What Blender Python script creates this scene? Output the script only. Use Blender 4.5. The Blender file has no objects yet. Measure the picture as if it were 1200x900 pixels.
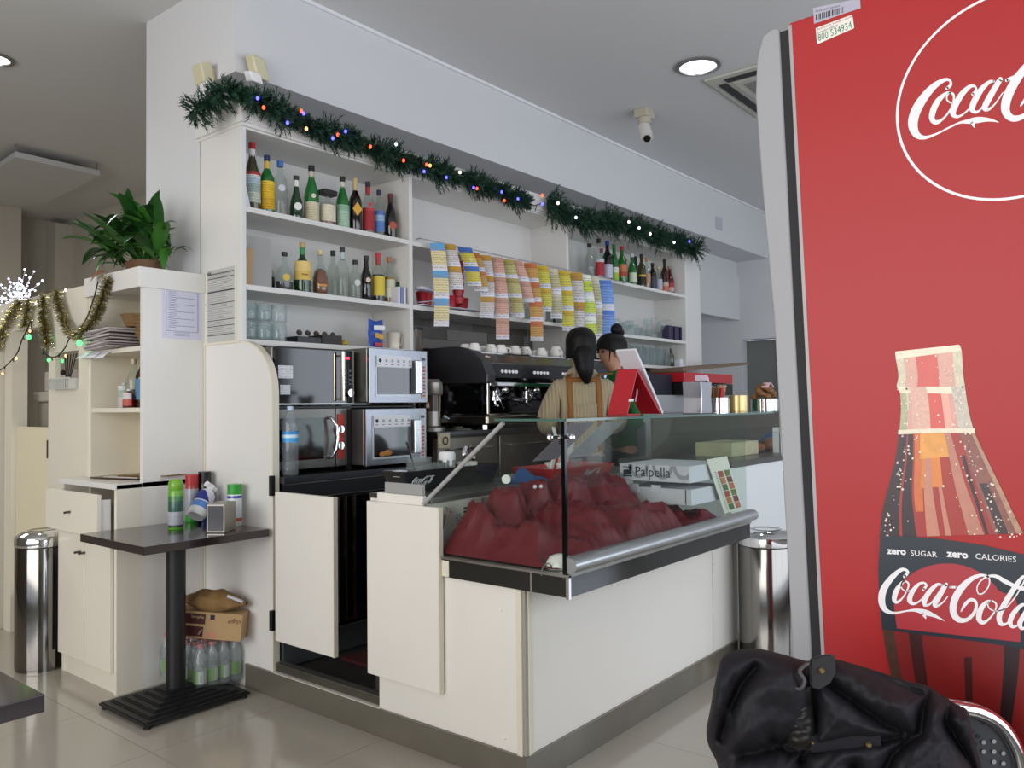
import bpy, math, random
from mathutils import Vector, Matrix, noise
random.seed(7)
S = bpy.context.scene
COL = S.collection
# ---------------- camera (x runs along the back wall, y runs away to the left, z up; metres)
CAM = Vector((0, 0, 1.29)); FP = 946.97
RM = ((0.6292, 0.0139, 0.7771), (-0.7772, 0.0246, 0.6288), (-0.0104, -0.9996, 0.0263))
cd = bpy.data.cameras.new('camera'); cd.sensor_width = 36; cd.lens = 36*FP/1200; cd.clip_start = .02
co = bpy.data.objects.new('camera', cd); COL.objects.link(co)
co.matrix_world = Matrix(((RM[0][0], -RM[0][1], -RM[0][2], 0), (RM[1][0], -RM[1][1], -RM[1][2], 0),
                          (RM[2][0], -RM[2][1], -RM[2][2], 1.29), (0, 0, 0, 1)))
S.camera = co
# ---------------- colour management, world, lights
S.view_settings.view_transform = 'Standard'; S.view_settings.look = 'None'
S.view_settings.gamma = 1; S.view_settings.use_curve_mapping = False
S.view_settings.exposure = 0.0
try:
    S.cycles.use_denoising = True; S.cycles.denoiser = 'OPENIMAGEDENOISE'
    S.cycles.max_bounces = 8; S.cycles.diffuse_bounces = 4; S.cycles.glossy_bounces = 4
    S.cycles.transparent_max_bounces = 24; S.cycles.sample_clamp_indirect = 4
    S.cycles.caustics_reflective = False; S.cycles.caustics_refractive = False
except Exception: pass
W = bpy.data.worlds.new('world'); S.world = W; W.use_nodes = True
W.node_tree.nodes['Background'].inputs[0].default_value = (.72, .80, .92, 1)
W.node_tree.nodes['Background'].inputs[1].default_value = 1.3
def area(name, loc, rot, sx, sy, power, col):
    l = bpy.data.lights.new(name, 'AREA'); l.shape = 'RECTANGLE'; l.size = sx; l.size_y = sy
    l.energy = power; l.color = col
    o = bpy.data.objects.new(name, l); COL.objects.link(o); o.location = loc; o.rotation_euler = rot
    return o
# daylight through the shop front behind the camera and through the side window
area('daylight_front', (-2.55, 1.4, 1.75), (0, -math.pi/2, 0), 2.2, 5.2, 150, (1.0, .965, .92))
area('daylight_side', (2.6, -2.15, 1.6), (math.pi/2, 0, 0), 5.6, 2.2, 92, (.88, .93, 1.0))
area('daylight_far', (7.2, -2.15, 1.7), (math.pi/2, 0, 0), 2.2, 2.2, 34, (.82, .89, 1.0))

# ---------------- pixel-free helpers: a sight line met with a real plane gives a real point
def ray(x, y):
    d = (x-600, y-450, FP)
    return Vector(tuple(sum(RM[i][k]*d[k] for k in range(3)) for i in range(3)))
def hit(x, y, ax, v):
    d = ray(x, y); return CAM + d*((v-CAM[ax])/d[ax])
def X_(x, y, v): return hit(x, y, 0, v)
def Y_(x, y, v): return hit(x, y, 1, v)
def Z_(x, y, v): return hit(x, y, 2, v)

# ---------------- materials
def lin(c):
    if isinstance(c, str):
        c = tuple(int(c[i:i+2], 16)/255 for i in (0, 2, 4))
    return tuple((v/12.92 if v <= .04045 else ((v+.055)/1.055)**2.4) for v in c)
MC = {}
def mat(name, c='ffffff', rough=.5, metal=0, var=0, vscale=6, bump=0, bscale=60, coat=0, emit=0, ecol=None, alpha=1, spec=.5, sheen=0):
    if name in MC: return MC[name]
    m = bpy.data.materials.new(name); m.use_nodes = True
    nt = m.node_tree; b = nt.nodes['Principled BSDF']; N = nt.nodes.new; L = nt.links.new
    col = (*lin(c), 1); m.diffuse_color = col
    b.inputs['Base Color'].default_value = col
    b.inputs['Roughness'].default_value = rough; b.inputs['Metallic'].default_value = metal
    b.inputs['Specular IOR Level'].default_value = spec
    b.inputs['Coat Weight'].default_value = coat; b.inputs['Coat Roughness'].default_value = .08
    if sheen: b.inputs['Sheen Weight'].default_value = sheen
    if emit:
        b.inputs['Emission Color'].default_value = (*lin(ecol or c), 1); b.inputs['Emission Strength'].default_value = emit
    if var or bump:
        tc = N('ShaderNodeTexCoord')
        nz = N('ShaderNodeTexNoise'); nz.inputs['Scale'].default_value = vscale; nz.inputs['Detail'].default_value = 5
        L(tc.outputs['Object'], nz.inputs['Vector'])
        if var:
            mx = N('ShaderNodeMix'); mx.data_type = 'RGBA'
            a = tuple(max(0, v*(1-var)) for v in col[:3]); d = tuple(min(1, v*(1+var*.6)) for v in col[:3])
            mx.inputs['A'].default_value = (*a, 1); mx.inputs['B'].default_value = (*d, 1)
            L(nz.outputs['Fac'], mx.inputs['Factor']); L(mx.outputs['Result'], b.inputs['Base Color'])
        if bump:
            n2 = N('ShaderNodeTexNoise'); n2.inputs['Scale'].default_value = bscale; n2.inputs['Detail'].default_value = 4
            L(tc.outputs['Object'], n2.inputs['Vector'])
            bp = N('ShaderNodeBump'); bp.inputs['Strength'].default_value = bump; bp.inputs['Distance'].default_value = .01
            L(n2.outputs['Fac'], bp.inputs['Height']); L(bp.outputs['Normal'], b.inputs['Normal'])
    if alpha < 1: b.inputs['Alpha'].default_value = alpha
    MC[name] = m; return m
def glass(name, c='ffffff', clear=.85, rough=.03, ior=1.5):
    """thin glass: tinted see-through plus a fresnel reflection"""
    if name in MC: return MC[name]
    m = bpy.data.materials.new(name); m.use_nodes = True; nt = m.node_tree; nt.nodes.clear(); N = nt.nodes.new; L = nt.links.new
    o = N('ShaderNodeOutputMaterial'); t = N('ShaderNodeBsdfTransparent'); g = N('ShaderNodeBsdfGlossy'); d = N('ShaderNodeBsdfDiffuse')
    t.inputs[0].default_value = (*lin(c), 1); g.inputs['Roughness'].default_value = rough
    d.inputs[0].default_value = (*lin(c), 1)
    fr0 = N('ShaderNodeFresnel'); fr0.inputs[0].default_value = ior; ge = N('ShaderNodeNewGeometry')
    iv = N('ShaderNodeMath'); iv.operation = 'SUBTRACT'; iv.inputs[0].default_value = 1; L(ge.outputs['Backfacing'], iv.inputs[1])
    fr = N('ShaderNodeMath'); fr.operation = 'MULTIPLY'; L(fr0.outputs[0], fr.inputs[0]); L(iv.outputs[0], fr.inputs[1])
    m1 = N('ShaderNodeMixShader'); m1.inputs[0].default_value = 1-clear; L(t.outputs[0], m1.inputs[1]); L(d.outputs[0], m1.inputs[2])
    m2 = N('ShaderNodeMixShader'); L(fr.outputs[0], m2.inputs[0]); L(m1.outputs[0], m2.inputs[1]); L(g.outputs[0], m2.inputs[2])
    L(m2.outputs[0], o.inputs[0]); m.diffuse_color = (*lin(c), .4)
    MC[name] = m; return m
def bands(name, stops=None, axis='Z', rough=.5, rows=0, ink='333333', inkamt=.8, zone=(0, 1), coat=0, metal=0):
    """flat print: constant colour bands along one generated axis, optional rows of small type"""
    if name in MC: return MC[name]
    m = bpy.data.materials.new(name); m.use_nodes = True; nt = m.node_tree; b = nt.nodes['Principled BSDF']; N = nt.nodes.new; L = nt.links.new
    b.inputs['Roughness'].default_value = rough; b.inputs['Coat Weight'].default_value = coat; b.inputs['Metallic'].default_value = metal
    tc = N('ShaderNodeTexCoord'); sp = N('ShaderNodeSeparateXYZ'); L(tc.outputs['UV' if axis in 'UV' else 'Generated'], sp.inputs[0])
    src = sp.outputs[{'X': 0, 'Y': 1, 'Z': 2, 'U': 0, 'V': 1}[axis]]
    cr = N('ShaderNodeValToRGB'); cr.color_ramp.interpolation = 'CONSTANT'
    el = cr.color_ramp.elements
    while len(el) > 1: el.remove(el[-1])
    for i, (p, c) in enumerate(stops):
        e = el[0] if i == 0 else el.new(p)
        e.position = p; e.color = (*lin(c), 1)
    L(src, cr.inputs[0]); out = cr.outputs[0]
    if rows:
        def mth(op, a, v=None):
            n = N('ShaderNodeMath'); n.operation = op
            if hasattr(a, 'links'): L(a, n.inputs[0])
            else: n.inputs[0].default_value = a
            if v is not None:
                if hasattr(v, 'links'): L(v, n.inputs[1])
                else: n.inputs[1].default_value = v
            return n.outputs[0]
        k = mth('MULTIPLY', src, rows); fr = mth('FRACT', k); r1 = mth('LESS_THAN', fr, .45)
        fl = mth('FLOOR', k)
        cb = N('ShaderNodeCombineXYZ'); L(mth('MULTIPLY', sp.outputs[0], 26), cb.inputs[0])
        L(mth('MULTIPLY', sp.outputs[1] if axis == 'Z' else sp.outputs[2], 26), cb.inputs[1]); L(mth('MULTIPLY', fl, 3.7), cb.inputs[2])
        nz = N('ShaderNodeTexNoise'); nz.inputs['Scale'].default_value = 1.0; nz.inputs['Detail'].default_value = 0; L(cb.outputs[0], nz.inputs['Vector'])
        r2 = mth('GREATER_THAN', nz.outputs['Fac'], .44)
        z1 = mth('GREATER_THAN', src, zone[0]); z2 = mth('LESS_THAN', src, zone[1])
        f = mth('MULTIPLY', mth('MULTIPLY', mth('MULTIPLY', r1, r2), mth('MULTIPLY', z1, z2)), inkamt)
        mx = N('ShaderNodeMix'); mx.data_type = 'RGBA'; L(f, mx.inputs['Factor']); L(out, mx.inputs['A']); mx.inputs['B'].default_value = (*lin(ink), 1)
        out = mx.outputs['Result']
    L(out, b.inputs['Base Color']); m.diffuse_color = (*lin(stops[0][1]), 1)
    MC[name] = m; return m

# ---------------- mesh builder
class M:
    def __init__(s): s.v = []; s.f = []; s.mi = []; s.uv = {}; s.k = 0
    def mat(s, k): s.k = k; return s
    def add(s, vs, fs):
        n = len(s.v); s.v += [tuple(p) for p in vs]
        for f in fs: s.f.append(tuple(i+n for i in f)); s.mi.append(s.k)
        return s
    def box(s, x0, x1, y0, y1, z0, z1):
        x0, x1 = sorted((x0, x1)); y0, y1 = sorted((y0, y1)); z0, z1 = sorted((z0, z1))
        return s.add([(x, y, z) for z in (z0, z1) for y in (y0, y1) for x in (x0, x1)],
                     [(0, 2, 3, 1), (4, 5, 7, 6), (0, 1, 5, 4), (2, 6, 7, 3), (0, 4, 6, 2), (1, 3, 7, 5)])
    def obox(s, c, u, v, w):   # oriented box: centre and three half vectors
        c, u, v, w = map(Vector, (c, u, v, w))
        return s.add([c+u*a+v*b+w*d for d in (-1, 1) for b in (-1, 1) for a in (-1, 1)],
                     [(0, 2, 3, 1), (4, 5, 7, 6), (0, 1, 5, 4), (2, 6, 7, 3), (0, 4, 6, 2), (1, 3, 7, 5)])
    def quad(s, a, b, c, d, uv=True):
        s.add([a, b, c, d], [(0, 1, 2, 3)])
        if uv: s.uv[len(s.f)-1] = ((0, 0), (1, 0), (1, 1), (0, 1))
        return s
    def lathe(s, prof, c=(0, 0, 0), n=20, a0=0, a1=2*math.pi, sx=1, sy=1):
        c = Vector(c); full = abs(a1-a0-2*math.pi) < 1e-6; m = n if full else n+1
        vs = []
        for r, z in prof:
            for i in range(m):
                a = a0+(a1-a0)*i/n; vs.append((c.x+r*math.cos(a)*sx, c.y+r*math.sin(a)*sy, c.z+z))
        fs = []
        for j in range(len(prof)-1):
            for i in range(n):
                i2 = (i+1) % m; fs.append((j*m+i, j*m+i2, (j+1)*m+i2, (j+1)*m+i))
        return s.add(vs, fs)
    def cyl(s, p0, p1, r0, r1=None, n=12, caps=True):
        if r1 is None: r1 = r0
        return s.tube([p0, p1], [r0, r1], n, caps)
    def tube(s, pts, r, n=8, caps=True):
        pts = [Vector(p) for p in pts]
        if not isinstance(r, (list, tuple)): r = [r]*len(pts)
        vs = []; up = None
        for i, p in enumerate(pts):
            t = (pts[min(i+1, len(pts)-1)]-pts[max(i-1, 0)])
            t = t.normalized() if t.length > 1e-9 else Vector((0, 0, 1))
            if up is None: up = t.orthogonal().normalized()
            up = (up-t*up.dot(t)); up = up.normalized() if up.length > 1e-6 else t.orthogonal().normalized()
            w = t.cross(up)
            for k in range(n):
                a = 2*math.pi*k/n; vs.append(p+(up*math.cos(a)+w*math.sin(a))*r[i])
        fs = [(j*n+i, j*n+(i+1) % n, (j+1)*n+(i+1) % n, (j+1)*n+i) for j in range(len(pts)-1) for i in range(n)]
        if caps:
            fs.append(tuple(range(n-1, -1, -1))); fs.append(tuple(range((len(pts)-1)*n, len(pts)*n)))
        return s.add(vs, fs)
    def sph(s, c, r, n=12, sc=(1, 1, 1)):
        h = n//2; prof = [(max(1e-5, math.sin(math.pi*j/h))*r, -math.cos(math.pi*j/h)*r) for j in range(h+1)]
        k = len(s.v); s.lathe(prof, (0, 0, 0), n)
        for i in range(k, len(s.v)):
            p = s.v[i]; s.v[i] = (c[0]+p[0]*sc[0], c[1]+p[1]*sc[1], c[2]+p[2]*sc[2])
        return s
    def prism(s, pts, o, u, v, w):   # flat outline pts (a,b) at o+a*u+b*v, pushed out by vector w
        o, u, v, w = map(Vector, (o, u, v, w)); n = len(pts)
        vs = [o+u*a+v*b for a, b in pts]; vs += [p+w for p in vs]
        return s.add(vs, [tuple(range(n-1, -1, -1)), tuple(range(n, 2*n))]+[(i, (i+1) % n, n+(i+1) % n, n+i) for i in range(n)])
    def grid(s, fn, nu, nv, uv=False):
        n = len(s.v); vs = [fn(i/nu, j/nv) for j in range(nv+1) for i in range(nu+1)]
        f0 = len(s.f)
        s.add(vs, [(j*(nu+1)+i, j*(nu+1)+i+1, (j+1)*(nu+1)+i+1, (j+1)*(nu+1)+i) for j in range(nv) for i in range(nu)])
        if uv:
            q = f0
            for j in range(nv):
                for i in range(nu):
                    s.uv[q] = ((i/nu, j/nv), ((i+1)/nu, j/nv), ((i+1)/nu, (j+1)/nv), (i/nu, (j+1)/nv)); q += 1
        return s
    def build(s, name, mats, parent=None, smooth=False, bevel=0, kind=None, label=None, world=True, subsurf=0, solid=0):
        me = bpy.data.meshes.new(name); vs = s.v
        if parent is not None and world:
            mi = chain(parent).inverted(); vs = [tuple(mi @ Vector(p)) for p in vs]
        me.from_pydata(vs, [], s.f)
        if not isinstance(mats, (list, tuple)): mats = [mats]
        for m in mats: me.materials.append(m)
        if len(mats) > 1: me.polygons.foreach_set('material_index', s.mi)
        if smooth: me.polygons.foreach_set('use_smooth', [True]*len(s.f))
        if s.uv:
            ul = me.uv_layers.new(name='UVMap').data
            for p in me.polygons:
                u = s.uv.get(p.index)
                if u:
                    for q, li in enumerate(p.loop_indices): ul[li].uv = u[q]
        me.update()
        o = bpy.data.objects.new(name, me); COL.objects.link(o)
        if smooth == 'auto':
            try:
                me.polygons.foreach_set('use_smooth', [True]*len(s.f)); me.set_sharp_from_angle(angle=math.radians(38))
            except Exception: pass
        if parent is not None: o.parent = parent
        if bevel:
            b = o.modifiers.new('bevel', 'BEVEL'); b.width = bevel; b.segments = 2; b.limit_method = 'ANGLE'
        if solid:
            b = o.modifiers.new('solid', 'SOLIDIFY'); b.thickness = solid; b.offset = 0
        if subsurf:
            b = o.modifiers.new('sub', 'SUBSURF'); b.levels = subsurf; b.render_levels = subsurf
        if kind: o['kind'] = kind
        if label: o['label'] = label
        return o
    def each(s, name, mats, parent=None, **k):
        """every connected piece of the builder becomes an object of its own"""
        par = list(range(len(s.v)))
        def find(a):
            while par[a] != a: par[a] = par[par[a]]; a = par[a]
            return a
        for f in s.f:
            r = find(f[0])
            for q in f[1:]: par[find(q)] = r
        grp = {}
        for fi, f in enumerate(s.f): grp.setdefault(find(f[0]), []).append(fi)
        out = []
        for fs in grp.values():
            b = M(); idx = {}
            for fi in fs:
                g = []
                for a in s.f[fi]:
                    if a not in idx: idx[a] = len(b.v); b.v.append(s.v[a])
                    g.append(idx[a])
                b.f.append(tuple(g)); b.mi.append(s.mi[fi])
                if fi in s.uv: b.uv[len(b.f)-1] = s.uv[fi]
            out.append(b.build(name, mats, parent, **k))
        return out
def chain(o):
    m = Matrix.Identity(4)
    while o is not None:
        m = o.matrix_basis @ m; o = o.parent
    return m
def tag(o, label, cat, group=None):
    o['label'] = label; o['category'] = cat
    if group: o['group'] = group
    return o
def thing(name, label, cat, loc=(0, 0, 0), rot=0, group=None):
    o = bpy.data.objects.new(name, None); COL.objects.link(o); o.location = loc; o.empty_display_size = .05
    o.rotation_euler = rot if isinstance(rot, (list, tuple)) else (0, 0, rot)
    return tag(o, label, cat, group)
def struct(o): o['kind'] = 'structure'; return o
def dup(root, loc, rotz=None, label=None, group=None, scale=None):
    def cp(o, par):
        c = o.copy(); COL.objects.link(c); c.parent = par
        for ch in [q for q in KIDS.get(o.name, [])]: cp(ch, c)
        return c
    if root.name not in KIDS:
        def reg(o):
            KIDS[o.name] = list(o.children)
            for q in o.children: reg(q)
        reg(root)
    r = cp(root, None); r.location = loc
    if rotz is not None: r.rotation_euler = rotz if isinstance(rotz, (list, tuple)) else (0, 0, rotz)
    if label: r['label'] = label
    if group: r['group'] = group
    if scale: r.scale = scale
    return r
KIDS = {}
ORD = ('first', 'second', 'third', 'fourth', 'fifth', 'sixth', 'seventh', 'eighth', 'ninth', 'tenth', 'eleventh', 'twelfth', 'thirteenth', 'fourteenth', 'fifteenth')
def text(body, size, o, u, v, m, parent, name='lettering', push=.0004, shear=0, align='LEFT', ratio=1, bold=0):
    c = bpy.data.curves.new('t', 'FONT'); c.body = body; c.size = size; c.shear = shear; c.align_x = align; c.resolution_u = 2; c.offset = bold
    t = bpy.data.objects.new('t', c); COL.objects.link(t)
    bpy.context.view_layer.update()
    me = bpy.data.meshes.new_from_object(t.evaluated_get(bpy.context.evaluated_depsgraph_get()))
    COL.objects.unlink(t); bpy.data.objects.remove(t)
    u = Vector(u).normalized(); v = Vector(v).normalized(); w = u.cross(v)
    b = M(); b.add([Vector(o)+u*p.co.x*ratio+v*p.co.y+w*push for p in me.vertices], [tuple(p.vertices) for p in me.polygons])
    return b.build(name, m, parent)
def catmull(pts, k=6):
    out = []; n = len(pts)
    for i in range(n-1):
        p0, p1, p2, p3 = pts[max(i-1, 0)], pts[i], pts[i+1], pts[min(i+2, n-1)]
        for j in range(k):
            t = j/k
            out.append(tuple(.5*((2*b)+(-a+c)*t+(2*a-5*b+4*c-d)*t*t+(-a+3*b-3*c+d)*t**3) for a, b, c, d in zip(p0, p1, p2, p3)))
    out.append(tuple(pts[-1])); return out
def ribbon(b, stroke, fmap, k=6, f2=None):
    """pen stroke (x, y, width) laid as a flat ribbon through fmap(x, y) -> point"""
    q = catmull(stroke, k); L_, R_ = [], []
    for i, (x, y, w) in enumerate(q):
        a = q[max(i-1, 0)]; c = q[min(i+1, len(q)-1)]; dx, dy = c[0]-a[0], c[1]-a[1]; l = math.hypot(dx, dy) or 1
        nx, ny = -dy/l*w/2, dx/l*w/2
        L_.append(fmap(x+nx, y+ny)); R_.append(fmap(x-nx, y-ny))
    n = len(q); b.add(L_+R_, [(i, i+1, n+i+1, n+i) for i in range(n-1)])
    if f2:
        for e in range(1, len(q)-1, 1):
            (x0, y0, _), (x, y, w), (x1, y1, _) = q[max(0, e-2)], q[e], q[min(len(q)-1, e+2)]
            t = abs((math.atan2(y1-y, x1-x)-math.atan2(y-y0, x-x0)+math.pi) % (2*math.pi)-math.pi); l = math.hypot(x1-x0, y1-y0) or 1
            if t/l*w > .9 and w > 7:
                b.add([f2(x+math.cos(a*math.pi/5)*w/2, y+math.sin(a*math.pi/5)*w/2, e) for a in range(10)], [tuple(range(10))])
    for e in (0, -1):
        x, y, w = q[e]
        if w > 6: b.add([fmap(x+math.cos(t*math.pi/5)*w/2, y+math.sin(t*math.pi/5)*w/2) for t in range(10)], [tuple(range(10))])
# ---------------- shared materials
white = mat('white_laminate', 'e2e0dc', .35, var=.03, vscale=3)
cream = mat('cream_laminate', 'e6dfd0', .38, var=.04, vscale=3)
wallp = mat('wall_paint', 'd6d6d8', .75, var=.03, vscale=1.2, bump=.05, bscale=180)
ceilp = mat('ceiling_paint', 'd4d4d4', .85, var=.02, vscale=1)
steel = mat('brushed_steel', 'b4b2ae', .28, .95, var=.08, vscale=20)
dsteel = mat('dark_steel', '6a6864', .3, .9, var=.1, vscale=12)
chrome = mat('chrome', 'e4e4e6', .07, 1)
black = mat('black_plastic', '101012', .35)
gloss = mat('gloss_black', '08090c', .06, coat=.6)
rubber = mat('matt_black', '17171a', .7)
redp = mat('red_plastic', 'b01822', .35)
whitep = mat('white_plastic', 'ececee', .4)
paper = mat('white_paper', 'e4e4ec', .8)
china = mat('white_china', 'efece6', .15, coat=.4)
wine = glass('clear_glass', 'f8fbfa', .96, .02)
case_glass = glass('case_glass', 'f6f9f7', .995, .01, 1.16)
card = mat('brown_cardboard', 'b3946b', .85, var=.12, vscale=14)
# =====================================================================  THE SETTING
tilem = mat('polished_tile', 'a8a296', .12, var=.05, vscale=2.5, coat=.2)
grout = mat('tile_joint', '5c584e', .8)
fl = struct(M().box(-2.6, 9.3, -2.3, 10, -.06, -.006).build('floor', grout))
t0 = None
for i in range(16):
    for j in range(17):
        x, y = 1.526+.6155*(i-4), 2.996+.6*(j-6)
        if t0 is None:
            t0 = M().box(.0012, .6143, .0012, .5988, -.006, 0).build('floor_tile', tilem, fl)
            o = t0
        else:
            o = t0.copy(); COL.objects.link(o); o.parent = fl
        o.location = (x, y, 0)
struct(M().box(-2.6, 9.3, -2.3, 10, 3.41, 3.5).build('ceiling', ceilp))
# pillar and beam block over the bar
struct(M().box(2.157, 2.6, 3.75, 4.30, 0, 3.41).build('wall_pillar', wallp))
b = M(); b.box(2.155, 8.82, 3.43, 3.75, 2.905, 3.41)
b.box(2.6, 8.82, 3.75, 3.9, 2.905, 3.41)
struct(b.build('wall_beam', wallp))
struct(M().box(2.30, 8.82, 3.412, 3.43, 3.392, 3.41).build('trim_1', mat('trim_white', 'e8e8ea', .6)))
b = M(); b.box(2.6, 7.83, 3.77, 3.9, 0, 2.905); b.box(7.83, 8.82, 3.77, 3.9, 2.235, 2.74); b.box(7.83, 8.82, 3.80, 3.9, 2.74, 2.905)
wb = struct(b.build('wall_back', wallp))
b = M(); b.box(8.82, 9.0, -2.2, 3.14, 0, 3.41); b.box(8.82, 9.0, 3.76, 6.0, 0, 3.41); b.box(8.82, 9.0, 3.14, 3.76, 2.01, 3.41)
struct(b.build('wall_right', wallp))
b = M(); b.box(3.9, 4.05, 3.9, 9.7, 0, 3.41)
struct(b.build('wall_inner', mat('inner_wall_paint', 'c6c1b6', .8, var=.04)))
struct(M().box(-2.6, 4.05, 9.7, 9.85, 0, 3.41).build('wall_far', mat('inner_wall_paint')))
struct(M().box(1.6, 3.33, 9.3, 9.7, 0, 3.41).build('wall_pier', mat('inner_wall_paint')))
struct(M().box(3.72, 3.9, 9.45, 9.7, 0, 3.35).build('trim_2', mat('inner_wall_paint')))
b = M(); b.box(-2.75, -2.6, -2.3, -1.2, 0, 3.41).box(-2.75, -2.6, 4.0, 9.85, 0, 3.41).box(-2.75, -2.6, -1.2, 4.0, 2.9, 3.41).box(-2.75, -2.6, -1.2, 4.0, 0, .25)
for y in (.1, 1.4, 2.7): b.box(-2.72, -2.64, y-.04, y+.04, .25, 2.9)
struct(b.build('wall_front', mat('shopfront_paint', '8c877e', .7)))
b = M(); b.box(-2.6, 9.0, -2.3, -2.2, 2.9, 3.41).box(-2.6, -.4, -2.3, -2.2, 0, 2.9).box(8.4, 9.0, -2.3, -2.2, 0, 2.9).box(5.5, 6.0, -2.3, -2.2, 0, 2.9).box(-.4, 8.4, -2.3, -2.2, 0, .3)
for x in (1.5, 3.5, 7.2): b.box(x-.04, x+.04, -2.28, -2.22, .3, 2.9)
struct(b.build('wall_left', mat('shopfront_paint')))
# doorway leaf at the far end
d = M().box(8.9, 8.94, 3.14, 3.36, 0, 2.005).build('door_1', mat('door_pale', 'c9ced2', .5)); struct(d)
struct(M().box(8.97, 8.99, 3.36, 3.76, 0, 2.005).build('trim_3', mat('door_recess_grey', '7d7f7c', .6)))
struct(M().box(8.95, 9.0, 3.30, 3.38, 0, 2.005).build('trim_4', mat('door_pale')))
# wood-look tile behind the coffee machine: planks are pieces of the wall
pk = [mat('plank_tile_%s' % n, c, .45, var=.25, vscale=9) for n, c in (('grey', '6f6c66'), ('brown', '5d5850'), ('pale', '85817a'))]
for r in range(12):
    z = .96+r*.077; x = 3.27-(r % 3)*.16
    while x < 4.83:
        x1 = min(x+.42, 4.83)
        if x1 > 3.28:
            M().box(max(x, 3.27)+.0015, x1-.0015, 3.754+random.random()*.003, 3.77, z+.0015, z+.0755).build('plank', random.choice(pk), wb)
        x += .42
# raised staff floor, plinths
marble = mat('brown_stone', '6a655a', .14, var=.25, vscale=5, coat=.3)
tops = mat('white_edge', 'c9c7bc', .4)
pf = struct(M().box(2.20, 7.0, 2.0, 3.77, .0, .11).build('trim_5', mat('staff_floor_dark', '34322f', .35, var=.2)))
pl = struct(M().box(2.145, 2.20, 1.69, 3.34, 0, .108).box(2.20, 3.86, 1.69, 1.72, 0, .108).build('baseboard_front', marble))
M().box(2.147, 2.165, 2.42, 3.14, .108, .112).build('edge_strip', tops, pl)
st = struct(M().box(2.165, 2.20, 2.43, 3.14, .11, .145).build('trim_6', mat('step_stone', '4a483f', .2, var=.3, vscale=7)))
M().box(2.163, 2.202, 2.43, 3.14, .145, .148).build('edge_strip', mat('dull_aluminium', '8d8b84', .35, .8), st)
mt_ = tag(M().box(2.45, 4.2, 2.36, 3.02, .11, .122).build('floor_mat', mat('dark_red_mat', '4a1012', .9, var=.2, vscale=30)), 'dark red mat on the raised floor behind the swing doors', 'mat')
# tall side panel with rounded top beside the microwaves
pts = [(3.135, .108), (3.135, 1.36)]+[(3.135+.245*(1-math.cos(t*math.pi/2/8)), 1.36+.243*math.sin(t*math.pi/2/8)) for t in range(1, 9)]+[(3.70, 1.603), (3.70, .0), (3.34, 0), (3.34, .108)]
tp = thing('side_panel', 'tall white panel with rounded top corner between high table and microwaves', 'panel', (2.155, 3.4, 0))
M().prism(pts, (2.155, 0, 0), (0, 1, 0), (0, 0, 1), (.03, 0, 0)).build('board', white, tp, bevel=.002)
M().prism([(a, c) for a, c in [(3.131, .109), (3.131, 1.36)]+[(3.131+.249*(1-math.cos(t*math.pi/16)), 1.36+.246*math.sin(t*math.pi/16)) for t in range(1, 9)]+[(3.38, 1.603), (3.372, 1.598)]+[(3.138+.242*(1-math.cos(t*math.pi/16)), 1.36+.238*math.sin(t*math.pi/16)) for t in range(7, 0, -1)]+[(3.138, 1.36), (3.138, .109)]], (2.153, 0, 0), (0, 1, 0), (0, 0, 1), (.034, 0, 0)).build('edge_band', mat('edge_cream', 'ddd6c4', .5), tp)
M().box(2.149, 2.156, 3.692, 3.703, 0, 1.60).build('corner_strip', mat('edge_cream'), tp)
for z in (.94, .34):
    h = M().box(2.135, 2.157, 3.118, 3.137, z-.045, z+.045).build('hinge', black, tp, bevel=.002)

# =====================================================================  WALL SHELVES
SX = (2.155, 3.26, 4.84, 6.70); TH = .026; Y0, Y1 = 3.38, 3.70
shelfm = mat('shelf_white', 'dedcd8', .4, var=.04, vscale=4)
su = thing('wall_shelf_unit', 'white built-in back bar shelving with three bays under the beam', 'shelving', (4.4, 3.6, 1.6))
def pbox(name, m, par, *a, **k): return M().box(*a).build(name, m, par, **k)
pbox('upright', shelfm, su, 2.155, 2.155+TH, Y0, 3.74, 1.60, 2.65, bevel=.0015)
pbox('upright', shelfm, su, 3.247, 3.273, Y0, Y1, 1.60, 2.65, bevel=.0015)
pbox('upright', shelfm, su, 4.827, 4.853, Y0, Y1, 1.20, 2.65, bevel=.0015)
pbox('upright', shelfm, su, 6.70, 7.0, Y0, 3.77, 1.2, 2.65, bevel=.0015, label='wide right end upright')
zs = {'a': (2.222, 2.248), 'b': (1.852, 1.878), 'c': (1.592, 1.618)}
for i, (x0, x1) in enumerate(((2.181, 3.247), (3.273, 4.827), (4.853, 6.70))):
    pbox('shelf', shelfm, su, x0, x1, Y0, Y1, 2.225 if i < 2 else 2.25, 2.251 if i < 2 else 2.276, bevel=.0015)
    pbox('shelf', shelfm, su, x0, x1, Y0, Y1, 1.852, 1.878, bevel=.0015) if i < 2 else pbox('shelf', shelfm, su, x0, x1, Y0, Y1, 1.83, 1.856, bevel=.0015)
    if i != 1: pbox('shelf', shelfm, su, x0, x1, Y0, Y1, 1.592, 1.618, bevel=.0015)
    pbox('top_board', shelfm, su, x0, x1, Y0, Y1, 2.62, 2.65)
    pbox('back_board', shelfm, su, x0, x1, Y1, Y1+.012, 1.60 if i != 1 else 1.852, 2.65)
M().box(2.140, 7.0, 3.355, 3.38, 2.645, 2.755).box(2.140, 2.165, 3.38, 3.765, 2.645, 2.755).build('crown_board', shelfm, su, bevel=.002)
M().box(2.150, 7.0, 3.366, 3.38, 2.63, 2.645).box(2.150, 2.165, 3.38, 3.765, 2.63, 2.645).build('crown_moulding', shelfm, su)
pbox('dust_cover', shelfm, su, 2.165, 7.0, 3.38, 3.74, 2.652, 2.664)
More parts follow.
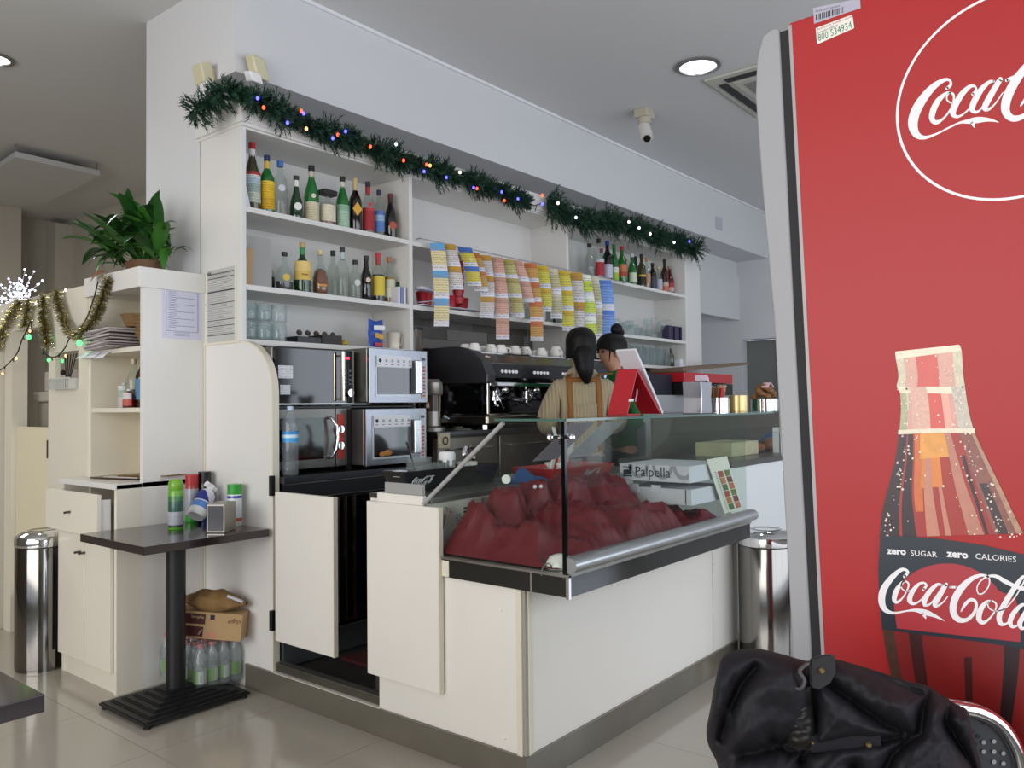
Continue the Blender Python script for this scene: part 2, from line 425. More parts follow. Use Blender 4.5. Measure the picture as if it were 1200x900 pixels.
for z in (1.606,): pbox('edge_band', mat('edge_cream'), su, 2.148, 2.156, 3.39, 3.735, 1.600, 1.612)

# =====================================================================  LEFT UNIT
lu = thing('storage_cabinet', 'white cabinet with open shelves, drawer and two doors beside high table', 'cabinet', (1.9, 3.98, 0))
pbox('side_panel', white, lu, 1.842, 2.155, 3.705, 3.728, 0, 1.95, bevel=.0015)
pbox('side_panel', cream, lu, 1.725, 1.842, 3.705, 3.728, 0, .945)
pbox('side_panel', cream, lu, 1.842, 2.15, 4.235, 4.262, 0, 1.86)
pbox('side_panel', cream, lu, 1.73, 1.842, 4.272, 4.292, 0, .93)
pbox('back_panel', mat('cream_inside', 'e0d3ab', .6, var=.05), lu, 2.132, 2.15, 3.728, 4.235, .1, 1.86)
for z in (1.565, 1.275): pbox('shelf', cream, lu, 1.848, 2.132, 3.728, 4.235, z, z+.022, bevel=.001)
pbox('worktop', white, lu, 1.715, 2.132, 3.705, 4.30, .925, .95, bevel=.002)
M().box(1.82, 2.155, 3.695, 4.27, 1.86, 1.955).build('top_board', white, lu, bevel=.002)
pbox('kick_board', cream, lu, 1.735, 1.75, 3.728, 4.29, 0, .10)
for (a, c) in ((3.732, 3.995), (4.0, 4.285)):
    dd = pbox('door', cream, lu, 1.708, 1.727, a, c, .098, .70, bevel=.0015)
    yk = 3.985 if a < 3.9 else 4.03
    M().tube([(1.708, yk, .615), (1.690, yk, .615), (1.685, yk+.014, .612)], .006, 6).build('door_knob', dsteel, dd)
dr = pbox('drawer', cream, lu, 1.655, 1.675, 3.745, 4.30, .715, .905, bevel=.0015)
M().box(1.675, 1.72, 3.752, 3.762, .73, .88).box(1.675, 1.72, 4.28, 4.29, .73, .88).box(1.675, 1.72, 3.752, 4.29, .73, .74).build('drawer_box', white, dr)
M().tube([(1.655, 4.02, .81), (1.64, 4.02, .81), (1.634, 4.034, .807)], .006, 6).build('drawer_knob', dsteel, dr)
# partition with niche, beam and post
pa = thing('partition_panel', 'cream partition panel with small square opening left of the shelves', 'partition', (1.86, 4.5, 0))
ny0, ny1, nz0, nz1 = 4.385, 4.665, 1.40, 1.60
b = M().box(1.842, 1.866, 4.272, ny0, 0, 1.93).box(1.842, 1.866, ny1, 4.755, 0, 1.93).box(1.842, 1.866, ny0, ny1, 0, nz0).box(1.842, 1.866, ny0, ny1, nz1, 1.93)
b.build('board', cream, pa)
M().box(1.834, 1.842, 4.262, 4.272, .95, 1.86).build('edge_band', cream, pa)
bt = thing('wire_tray', 'small clear plastic tray with dried twigs set in partition opening', 'tray', (1.85, 4.52, 1.40))
b = M()
for k in range(12):
    y = ny0+.02+k*(ny1-ny0-.04)/11; b.box(1.80, 1.803, y, y+.006, 1.402, 1.455)
b.box(1.80, 1.90, ny0+.015, ny1-.015, 1.398, 1.404).box(1.797, 1.806, ny0+.01, ny1-.01, 1.452, 1.460).box(1.80, 1.9, ny0+.012, ny0+.018, 1.40, 1.455).box(1.80, 1.9, ny1-.018, ny1-.012, 1.40, 1.455)
b.build('basket', glass('frosted', 'f0f0ee', .45), bt)
b = M()
for k in range(5): b.tube([(1.85, 4.53+k*.006, 1.41), (1.86, 4.50+k*.02, 1.50), (1.86, 4.45+k*.035, 1.585)], .003, 5)
b.sph((1.85, 4.59, 1.49), .015, 8)
b.build('twigs', mat('dark_twig', '2a1a12', .8), bt)
be = thing('doorway_beam', 'cream beam and post framing the narrow passage at far left', 'frame', (1.86, 5.2, 1.75))
pbox('lintel', cream, be, 1.842, 1.90, 4.757, 5.6, 1.755, 1.93)
pbox('post', cream, be, 1.835, 1.92, 5.255, 5.36, 0, 1.755)
pbox('post', cream, be, 1.80, 1.92, 5.40, 5.62, 0, 1.755)
bd = mat('bronze_hinge', '4a3a26', .4, .6)
sd = thing('half_door', 'cream half-height door with dark hinge in the far left passage', 'door', (1.9, 5.0, .2))
pbox('leaf', mat('warm_cream', 'e8dfc2', .45), sd, 1.86, 1.885, 4.80, 5.25, .22, 1.195, bevel=.002)
for z in (1.075,): pbox('hinge', bd, sd, 1.846, 1.860, 4.765, 4.79, z-.05, z+.05, bevel=.002)
for z in (1.045, .52): pbox('hinge', bd, be, 1.79, 1.80, 5.44, 5.47, z-.05, z+.05, bevel=.002)
pbox('foot_block', marble, be, 1.86, 1.95, 4.77, 5.25, 0, .10)
g = thing('storage_crate', 'pale grey plastic crate with lid behind the half door', 'crate', (2.1, 4.95, .3))
M().box(2.02, 2.45, 4.72, 5.38, .3, 1.338).build('body', mat('crate_grey', 'a39d92', .5), g, bevel=.01)
M().box(2.0, 2.47, 4.70, 5.40, 1.34, 1.40).build('lid', mat('crate_lid', 'b9b3a8', .5), g, bevel=.01)
g2 = tag(M().box(2.03, 2.45, 4.72, 5.30, 1.404, 1.52).build('carton', mat('carton_pink_grey', 'b8adaa', .7), None, bevel=.004), 'flat pinkish grey box lying on the crate at far left', 'box')
tag(M().box(1.98, 2.6, 4.70, 5.5, 0, .298).build('cupboard', mat('door_recess_grey')), 'dark grey low cupboard under the plastic crate', 'cupboard')
# ceiling panel, lamps, cassette, sensor
cp = thing('ceiling_panel', 'square white panel hung just below the ceiling at upper left', 'ceiling panel', (3.0, 8.0, 3.3))
A_, B_, C_ = Z_(18, 184, 3.30), Z_(117, 206, 3.30), Z_(50, 240, 3.30); D_ = A_+C_-B_
b = M(); u = Vector((0, 0, .045)); b.add([A_, B_, C_, D_, A_+u, B_+u, C_+u, D_+u], [(3, 2, 1, 0), (4, 5, 6, 7), (0, 1, 5, 4), (1, 2, 6, 5), (2, 3, 7, 6), (3, 0, 4, 7)])
b.build('board', mat('panel_white', 'c9cbcd', .6), cp)
b = M()
for q in (A_, B_, C_, D_):
    c = (A_+C_)/2; p = q+(c-q)*.04; b.cyl(p+Vector((0, 0, .045)), Vector((p.x, p.y, 3.41)), .008, n=6)
b.build('hanger_rod', steel, cp)
lampw = mat('lamp_face', 'e9f4ff', .4, emit=2.2)
lamph = mat('lamp_face_bright', 'f4faff', .4, emit=7)
def downlight(p, m, label, r=.115, power=8):
    t = thing('ceiling_light', label, 'light', (p.x, p.y, 3.41), group=None)
    M().lathe([(r, 0), (r+.022, -.002), (r+.024, -.012), (r, -.014), (r-.004, -.004)], (p.x, p.y, 3.41), 28).build('rim', steel, t, smooth='auto')
    M().lathe([(.001, -.006), (r-.003, -.006)], (p.x, p.y, 3.41), 28).build('diffuser', m, t)
    l = bpy.data.lights.new('downlight', 'SPOT'); l.energy = power; l.spot_size = 2.6; l.spot_blend = .8; l.shadow_soft_size = .1; l.color = (.9, .95, 1)
    o = bpy.data.objects.new('downlight', l); COL.objects.link(o); o.location = (p.x, p.y, 3.38)
downlight(Z_(818, 77, 3.41), lampw, 'round recessed ceiling light nearer the camera, left of air conditioner', power=10)
downlight(Z_(914, 154, 3.41), lamph, 'bright small recessed ceiling light beyond the air conditioner', r=.09, power=22)
downlight(Z_(-6, 68, 3.41), lamph, 'bright recessed ceiling light at the far left edge', r=.08, power=60)
l2 = bpy.data.lights.new('inner_room_fill', 'AREA'); l2.shape = 'RECTANGLE'; l2.size = 1.2; l2.size_y = 1.2; l2.energy = 38; l2.color = (1, .93, .80)  # unseen fill light added to brighten the inner room, no fixture belongs to it
l2o = bpy.data.objects.new('inner_room_fill', l2); COL.objects.link(l2o); l2o.location = (.8, 7.4, 3.2)
ac = thing('air_conditioner', 'white four-way ceiling cassette air conditioner beside the red fridge top', 'air conditioner', (5.2, 1.9, 3.41))
acm = mat('ac_plastic', 'c2c0b6', .5)
x0, x1, y0, y1 = 4.87, 5.77, 1.40, 2.30
M().box(x0, x1, y0, y1, 3.392, 3.41).build('frame', acm, ac, bevel=.006)
M().box(x0+.19, x1-.19, y0+.19, y1-.19, 3.382, 3.392).build('centre_grille', mat('ac_grille', '8f8b82', .7), ac, bevel=.003)
M().box(x0+.14, x1-.14, y0+.14, y1-.14, 3.386, 3.392).build('grille_frame', acm, ac)
for s in range(4):
    q = M()
    if s == 0: q.box(x0+.05, x0+.105, y0+.12, y1-.12, 3.385, 3.3925)
    if s == 1: q.box(x0+.12, x1-.12, y1-.105, y1-.05, 3.385, 3.3925)
    if s == 2: q.box(x1-.105, x1-.05, y0+.12, y1-.12, 3.385, 3.3925)
    if s == 3: q.box(x0+.12, x1-.12, y0+.05, y0+.105, 3.385, 3.3925)
    q.build('vent_slot', mat('slot_dark', '2b2c2e', .6), ac)
ca = thing('ceiling_camera', 'small beige security camera on ceiling bracket above the counter', 'camera', (5.12, 2.887, 3.41))
cm_ = mat('old_beige', 'b5ad9c', .5, var=.1)
M().box(5.05, 5.17, 2.83, 2.93, 3.35, 3.41).build('mount', cm_, ca, bevel=.004)
M().cyl((5.11, 2.88, 3.35), (5.11, 2.88, 3.31), .05, n=16).build('neck', cm_, ca, smooth='auto')
M().cyl((5.12, 2.89, 3.31), (5.07, 2.84, 3.19), .042, .045, n=16).build('body', mat('camera_pale', 'd8d6d0', .4), ca, smooth='auto')
M().cyl((5.068, 2.838, 3.188), (5.062, 2.832, 3.18), .026, n=14).build('lens', gloss, ca)
# two spotlights on the beam edge
ivory = mat('ivory_plastic', 'cfc7a6', .4)
sl = thing('emergency_sensor', 'ivory motion sensor on bracket at pillar face above shelf crown', 'sensor', (2.12, 3.62, 2.93))
M().obox((2.10, 3.62, 2.925), (.03, 0, .01), (0, .042, 0), (-.012, 0, .045)).build('head', ivory, sl, bevel=.008)
M().obox((2.115, 3.61, 2.845), (.022, 0, .008), (0, .034, 0), (-.008, 0, .036)).build('lens_cover', whitep, sl, bevel=.005)
M().box(2.12, 2.156, 3.60, 3.64, 2.90, 2.96).build('bracket', ivory, sl)
sl = thing('emergency_sensor', 'ivory motion sensor angled down on front corner of beam', 'sensor', (2.24, 3.40, 2.94))
M().obox((2.24, 3.375, 2.93), (.035, 0, 0), (-.004, .028, .006), (-.018, -.004, .05)).build('head', ivory, sl, bevel=.008)
M().obox((2.215, 3.37, 2.875), (.030, 0, 0), (-.002, .024, .004), (-.009, -.002, .022)).build('lens_cover', whitep, sl, bevel=.004)
M().tube([(2.25, 3.43, 2.995), (2.24, 3.395, 2.99), (2.245, 3.38, 2.97)], .016, 8).build('bracket', ivory, sl)
p = Y_(842, 262, 3.43)
tag(M().box(p.x-.07, p.x+.07, 3.418, 3.43, p.z-.06, p.z+.06).build('wall_switch', mat('switch_grey', 'b9bcc4', .5), None, bevel=.004), 'small square grey switch plate on the long white beam', 'switch')
# =====================================================================  COUNTER AND DISPLAY CASE
fr = thing('service_counter', 'white panelled bar counter with brown stone foot under the glass case', 'counter', (3.0, 1.95, .11))
counterw = mat('counter_white', 'e6e2da', .32, var=.05, vscale=2.5)
pbox('front_panel', counterw, fr, 2.155, 2.175, 1.735, 2.43, .108, .666, bevel=.0015)
pbox('side_panel', counterw, fr, 2.195, 3.60, 1.700, 1.718, .108, .668, bevel=.0015)
pbox('side_panel', counterw, fr, 3.605, 3.895, 1.700, 1.718, .108, .668, bevel=.0015)
M().box(2.150, 2.170, 1.712, 1.735, .04, .666).box(2.172, 2.195, 1.696, 1.712, .04, .666).build('corner_post', mat('edge_cream'), fr, bevel=.002)
M().box(2.158, 2.172, 1.700, 1.712, .04, .668).build('corner_joint', mat('joint_grey', '9a958a', .7), fr)  # plain grey strip along the corner joint
pbox('carcass', counterw, fr, 2.18, 3.89, 1.72, 2.16, .11, .66)
b = M()
for (x, y, z) in ((2.153, 1.80, .585), (2.153, 1.79, .15)): b.sph((x, y, z), .005, 8)
b.sph((2.215, 1.698, .625), .005, 8).sph((3.62, 1.698, .52), .005, 8)
b.each('screw_cap', whitep, fr)
dc = thing('display_case', 'glass counter-top display case with aluminium bumper rail holding dark red cloth', 'display case', (2.9, 1.8, .67))
mirror = mat('polished_dark_steel', '5c5d5f', .1, 1)
pbox('base_band', mirror, dc, 2.142, 3.60, 1.508, 2.15, .668, .735)
pbox('band_seam', chrome, dc, 2.138, 2.146, 1.655, 1.661, .668, .738)
pbox('band_seam', chrome, dc, 2.137, 2.149, 1.503, 1.515, .664, .740)
pbox('band_seam', mat('edge_cream'), dc, 2.139, 2.146, 2.035, 2.07, .670, .728)
b = M(); b.box(2.136, 2.150, 1.503, 2.10, .733, .741).box(2.15, 3.60, 1.501, 1.512, .735, .748).build('edge_trim', steel, dc)
ral = mat('aluminium_rail', 'b9bbbd', .3, .85)
n = 12; prof = [(1.512-.034*math.cos(t*math.pi/n-math.pi/2), .770+.026*math.sin(t*math.pi/n-math.pi/2)) for t in range(n+1)]
b = M(); b.prism([(a, c) for a, c in prof]+[(1.524, .796), (1.524, .744)], (2.145, 0, 0), (0, 1, 0), (0, 0, 1), (1.485, 0, 0)); b.build('bumper_rail', ral, dc, smooth='auto')
pbox('inner_floor', steel, dc, 2.15, 3.60, 1.525, 2.145, .735, .742)
pbox('rear_wall', mat('case_rear_grey', 'b7b3aa', .5, var=.05), dc, 2.15, 3.60, 2.125, 2.15, .742, .925)
b = M()
for q in range(3):
    for k in range(3): b.box(2.32+k*.05, 2.36+k*.05, 2.122, 2.126, .862+q*.014, .869+q*.014)
    for k in range(3): b.box(3.15+k*.05, 3.19+k*.05, 2.122, 2.126, .862+q*.014, .869+q*.014)
b.each('air_slot', black, dc)
def flower(c, r, m, nm):
    b = M()
    for k in range(6):
        a = k*math.pi/3
        b.add([(c[0]+math.cos(a+s)*r*l, c[1], c[2]+math.sin(a+s)*r*l) for s, l in ((0, .1), (-.25, .7), (0, 1), (.25, .7))], [(0, 1, 2, 3)])
    return b.build(nm, m, dc)
flower((2.72, 2.123, .84), .022, mat('decal_blue', '2a5a86', .6), 'flower_decal'); flower((2.29, 2.123, .86), .02, mat('decal_blue'), 'flower_decal')
flower((2.87, 2.123, .893), .016, whitep, 'flower_decal'); flower((2.93, 2.123, .89), .012, whitep, 'flower_decal')
pbox('staff_ledge', mat('worn_steel', '7d7b78', .3, .9, var=.15), fr, 2.17, 3.88, 2.152, 2.50, .925, .945, bevel=.002)
pbox('ledge_apron', dsteel, fr, 2.19, 3.88, 2.47, 2.49, .12, .925)
pbox('ledge_end', counterw, fr, 2.168, 2.19, 2.17, 2.49, .668, .925)
pbox('glass_front', case_glass, dc, 2.150, 3.60, 1.522, 1.528, .79, 1.235)
b = M(); pts = [(1.524, .742), (1.524, 1.235), (1.784, 1.235), (2.16, .93), (2.16, .742)]
b.prism(pts, (2.150, 0, 0), (0, 1, 0), (0, 0, 1), (.006, 0, 0)); b.build('glass_side', case_glass, dc)
b = M(); b.prism(pts, (3.594, 0, 0), (0, 1, 0), (0, 0, 1), (.006, 0, 0)); b.build('glass_side', case_glass, dc)
gtop = mat('glass_edge_green', '4f6e66', .1, coat=.5)
pbox('glass_top', case_glass, dc, 2.13, 3.90, 1.505, 1.80, 1.236, 1.2445)
b = M(); b.box(2.127, 2.131, 1.505, 1.80, 1.236, 1.2445).box(2.13, 3.90, 1.501, 1.505, 1.236, 1.2445).build('glass_edge', gtop, dc)
sd_ = Vector((0, .376, -.305)).normalized()
b = M(); c = Vector((2.88, 1.978, 1.077)); b.obox(c, (.71, 0, 0), sd_*.232, (0, .0018, .0024)); b.build('glass_rear', case_glass, dc)
b = M(); b.tube([(2.142, 1.774, 1.229), (2.142, 2.165, .925)], .0085, 8).build('slanted_bar', mat('bar_satin', 'b8b8ba', .45, .4), dc, smooth='auto')
b = M(); b.box(2.141, 2.153, 1.516, 1.530, .742, 1.236).build('corner_bar', mat('black_chrome', '3c3e40', .1, 1), dc)
b = M(); b.cyl((2.10, 1.545, 1.185), (2.20, 1.545, 1.185), .006, n=8).cyl((2.155, 1.50, 1.185), (2.155, 1.56, 1.185), .006, n=8).sph((2.155, 1.497, 1.185), .011, 10).sph((2.10, 1.545, 1.185), .011, 10).sph((2.20, 1.545, 1.185), .011, 10).box(2.15, 2.162, 1.53, 1.545, 1.16, 1.235).build('clamp', chrome, dc)
pbox('inner_rod', chrome, dc, 2.40, 2.408, 2.10, 2.108, .742, .925)
M().tube([(2.155, 2.04, .905), (2.165, 2.07, .915), (2.175, 2.10, .84), (2.18, 2.12, .79)], .006, 6).build('hook_rod', chrome, dc, smooth='auto')
M().tube([(2.15+.03*math.cos(a), 1.60+.0*a, .738+.03*math.sin(a)) for a in [k*.5-.2 for k in range(8)]], .002, 5).build('ring_pull', steel, dc)
# swing doors of the passage
d1 = thing('swing_door', 'left cream half-height swing door hinged on the tall side panel', 'door', (2.155, 3.1, .25), (0, 0, 0))
M().box(2.145, 2.165, 2.70, 3.104, .255, .915).build('leaf', counterw, d1, bevel=.002)
M().box(2.144, 2.166, 2.694, 2.701, .255, .915).build('edge_band', mat('edge_cream'), d1)
d2 = thing('swing_door', 'right cream swing door folded open flat against the service counter', 'door', (2.13, 2.3, .24), (0, 0, 0))
M().box(2.128, 2.148, 2.078, 2.468, .243, .918).build('leaf', counterw, d2, bevel=.002)
M().box(2.127, 2.149, 2.071, 2.079, .243, .918).build('edge_band', mat('edge_cream'), d2)
pbox('back_block', counterw, d2, 2.150, 2.166, 2.175, 2.43, .70, .952)
pbox('screw_plate', glass('acrylic', 'dcdcda', .6), d2, 2.150, 2.164, 2.178, 2.385, .954, .995)
# second counter and pastry case
c2 = thing('far_counter', 'further white counter section with grey foot beyond steel bin', 'counter', (5.5, 2.0, 0))
pbox('front_panel', mat('far_white', 'dcdfe0', .35), c2, 3.93, 7.6, 1.745, 2.40, .10, .955)
pbox('foot', marble, c2, 3.94, 7.59, 1.755, 2.39, 0, .10)
pbox('top_band', dsteel, c2, 3.925, 7.6, 1.738, 2.41, .955, .985)
for x in (4.95, 6.2): pbox('panel_joint', mat('joint_grey'), c2, x, x+.004, 1.743, 1.746, .10, .955)
p2c = thing('pastry_case', 'small glass pastry case with bread and cakes on the further counter', 'display case', (5.4, 1.95, .985))
pbox('glass_front', case_glass, p2c, 4.12, 6.3, 1.745, 1.75, .985, 1.235)
pbox('glass_top', case_glass, p2c, 4.12, 6.3, 1.745, 2.30, 1.236, 1.243)
pbox('glass_edge', gtop, p2c, 4.12, 6.3, 1.741, 1.745, 1.236, 1.243)
pbox('glass_side', case_glass, p2c, 4.12, 4.126, 1.75, 2.30, .985, 1.235)
for x in (4.62, 5.5): pbox('divider', chrome, p2c, x, x+.008, 1.742, 1.75, .985, 1.235)
pbox('glass_shelf', case_glass, p2c, 4.13, 6.29, 1.80, 2.28, 1.11, 1.115)
pbox('rear_panel', mat('pastry_rear', '5c5148', .6), p2c, 4.12, 6.3, 2.30, 2.31, .985, 1.235)

# =====================================================================  BACK COUNTER WITH MICROWAVES
bc = thing('back_counter', 'dark back bar counter with under-counter fridges beneath the microwaves', 'counter', (3.6, 3.4, .11))
bdk = mat('bar_black', '26262a', .3, var=.1)
pbox('worktop', mat('worktop_steel', '55565a', .3, .85, var=.1), bc, 2.19, 3.16, 3.10, 3.74, .945, .975, bevel=.002)
pbox('front_strip', bdk, bc, 2.20, 3.16, 3.115, 3.13, .87, .945)
pbox('edge_line', steel, bc, 2.20, 3.16, 3.110, 3.116, .868, .872)
pbox('edge_line', steel, bc, 2.20, 3.16, 3.110, 3.116, .938, .942)
pbox('carcass', bdk, bc, 2.20, 3.16, 3.32, 3.74, .115, .945)
pbox('kick_plate', mat('kick_grey', '4a4e50', .4), bc, 2.20, 5.3, 3.12, 3.14, .115, .23)
pbox('coffee_plinth', mat('worktop_steel'), bc, 3.16, 5.3, 3.08, 3.74, 1.125, 1.15, bevel=.002)
pbox('coffee_cabinet', mat('dark_steel2', '504d4a', .35, .8, var=.15), bc, 3.165, 5.3, 3.12, 3.74, .115, 1.125)
for k in range(4):
    x = 3.18+k*.53
    dd = pbox('cabinet_door', mat('door_steel', '8b867e', .3, .85, var=.1), bc, x, x+.51, 3.10, 3.12, .26 if k % 2 else .62, 1.11, bevel=.002)
    M().tube([(x+.08, 3.10, 1.05), (x+.08, 3.075, 1.05), (x+.43, 3.075, 1.05), (x+.43, 3.10, 1.05)], .006, 6).build('bar_handle', chrome, dd)
# under counter beverage fridge
uf = thing('bottle_cooler', 'black under-counter bottle cooler with steel trimmed glass door', 'fridge', (2.7, 3.2, .24))
b = M().box(2.22, 3.14, 3.14, 3.31, .24, .26).box(2.22, 3.14, 3.14, 3.31, .84, .865).box(2.22, 2.235, 3.14, 3.31, .26, .84).box(3.12, 3.14, 3.14, 3.31, .26, .84)
b.build('cabinet', black, uf)
for x in (2.56, 2.615): pbox('door_frame', mat('gold_steel', '8f8472', .25, .9), uf, x, x+.012, 3.125, 3.14, .25, .855)
pbox('door_frame', steel, uf, 2.515, 2.525, 3.125, 3.14, .25, .855)
pbox('door_panel', gloss, uf, 2.63, 3.12, 3.128, 3.14, .25, .855)
pbox('shelf', steel, uf, 2.235, 2.515, 3.145, 3.30, .545, .585)
M().box(2.74, 2.80, 3.11, 3.128, .60, .80).build('door_handle', mat('handle_dark', '3a3c40', .3, .5), uf, bevel=.006)
def drinks(x, z, m, lab, cat='bottle'):
    t = thing('drink_bottle', lab, cat, (x, 3.22, z))
    M().lathe([(.001, 0), (.032, 0), (.034, .01), (.034, .13), (.026, .17), (.014, .20), (.013, .235)], (x, 3.22, z), 14).build('body', m, t, smooth=True)
    M().cyl((x, 3.22, z+.235), (x, 3.22, z+.255), .015, n=12).build('cap', redp, t)
drinks(2.47, .586, redp, 'red soft drink bottle on upper cooler shelf seen between the swing doors')
drinks(2.40, .586, redp, 'red bottle behind edge of left swing door in the cooler')
drinks(2.47, .262, mat('navy_bottle', '12183c', .2), 'dark blue bottle low in the cooler between the swing doors')

# ---------------- microwaves
def microwave(x0, x1, z0, z1, yf, kind, label, rows=True):
    w = x1-x0; t = thing('microwave_oven', label, 'microwave', (x0, yf, z0), 0, 'microwave ovens stacked on the back counter')
    bodym = steel if kind != 'black' else mat('oven_grey', '77736e', .35, .7)
    M().box(x0, x1, yf+.02, yf+.42, z0+.012, z1).build('casing', mat('oven_casing', '8d8a84', .32, .85, var=.1), t, bevel=.004)
    b = M()
    for x in (x0+.05, x1-.05):
        for y in (yf+.06, yf+.38): b.cyl((x, y, z0), (x, y, z0+.014), .015, n=8)
    b.each('foot', black, t)
    cx = x1-w*(.16 if kind != 'steel' else .15)
    if kind == 'black':
        pbox('door', gloss, t, x0+.004, cx-.012, yf, yf+.02, z0+.012, z1-.004, bevel=.002)
        pbox('control_panel', gloss, t, cx-.01, x1-.008, yf, yf+.02, z0+.012, z1-.004, bevel=.002)
        b = M().box(x1-.008, x1, yf-.001, yf+.02, z0+.01, z1).box(x0, x1, yf-.001, yf+.02, z0+.008, z0+.014); b.build('trim', steel, t)
        b = M().tube([(cx-.022, yf, z1-.03), (cx-.022, yf-.03, z1-.03)], .004, 6).tube([(cx-.022, yf, z0+.035), (cx-.022, yf-.03, z0+.035)], .004, 6).tube([(cx-.018, yf-.032, z1-.01), (cx-.018, yf-.032, z0+.025)], .007, 8).box(cx-.052, cx-.046, yf-.002, yf, z0+.03, z1-.02)
        b.build('handle', mat('satin_handle', 'd8cdb8', .2, .9), t, smooth='auto')
        M().cyl((x1-.035, yf, z0+.065), (x1-.035, yf-.022, z0+.065), .019, n=18).build('dial', chrome, t, smooth='auto')
        b = M()
        for i in range(4):
            for j in range(2): b.box(x1-.060+j*.028, x1-.045+j*.028, yf-.001, yf, z0+.105+i*.022, z0+.113+i*.022)
        b.each('button', mat('grey_print', '6c6e72', .6), t)
        pbox('clock_display', mat('led_red', 'e0405a', .4, emit=2), t, x1-.055, x1-.028, yf-.0015, yf, z1-.045, z1-.033)
        M().quad((x0+.02, yf-.001, z0+.13), (x0+.10, yf-.001, z0+.13), (x0+.10, yf-.001, z0+.19), (x0+.02, yf-.001, z0+.19)).build('sticker', bands('sticker_p', [(0, 'e6e6ea')], 'V', .6, 8, '8890a0'), t)
        M().quad((x0+.03, yf-.001, z0+.055), (x0+.085, yf-.001, z0+.055), (x0+.085, yf-.001, z0+.10), (x0+.03, yf-.001, z0+.10)).build('sticker', bands('sticker_p'), t)
    elif kind == 'red':
        pbox('door', mat('oven_door_steel', '6f6c68', .28, .9, var=.08), t, x0+.002, cx-.004, yf, yf+.02, z0+.012, z1, bevel=.003)
        pbox('window', gloss, t, x0+.03, cx-.075, yf-.002, yf, z0+.055, z1-.045)
        pbox('control_panel', mat('oven_door_steel'), t, cx, x1, yf, yf+.02, z0+.012, z1, bevel=.003)
        pbox('red_plate', mat('red_plate', 'c0261e', .4), t, cx+.008, x1-.022, yf-.003, yf, z0+.05, z1-.03)
        for z in (z1-.105, z1-.185):
            M().cyl((x1-.055, yf-.002, z), (x1-.055, yf-.024, z), .021, .018, 20).box(x1-.058, x1-.052, yf-.032, yf-.022, z-.017, z+.017).build('dial', chrome, t, smooth='auto')
        M().tube([(cx-.045, yf, z1-.045), (cx-.048, yf-.03, z1-.05), (cx-.028, yf-.04, z1-.085), (cx-.022, yf-.042, z1-.14), (cx-.028, yf-.04, z0+.10), (cx-.048, yf-.03, z0+.062), (cx-.045, yf, z0+.058)], .008, 8).build('handle', chrome, t, smooth=True)
    else:
        pbox('front', mat('oven_front', '8f9299', .25, .9, var=.08), t, x0, x1, yf, yf+.02, z0+.008, z1, bevel=.003)
        pbox('window_frame', mat('pale_frame', 'b9bcc2', .3, .5), t, x0+.038, cx-.055, yf-.003, yf, z0+.04, z1-.035)
        pbox('window', mat('window_dark', '14161c', .06, coat=.8), t, x0+.048, cx-.060, yf-.005, yf-.003, z0+.052, z1-.095)
        M().quad((x0+.042, yf-.006, z1-.092), (cx-.058, yf-.006, z1-.092), (cx-.058, yf-.006, z1-.038), (x0+.042, yf-.006, z1-.038)).build('instruction_strip', bands('strip_p', [(0, 'e8e8ee')], 'V', .5), t)
        b = M(); L_ = cx-.058-(x0+.042)
        for k in range(6):
            c = x0+.065+k*(L_-.04)/5.0
            b.lathe([(.004 if k else .001, 0), (.010 if k == 0 else .007, 0)], (0, 0, 0), 10)
            q = len(b.v)-20
            for i in range(q, len(b.v)): p = b.v[i]; b.v[i] = (c+p[0], yf-.0068, z1-.062+p[1])
            b.box(c-.008, c+.008, yf-.0068, yf-.006, z1-.083, z1-.080)
        b.each('pictogram', mat('ink', '202028', .6), t)
        M().obox((cx-.03, yf-.028, (z0+z1)/2), (.024, 0, 0), (0, .006, 0), (0, 0, .088)).box(cx-.048, cx-.036, yf-.026, yf, (z0+z1)/2-.088, (z0+z1)/2-.07).box(cx-.048, cx-.036, yf-.026, yf, (z0+z1)/2+.07, (z0+z1)/2+.088).build('handle', mat('satin_handle2', 'c4c4c6', .22, .9), t, bevel=.004)
        pbox('control_panel', mat('panel_pale', 'c8cad2', .4), t, cx+.012, x1-.012, yf-.002, yf, z0+.03, z1-.03)
        b = M()
        for i in range(9): b.box(cx+.022, x1-.02, yf-.004, yf-.002, z0+.04+i*.019, z0+.050+i*.019)
        b.each('button', mat('button_orange', 'c8683c', .6), t)
        pbox('clock_display', mat('navy_display', '1c2244', .2), t, cx+.018, x1-.018, yf-.004, yf-.002, z1-.052, z1-.038)
    return t
microwave(2.19, 2.655, 1.295, 1.572, 3.17, 'black', 'black glass microwave with red clock digits, top left of the four')
microwave(2.68, 3.085, 1.300, 1.585, 3.08, 'steel', 'bright steel microwave with reflecting window, top right of the four')
microwave(2.19, 2.627, .985, 1.285, 3.19, 'red', 'steel microwave with red dial plate and curved handle, lower left')
ml = microwave(2.665, 3.085, .985, 1.280, 3.09, 'steel', 'steel microwave with bread rolls reflected in window, lower right')
rk = tag(M().box(2.19, 3.10, 3.20, 3.70, 1.286, 1.294).box(2.63, 2.66, 3.20, 3.72, .977, 1.286).box(3.09, 3.11, 3.2, 3.72, .977, 1.30).build('oven_shelf', black), 'thin black shelf carrying the two upper microwaves', 'shelf')
br = mat('bread_crust', 'b97a35', .7, var=.3, vscale=30, bump=.3)
M().sph((2.80, 3.083, 1.055), .022, 10, (1.4, .2, .7)).sph((2.765, 3.083, 1.05), .018, 10, (1.2, .2, .7)).build('bread_reflection', br, ml)  # reflection of bread modelled as flattened lumps on the window face

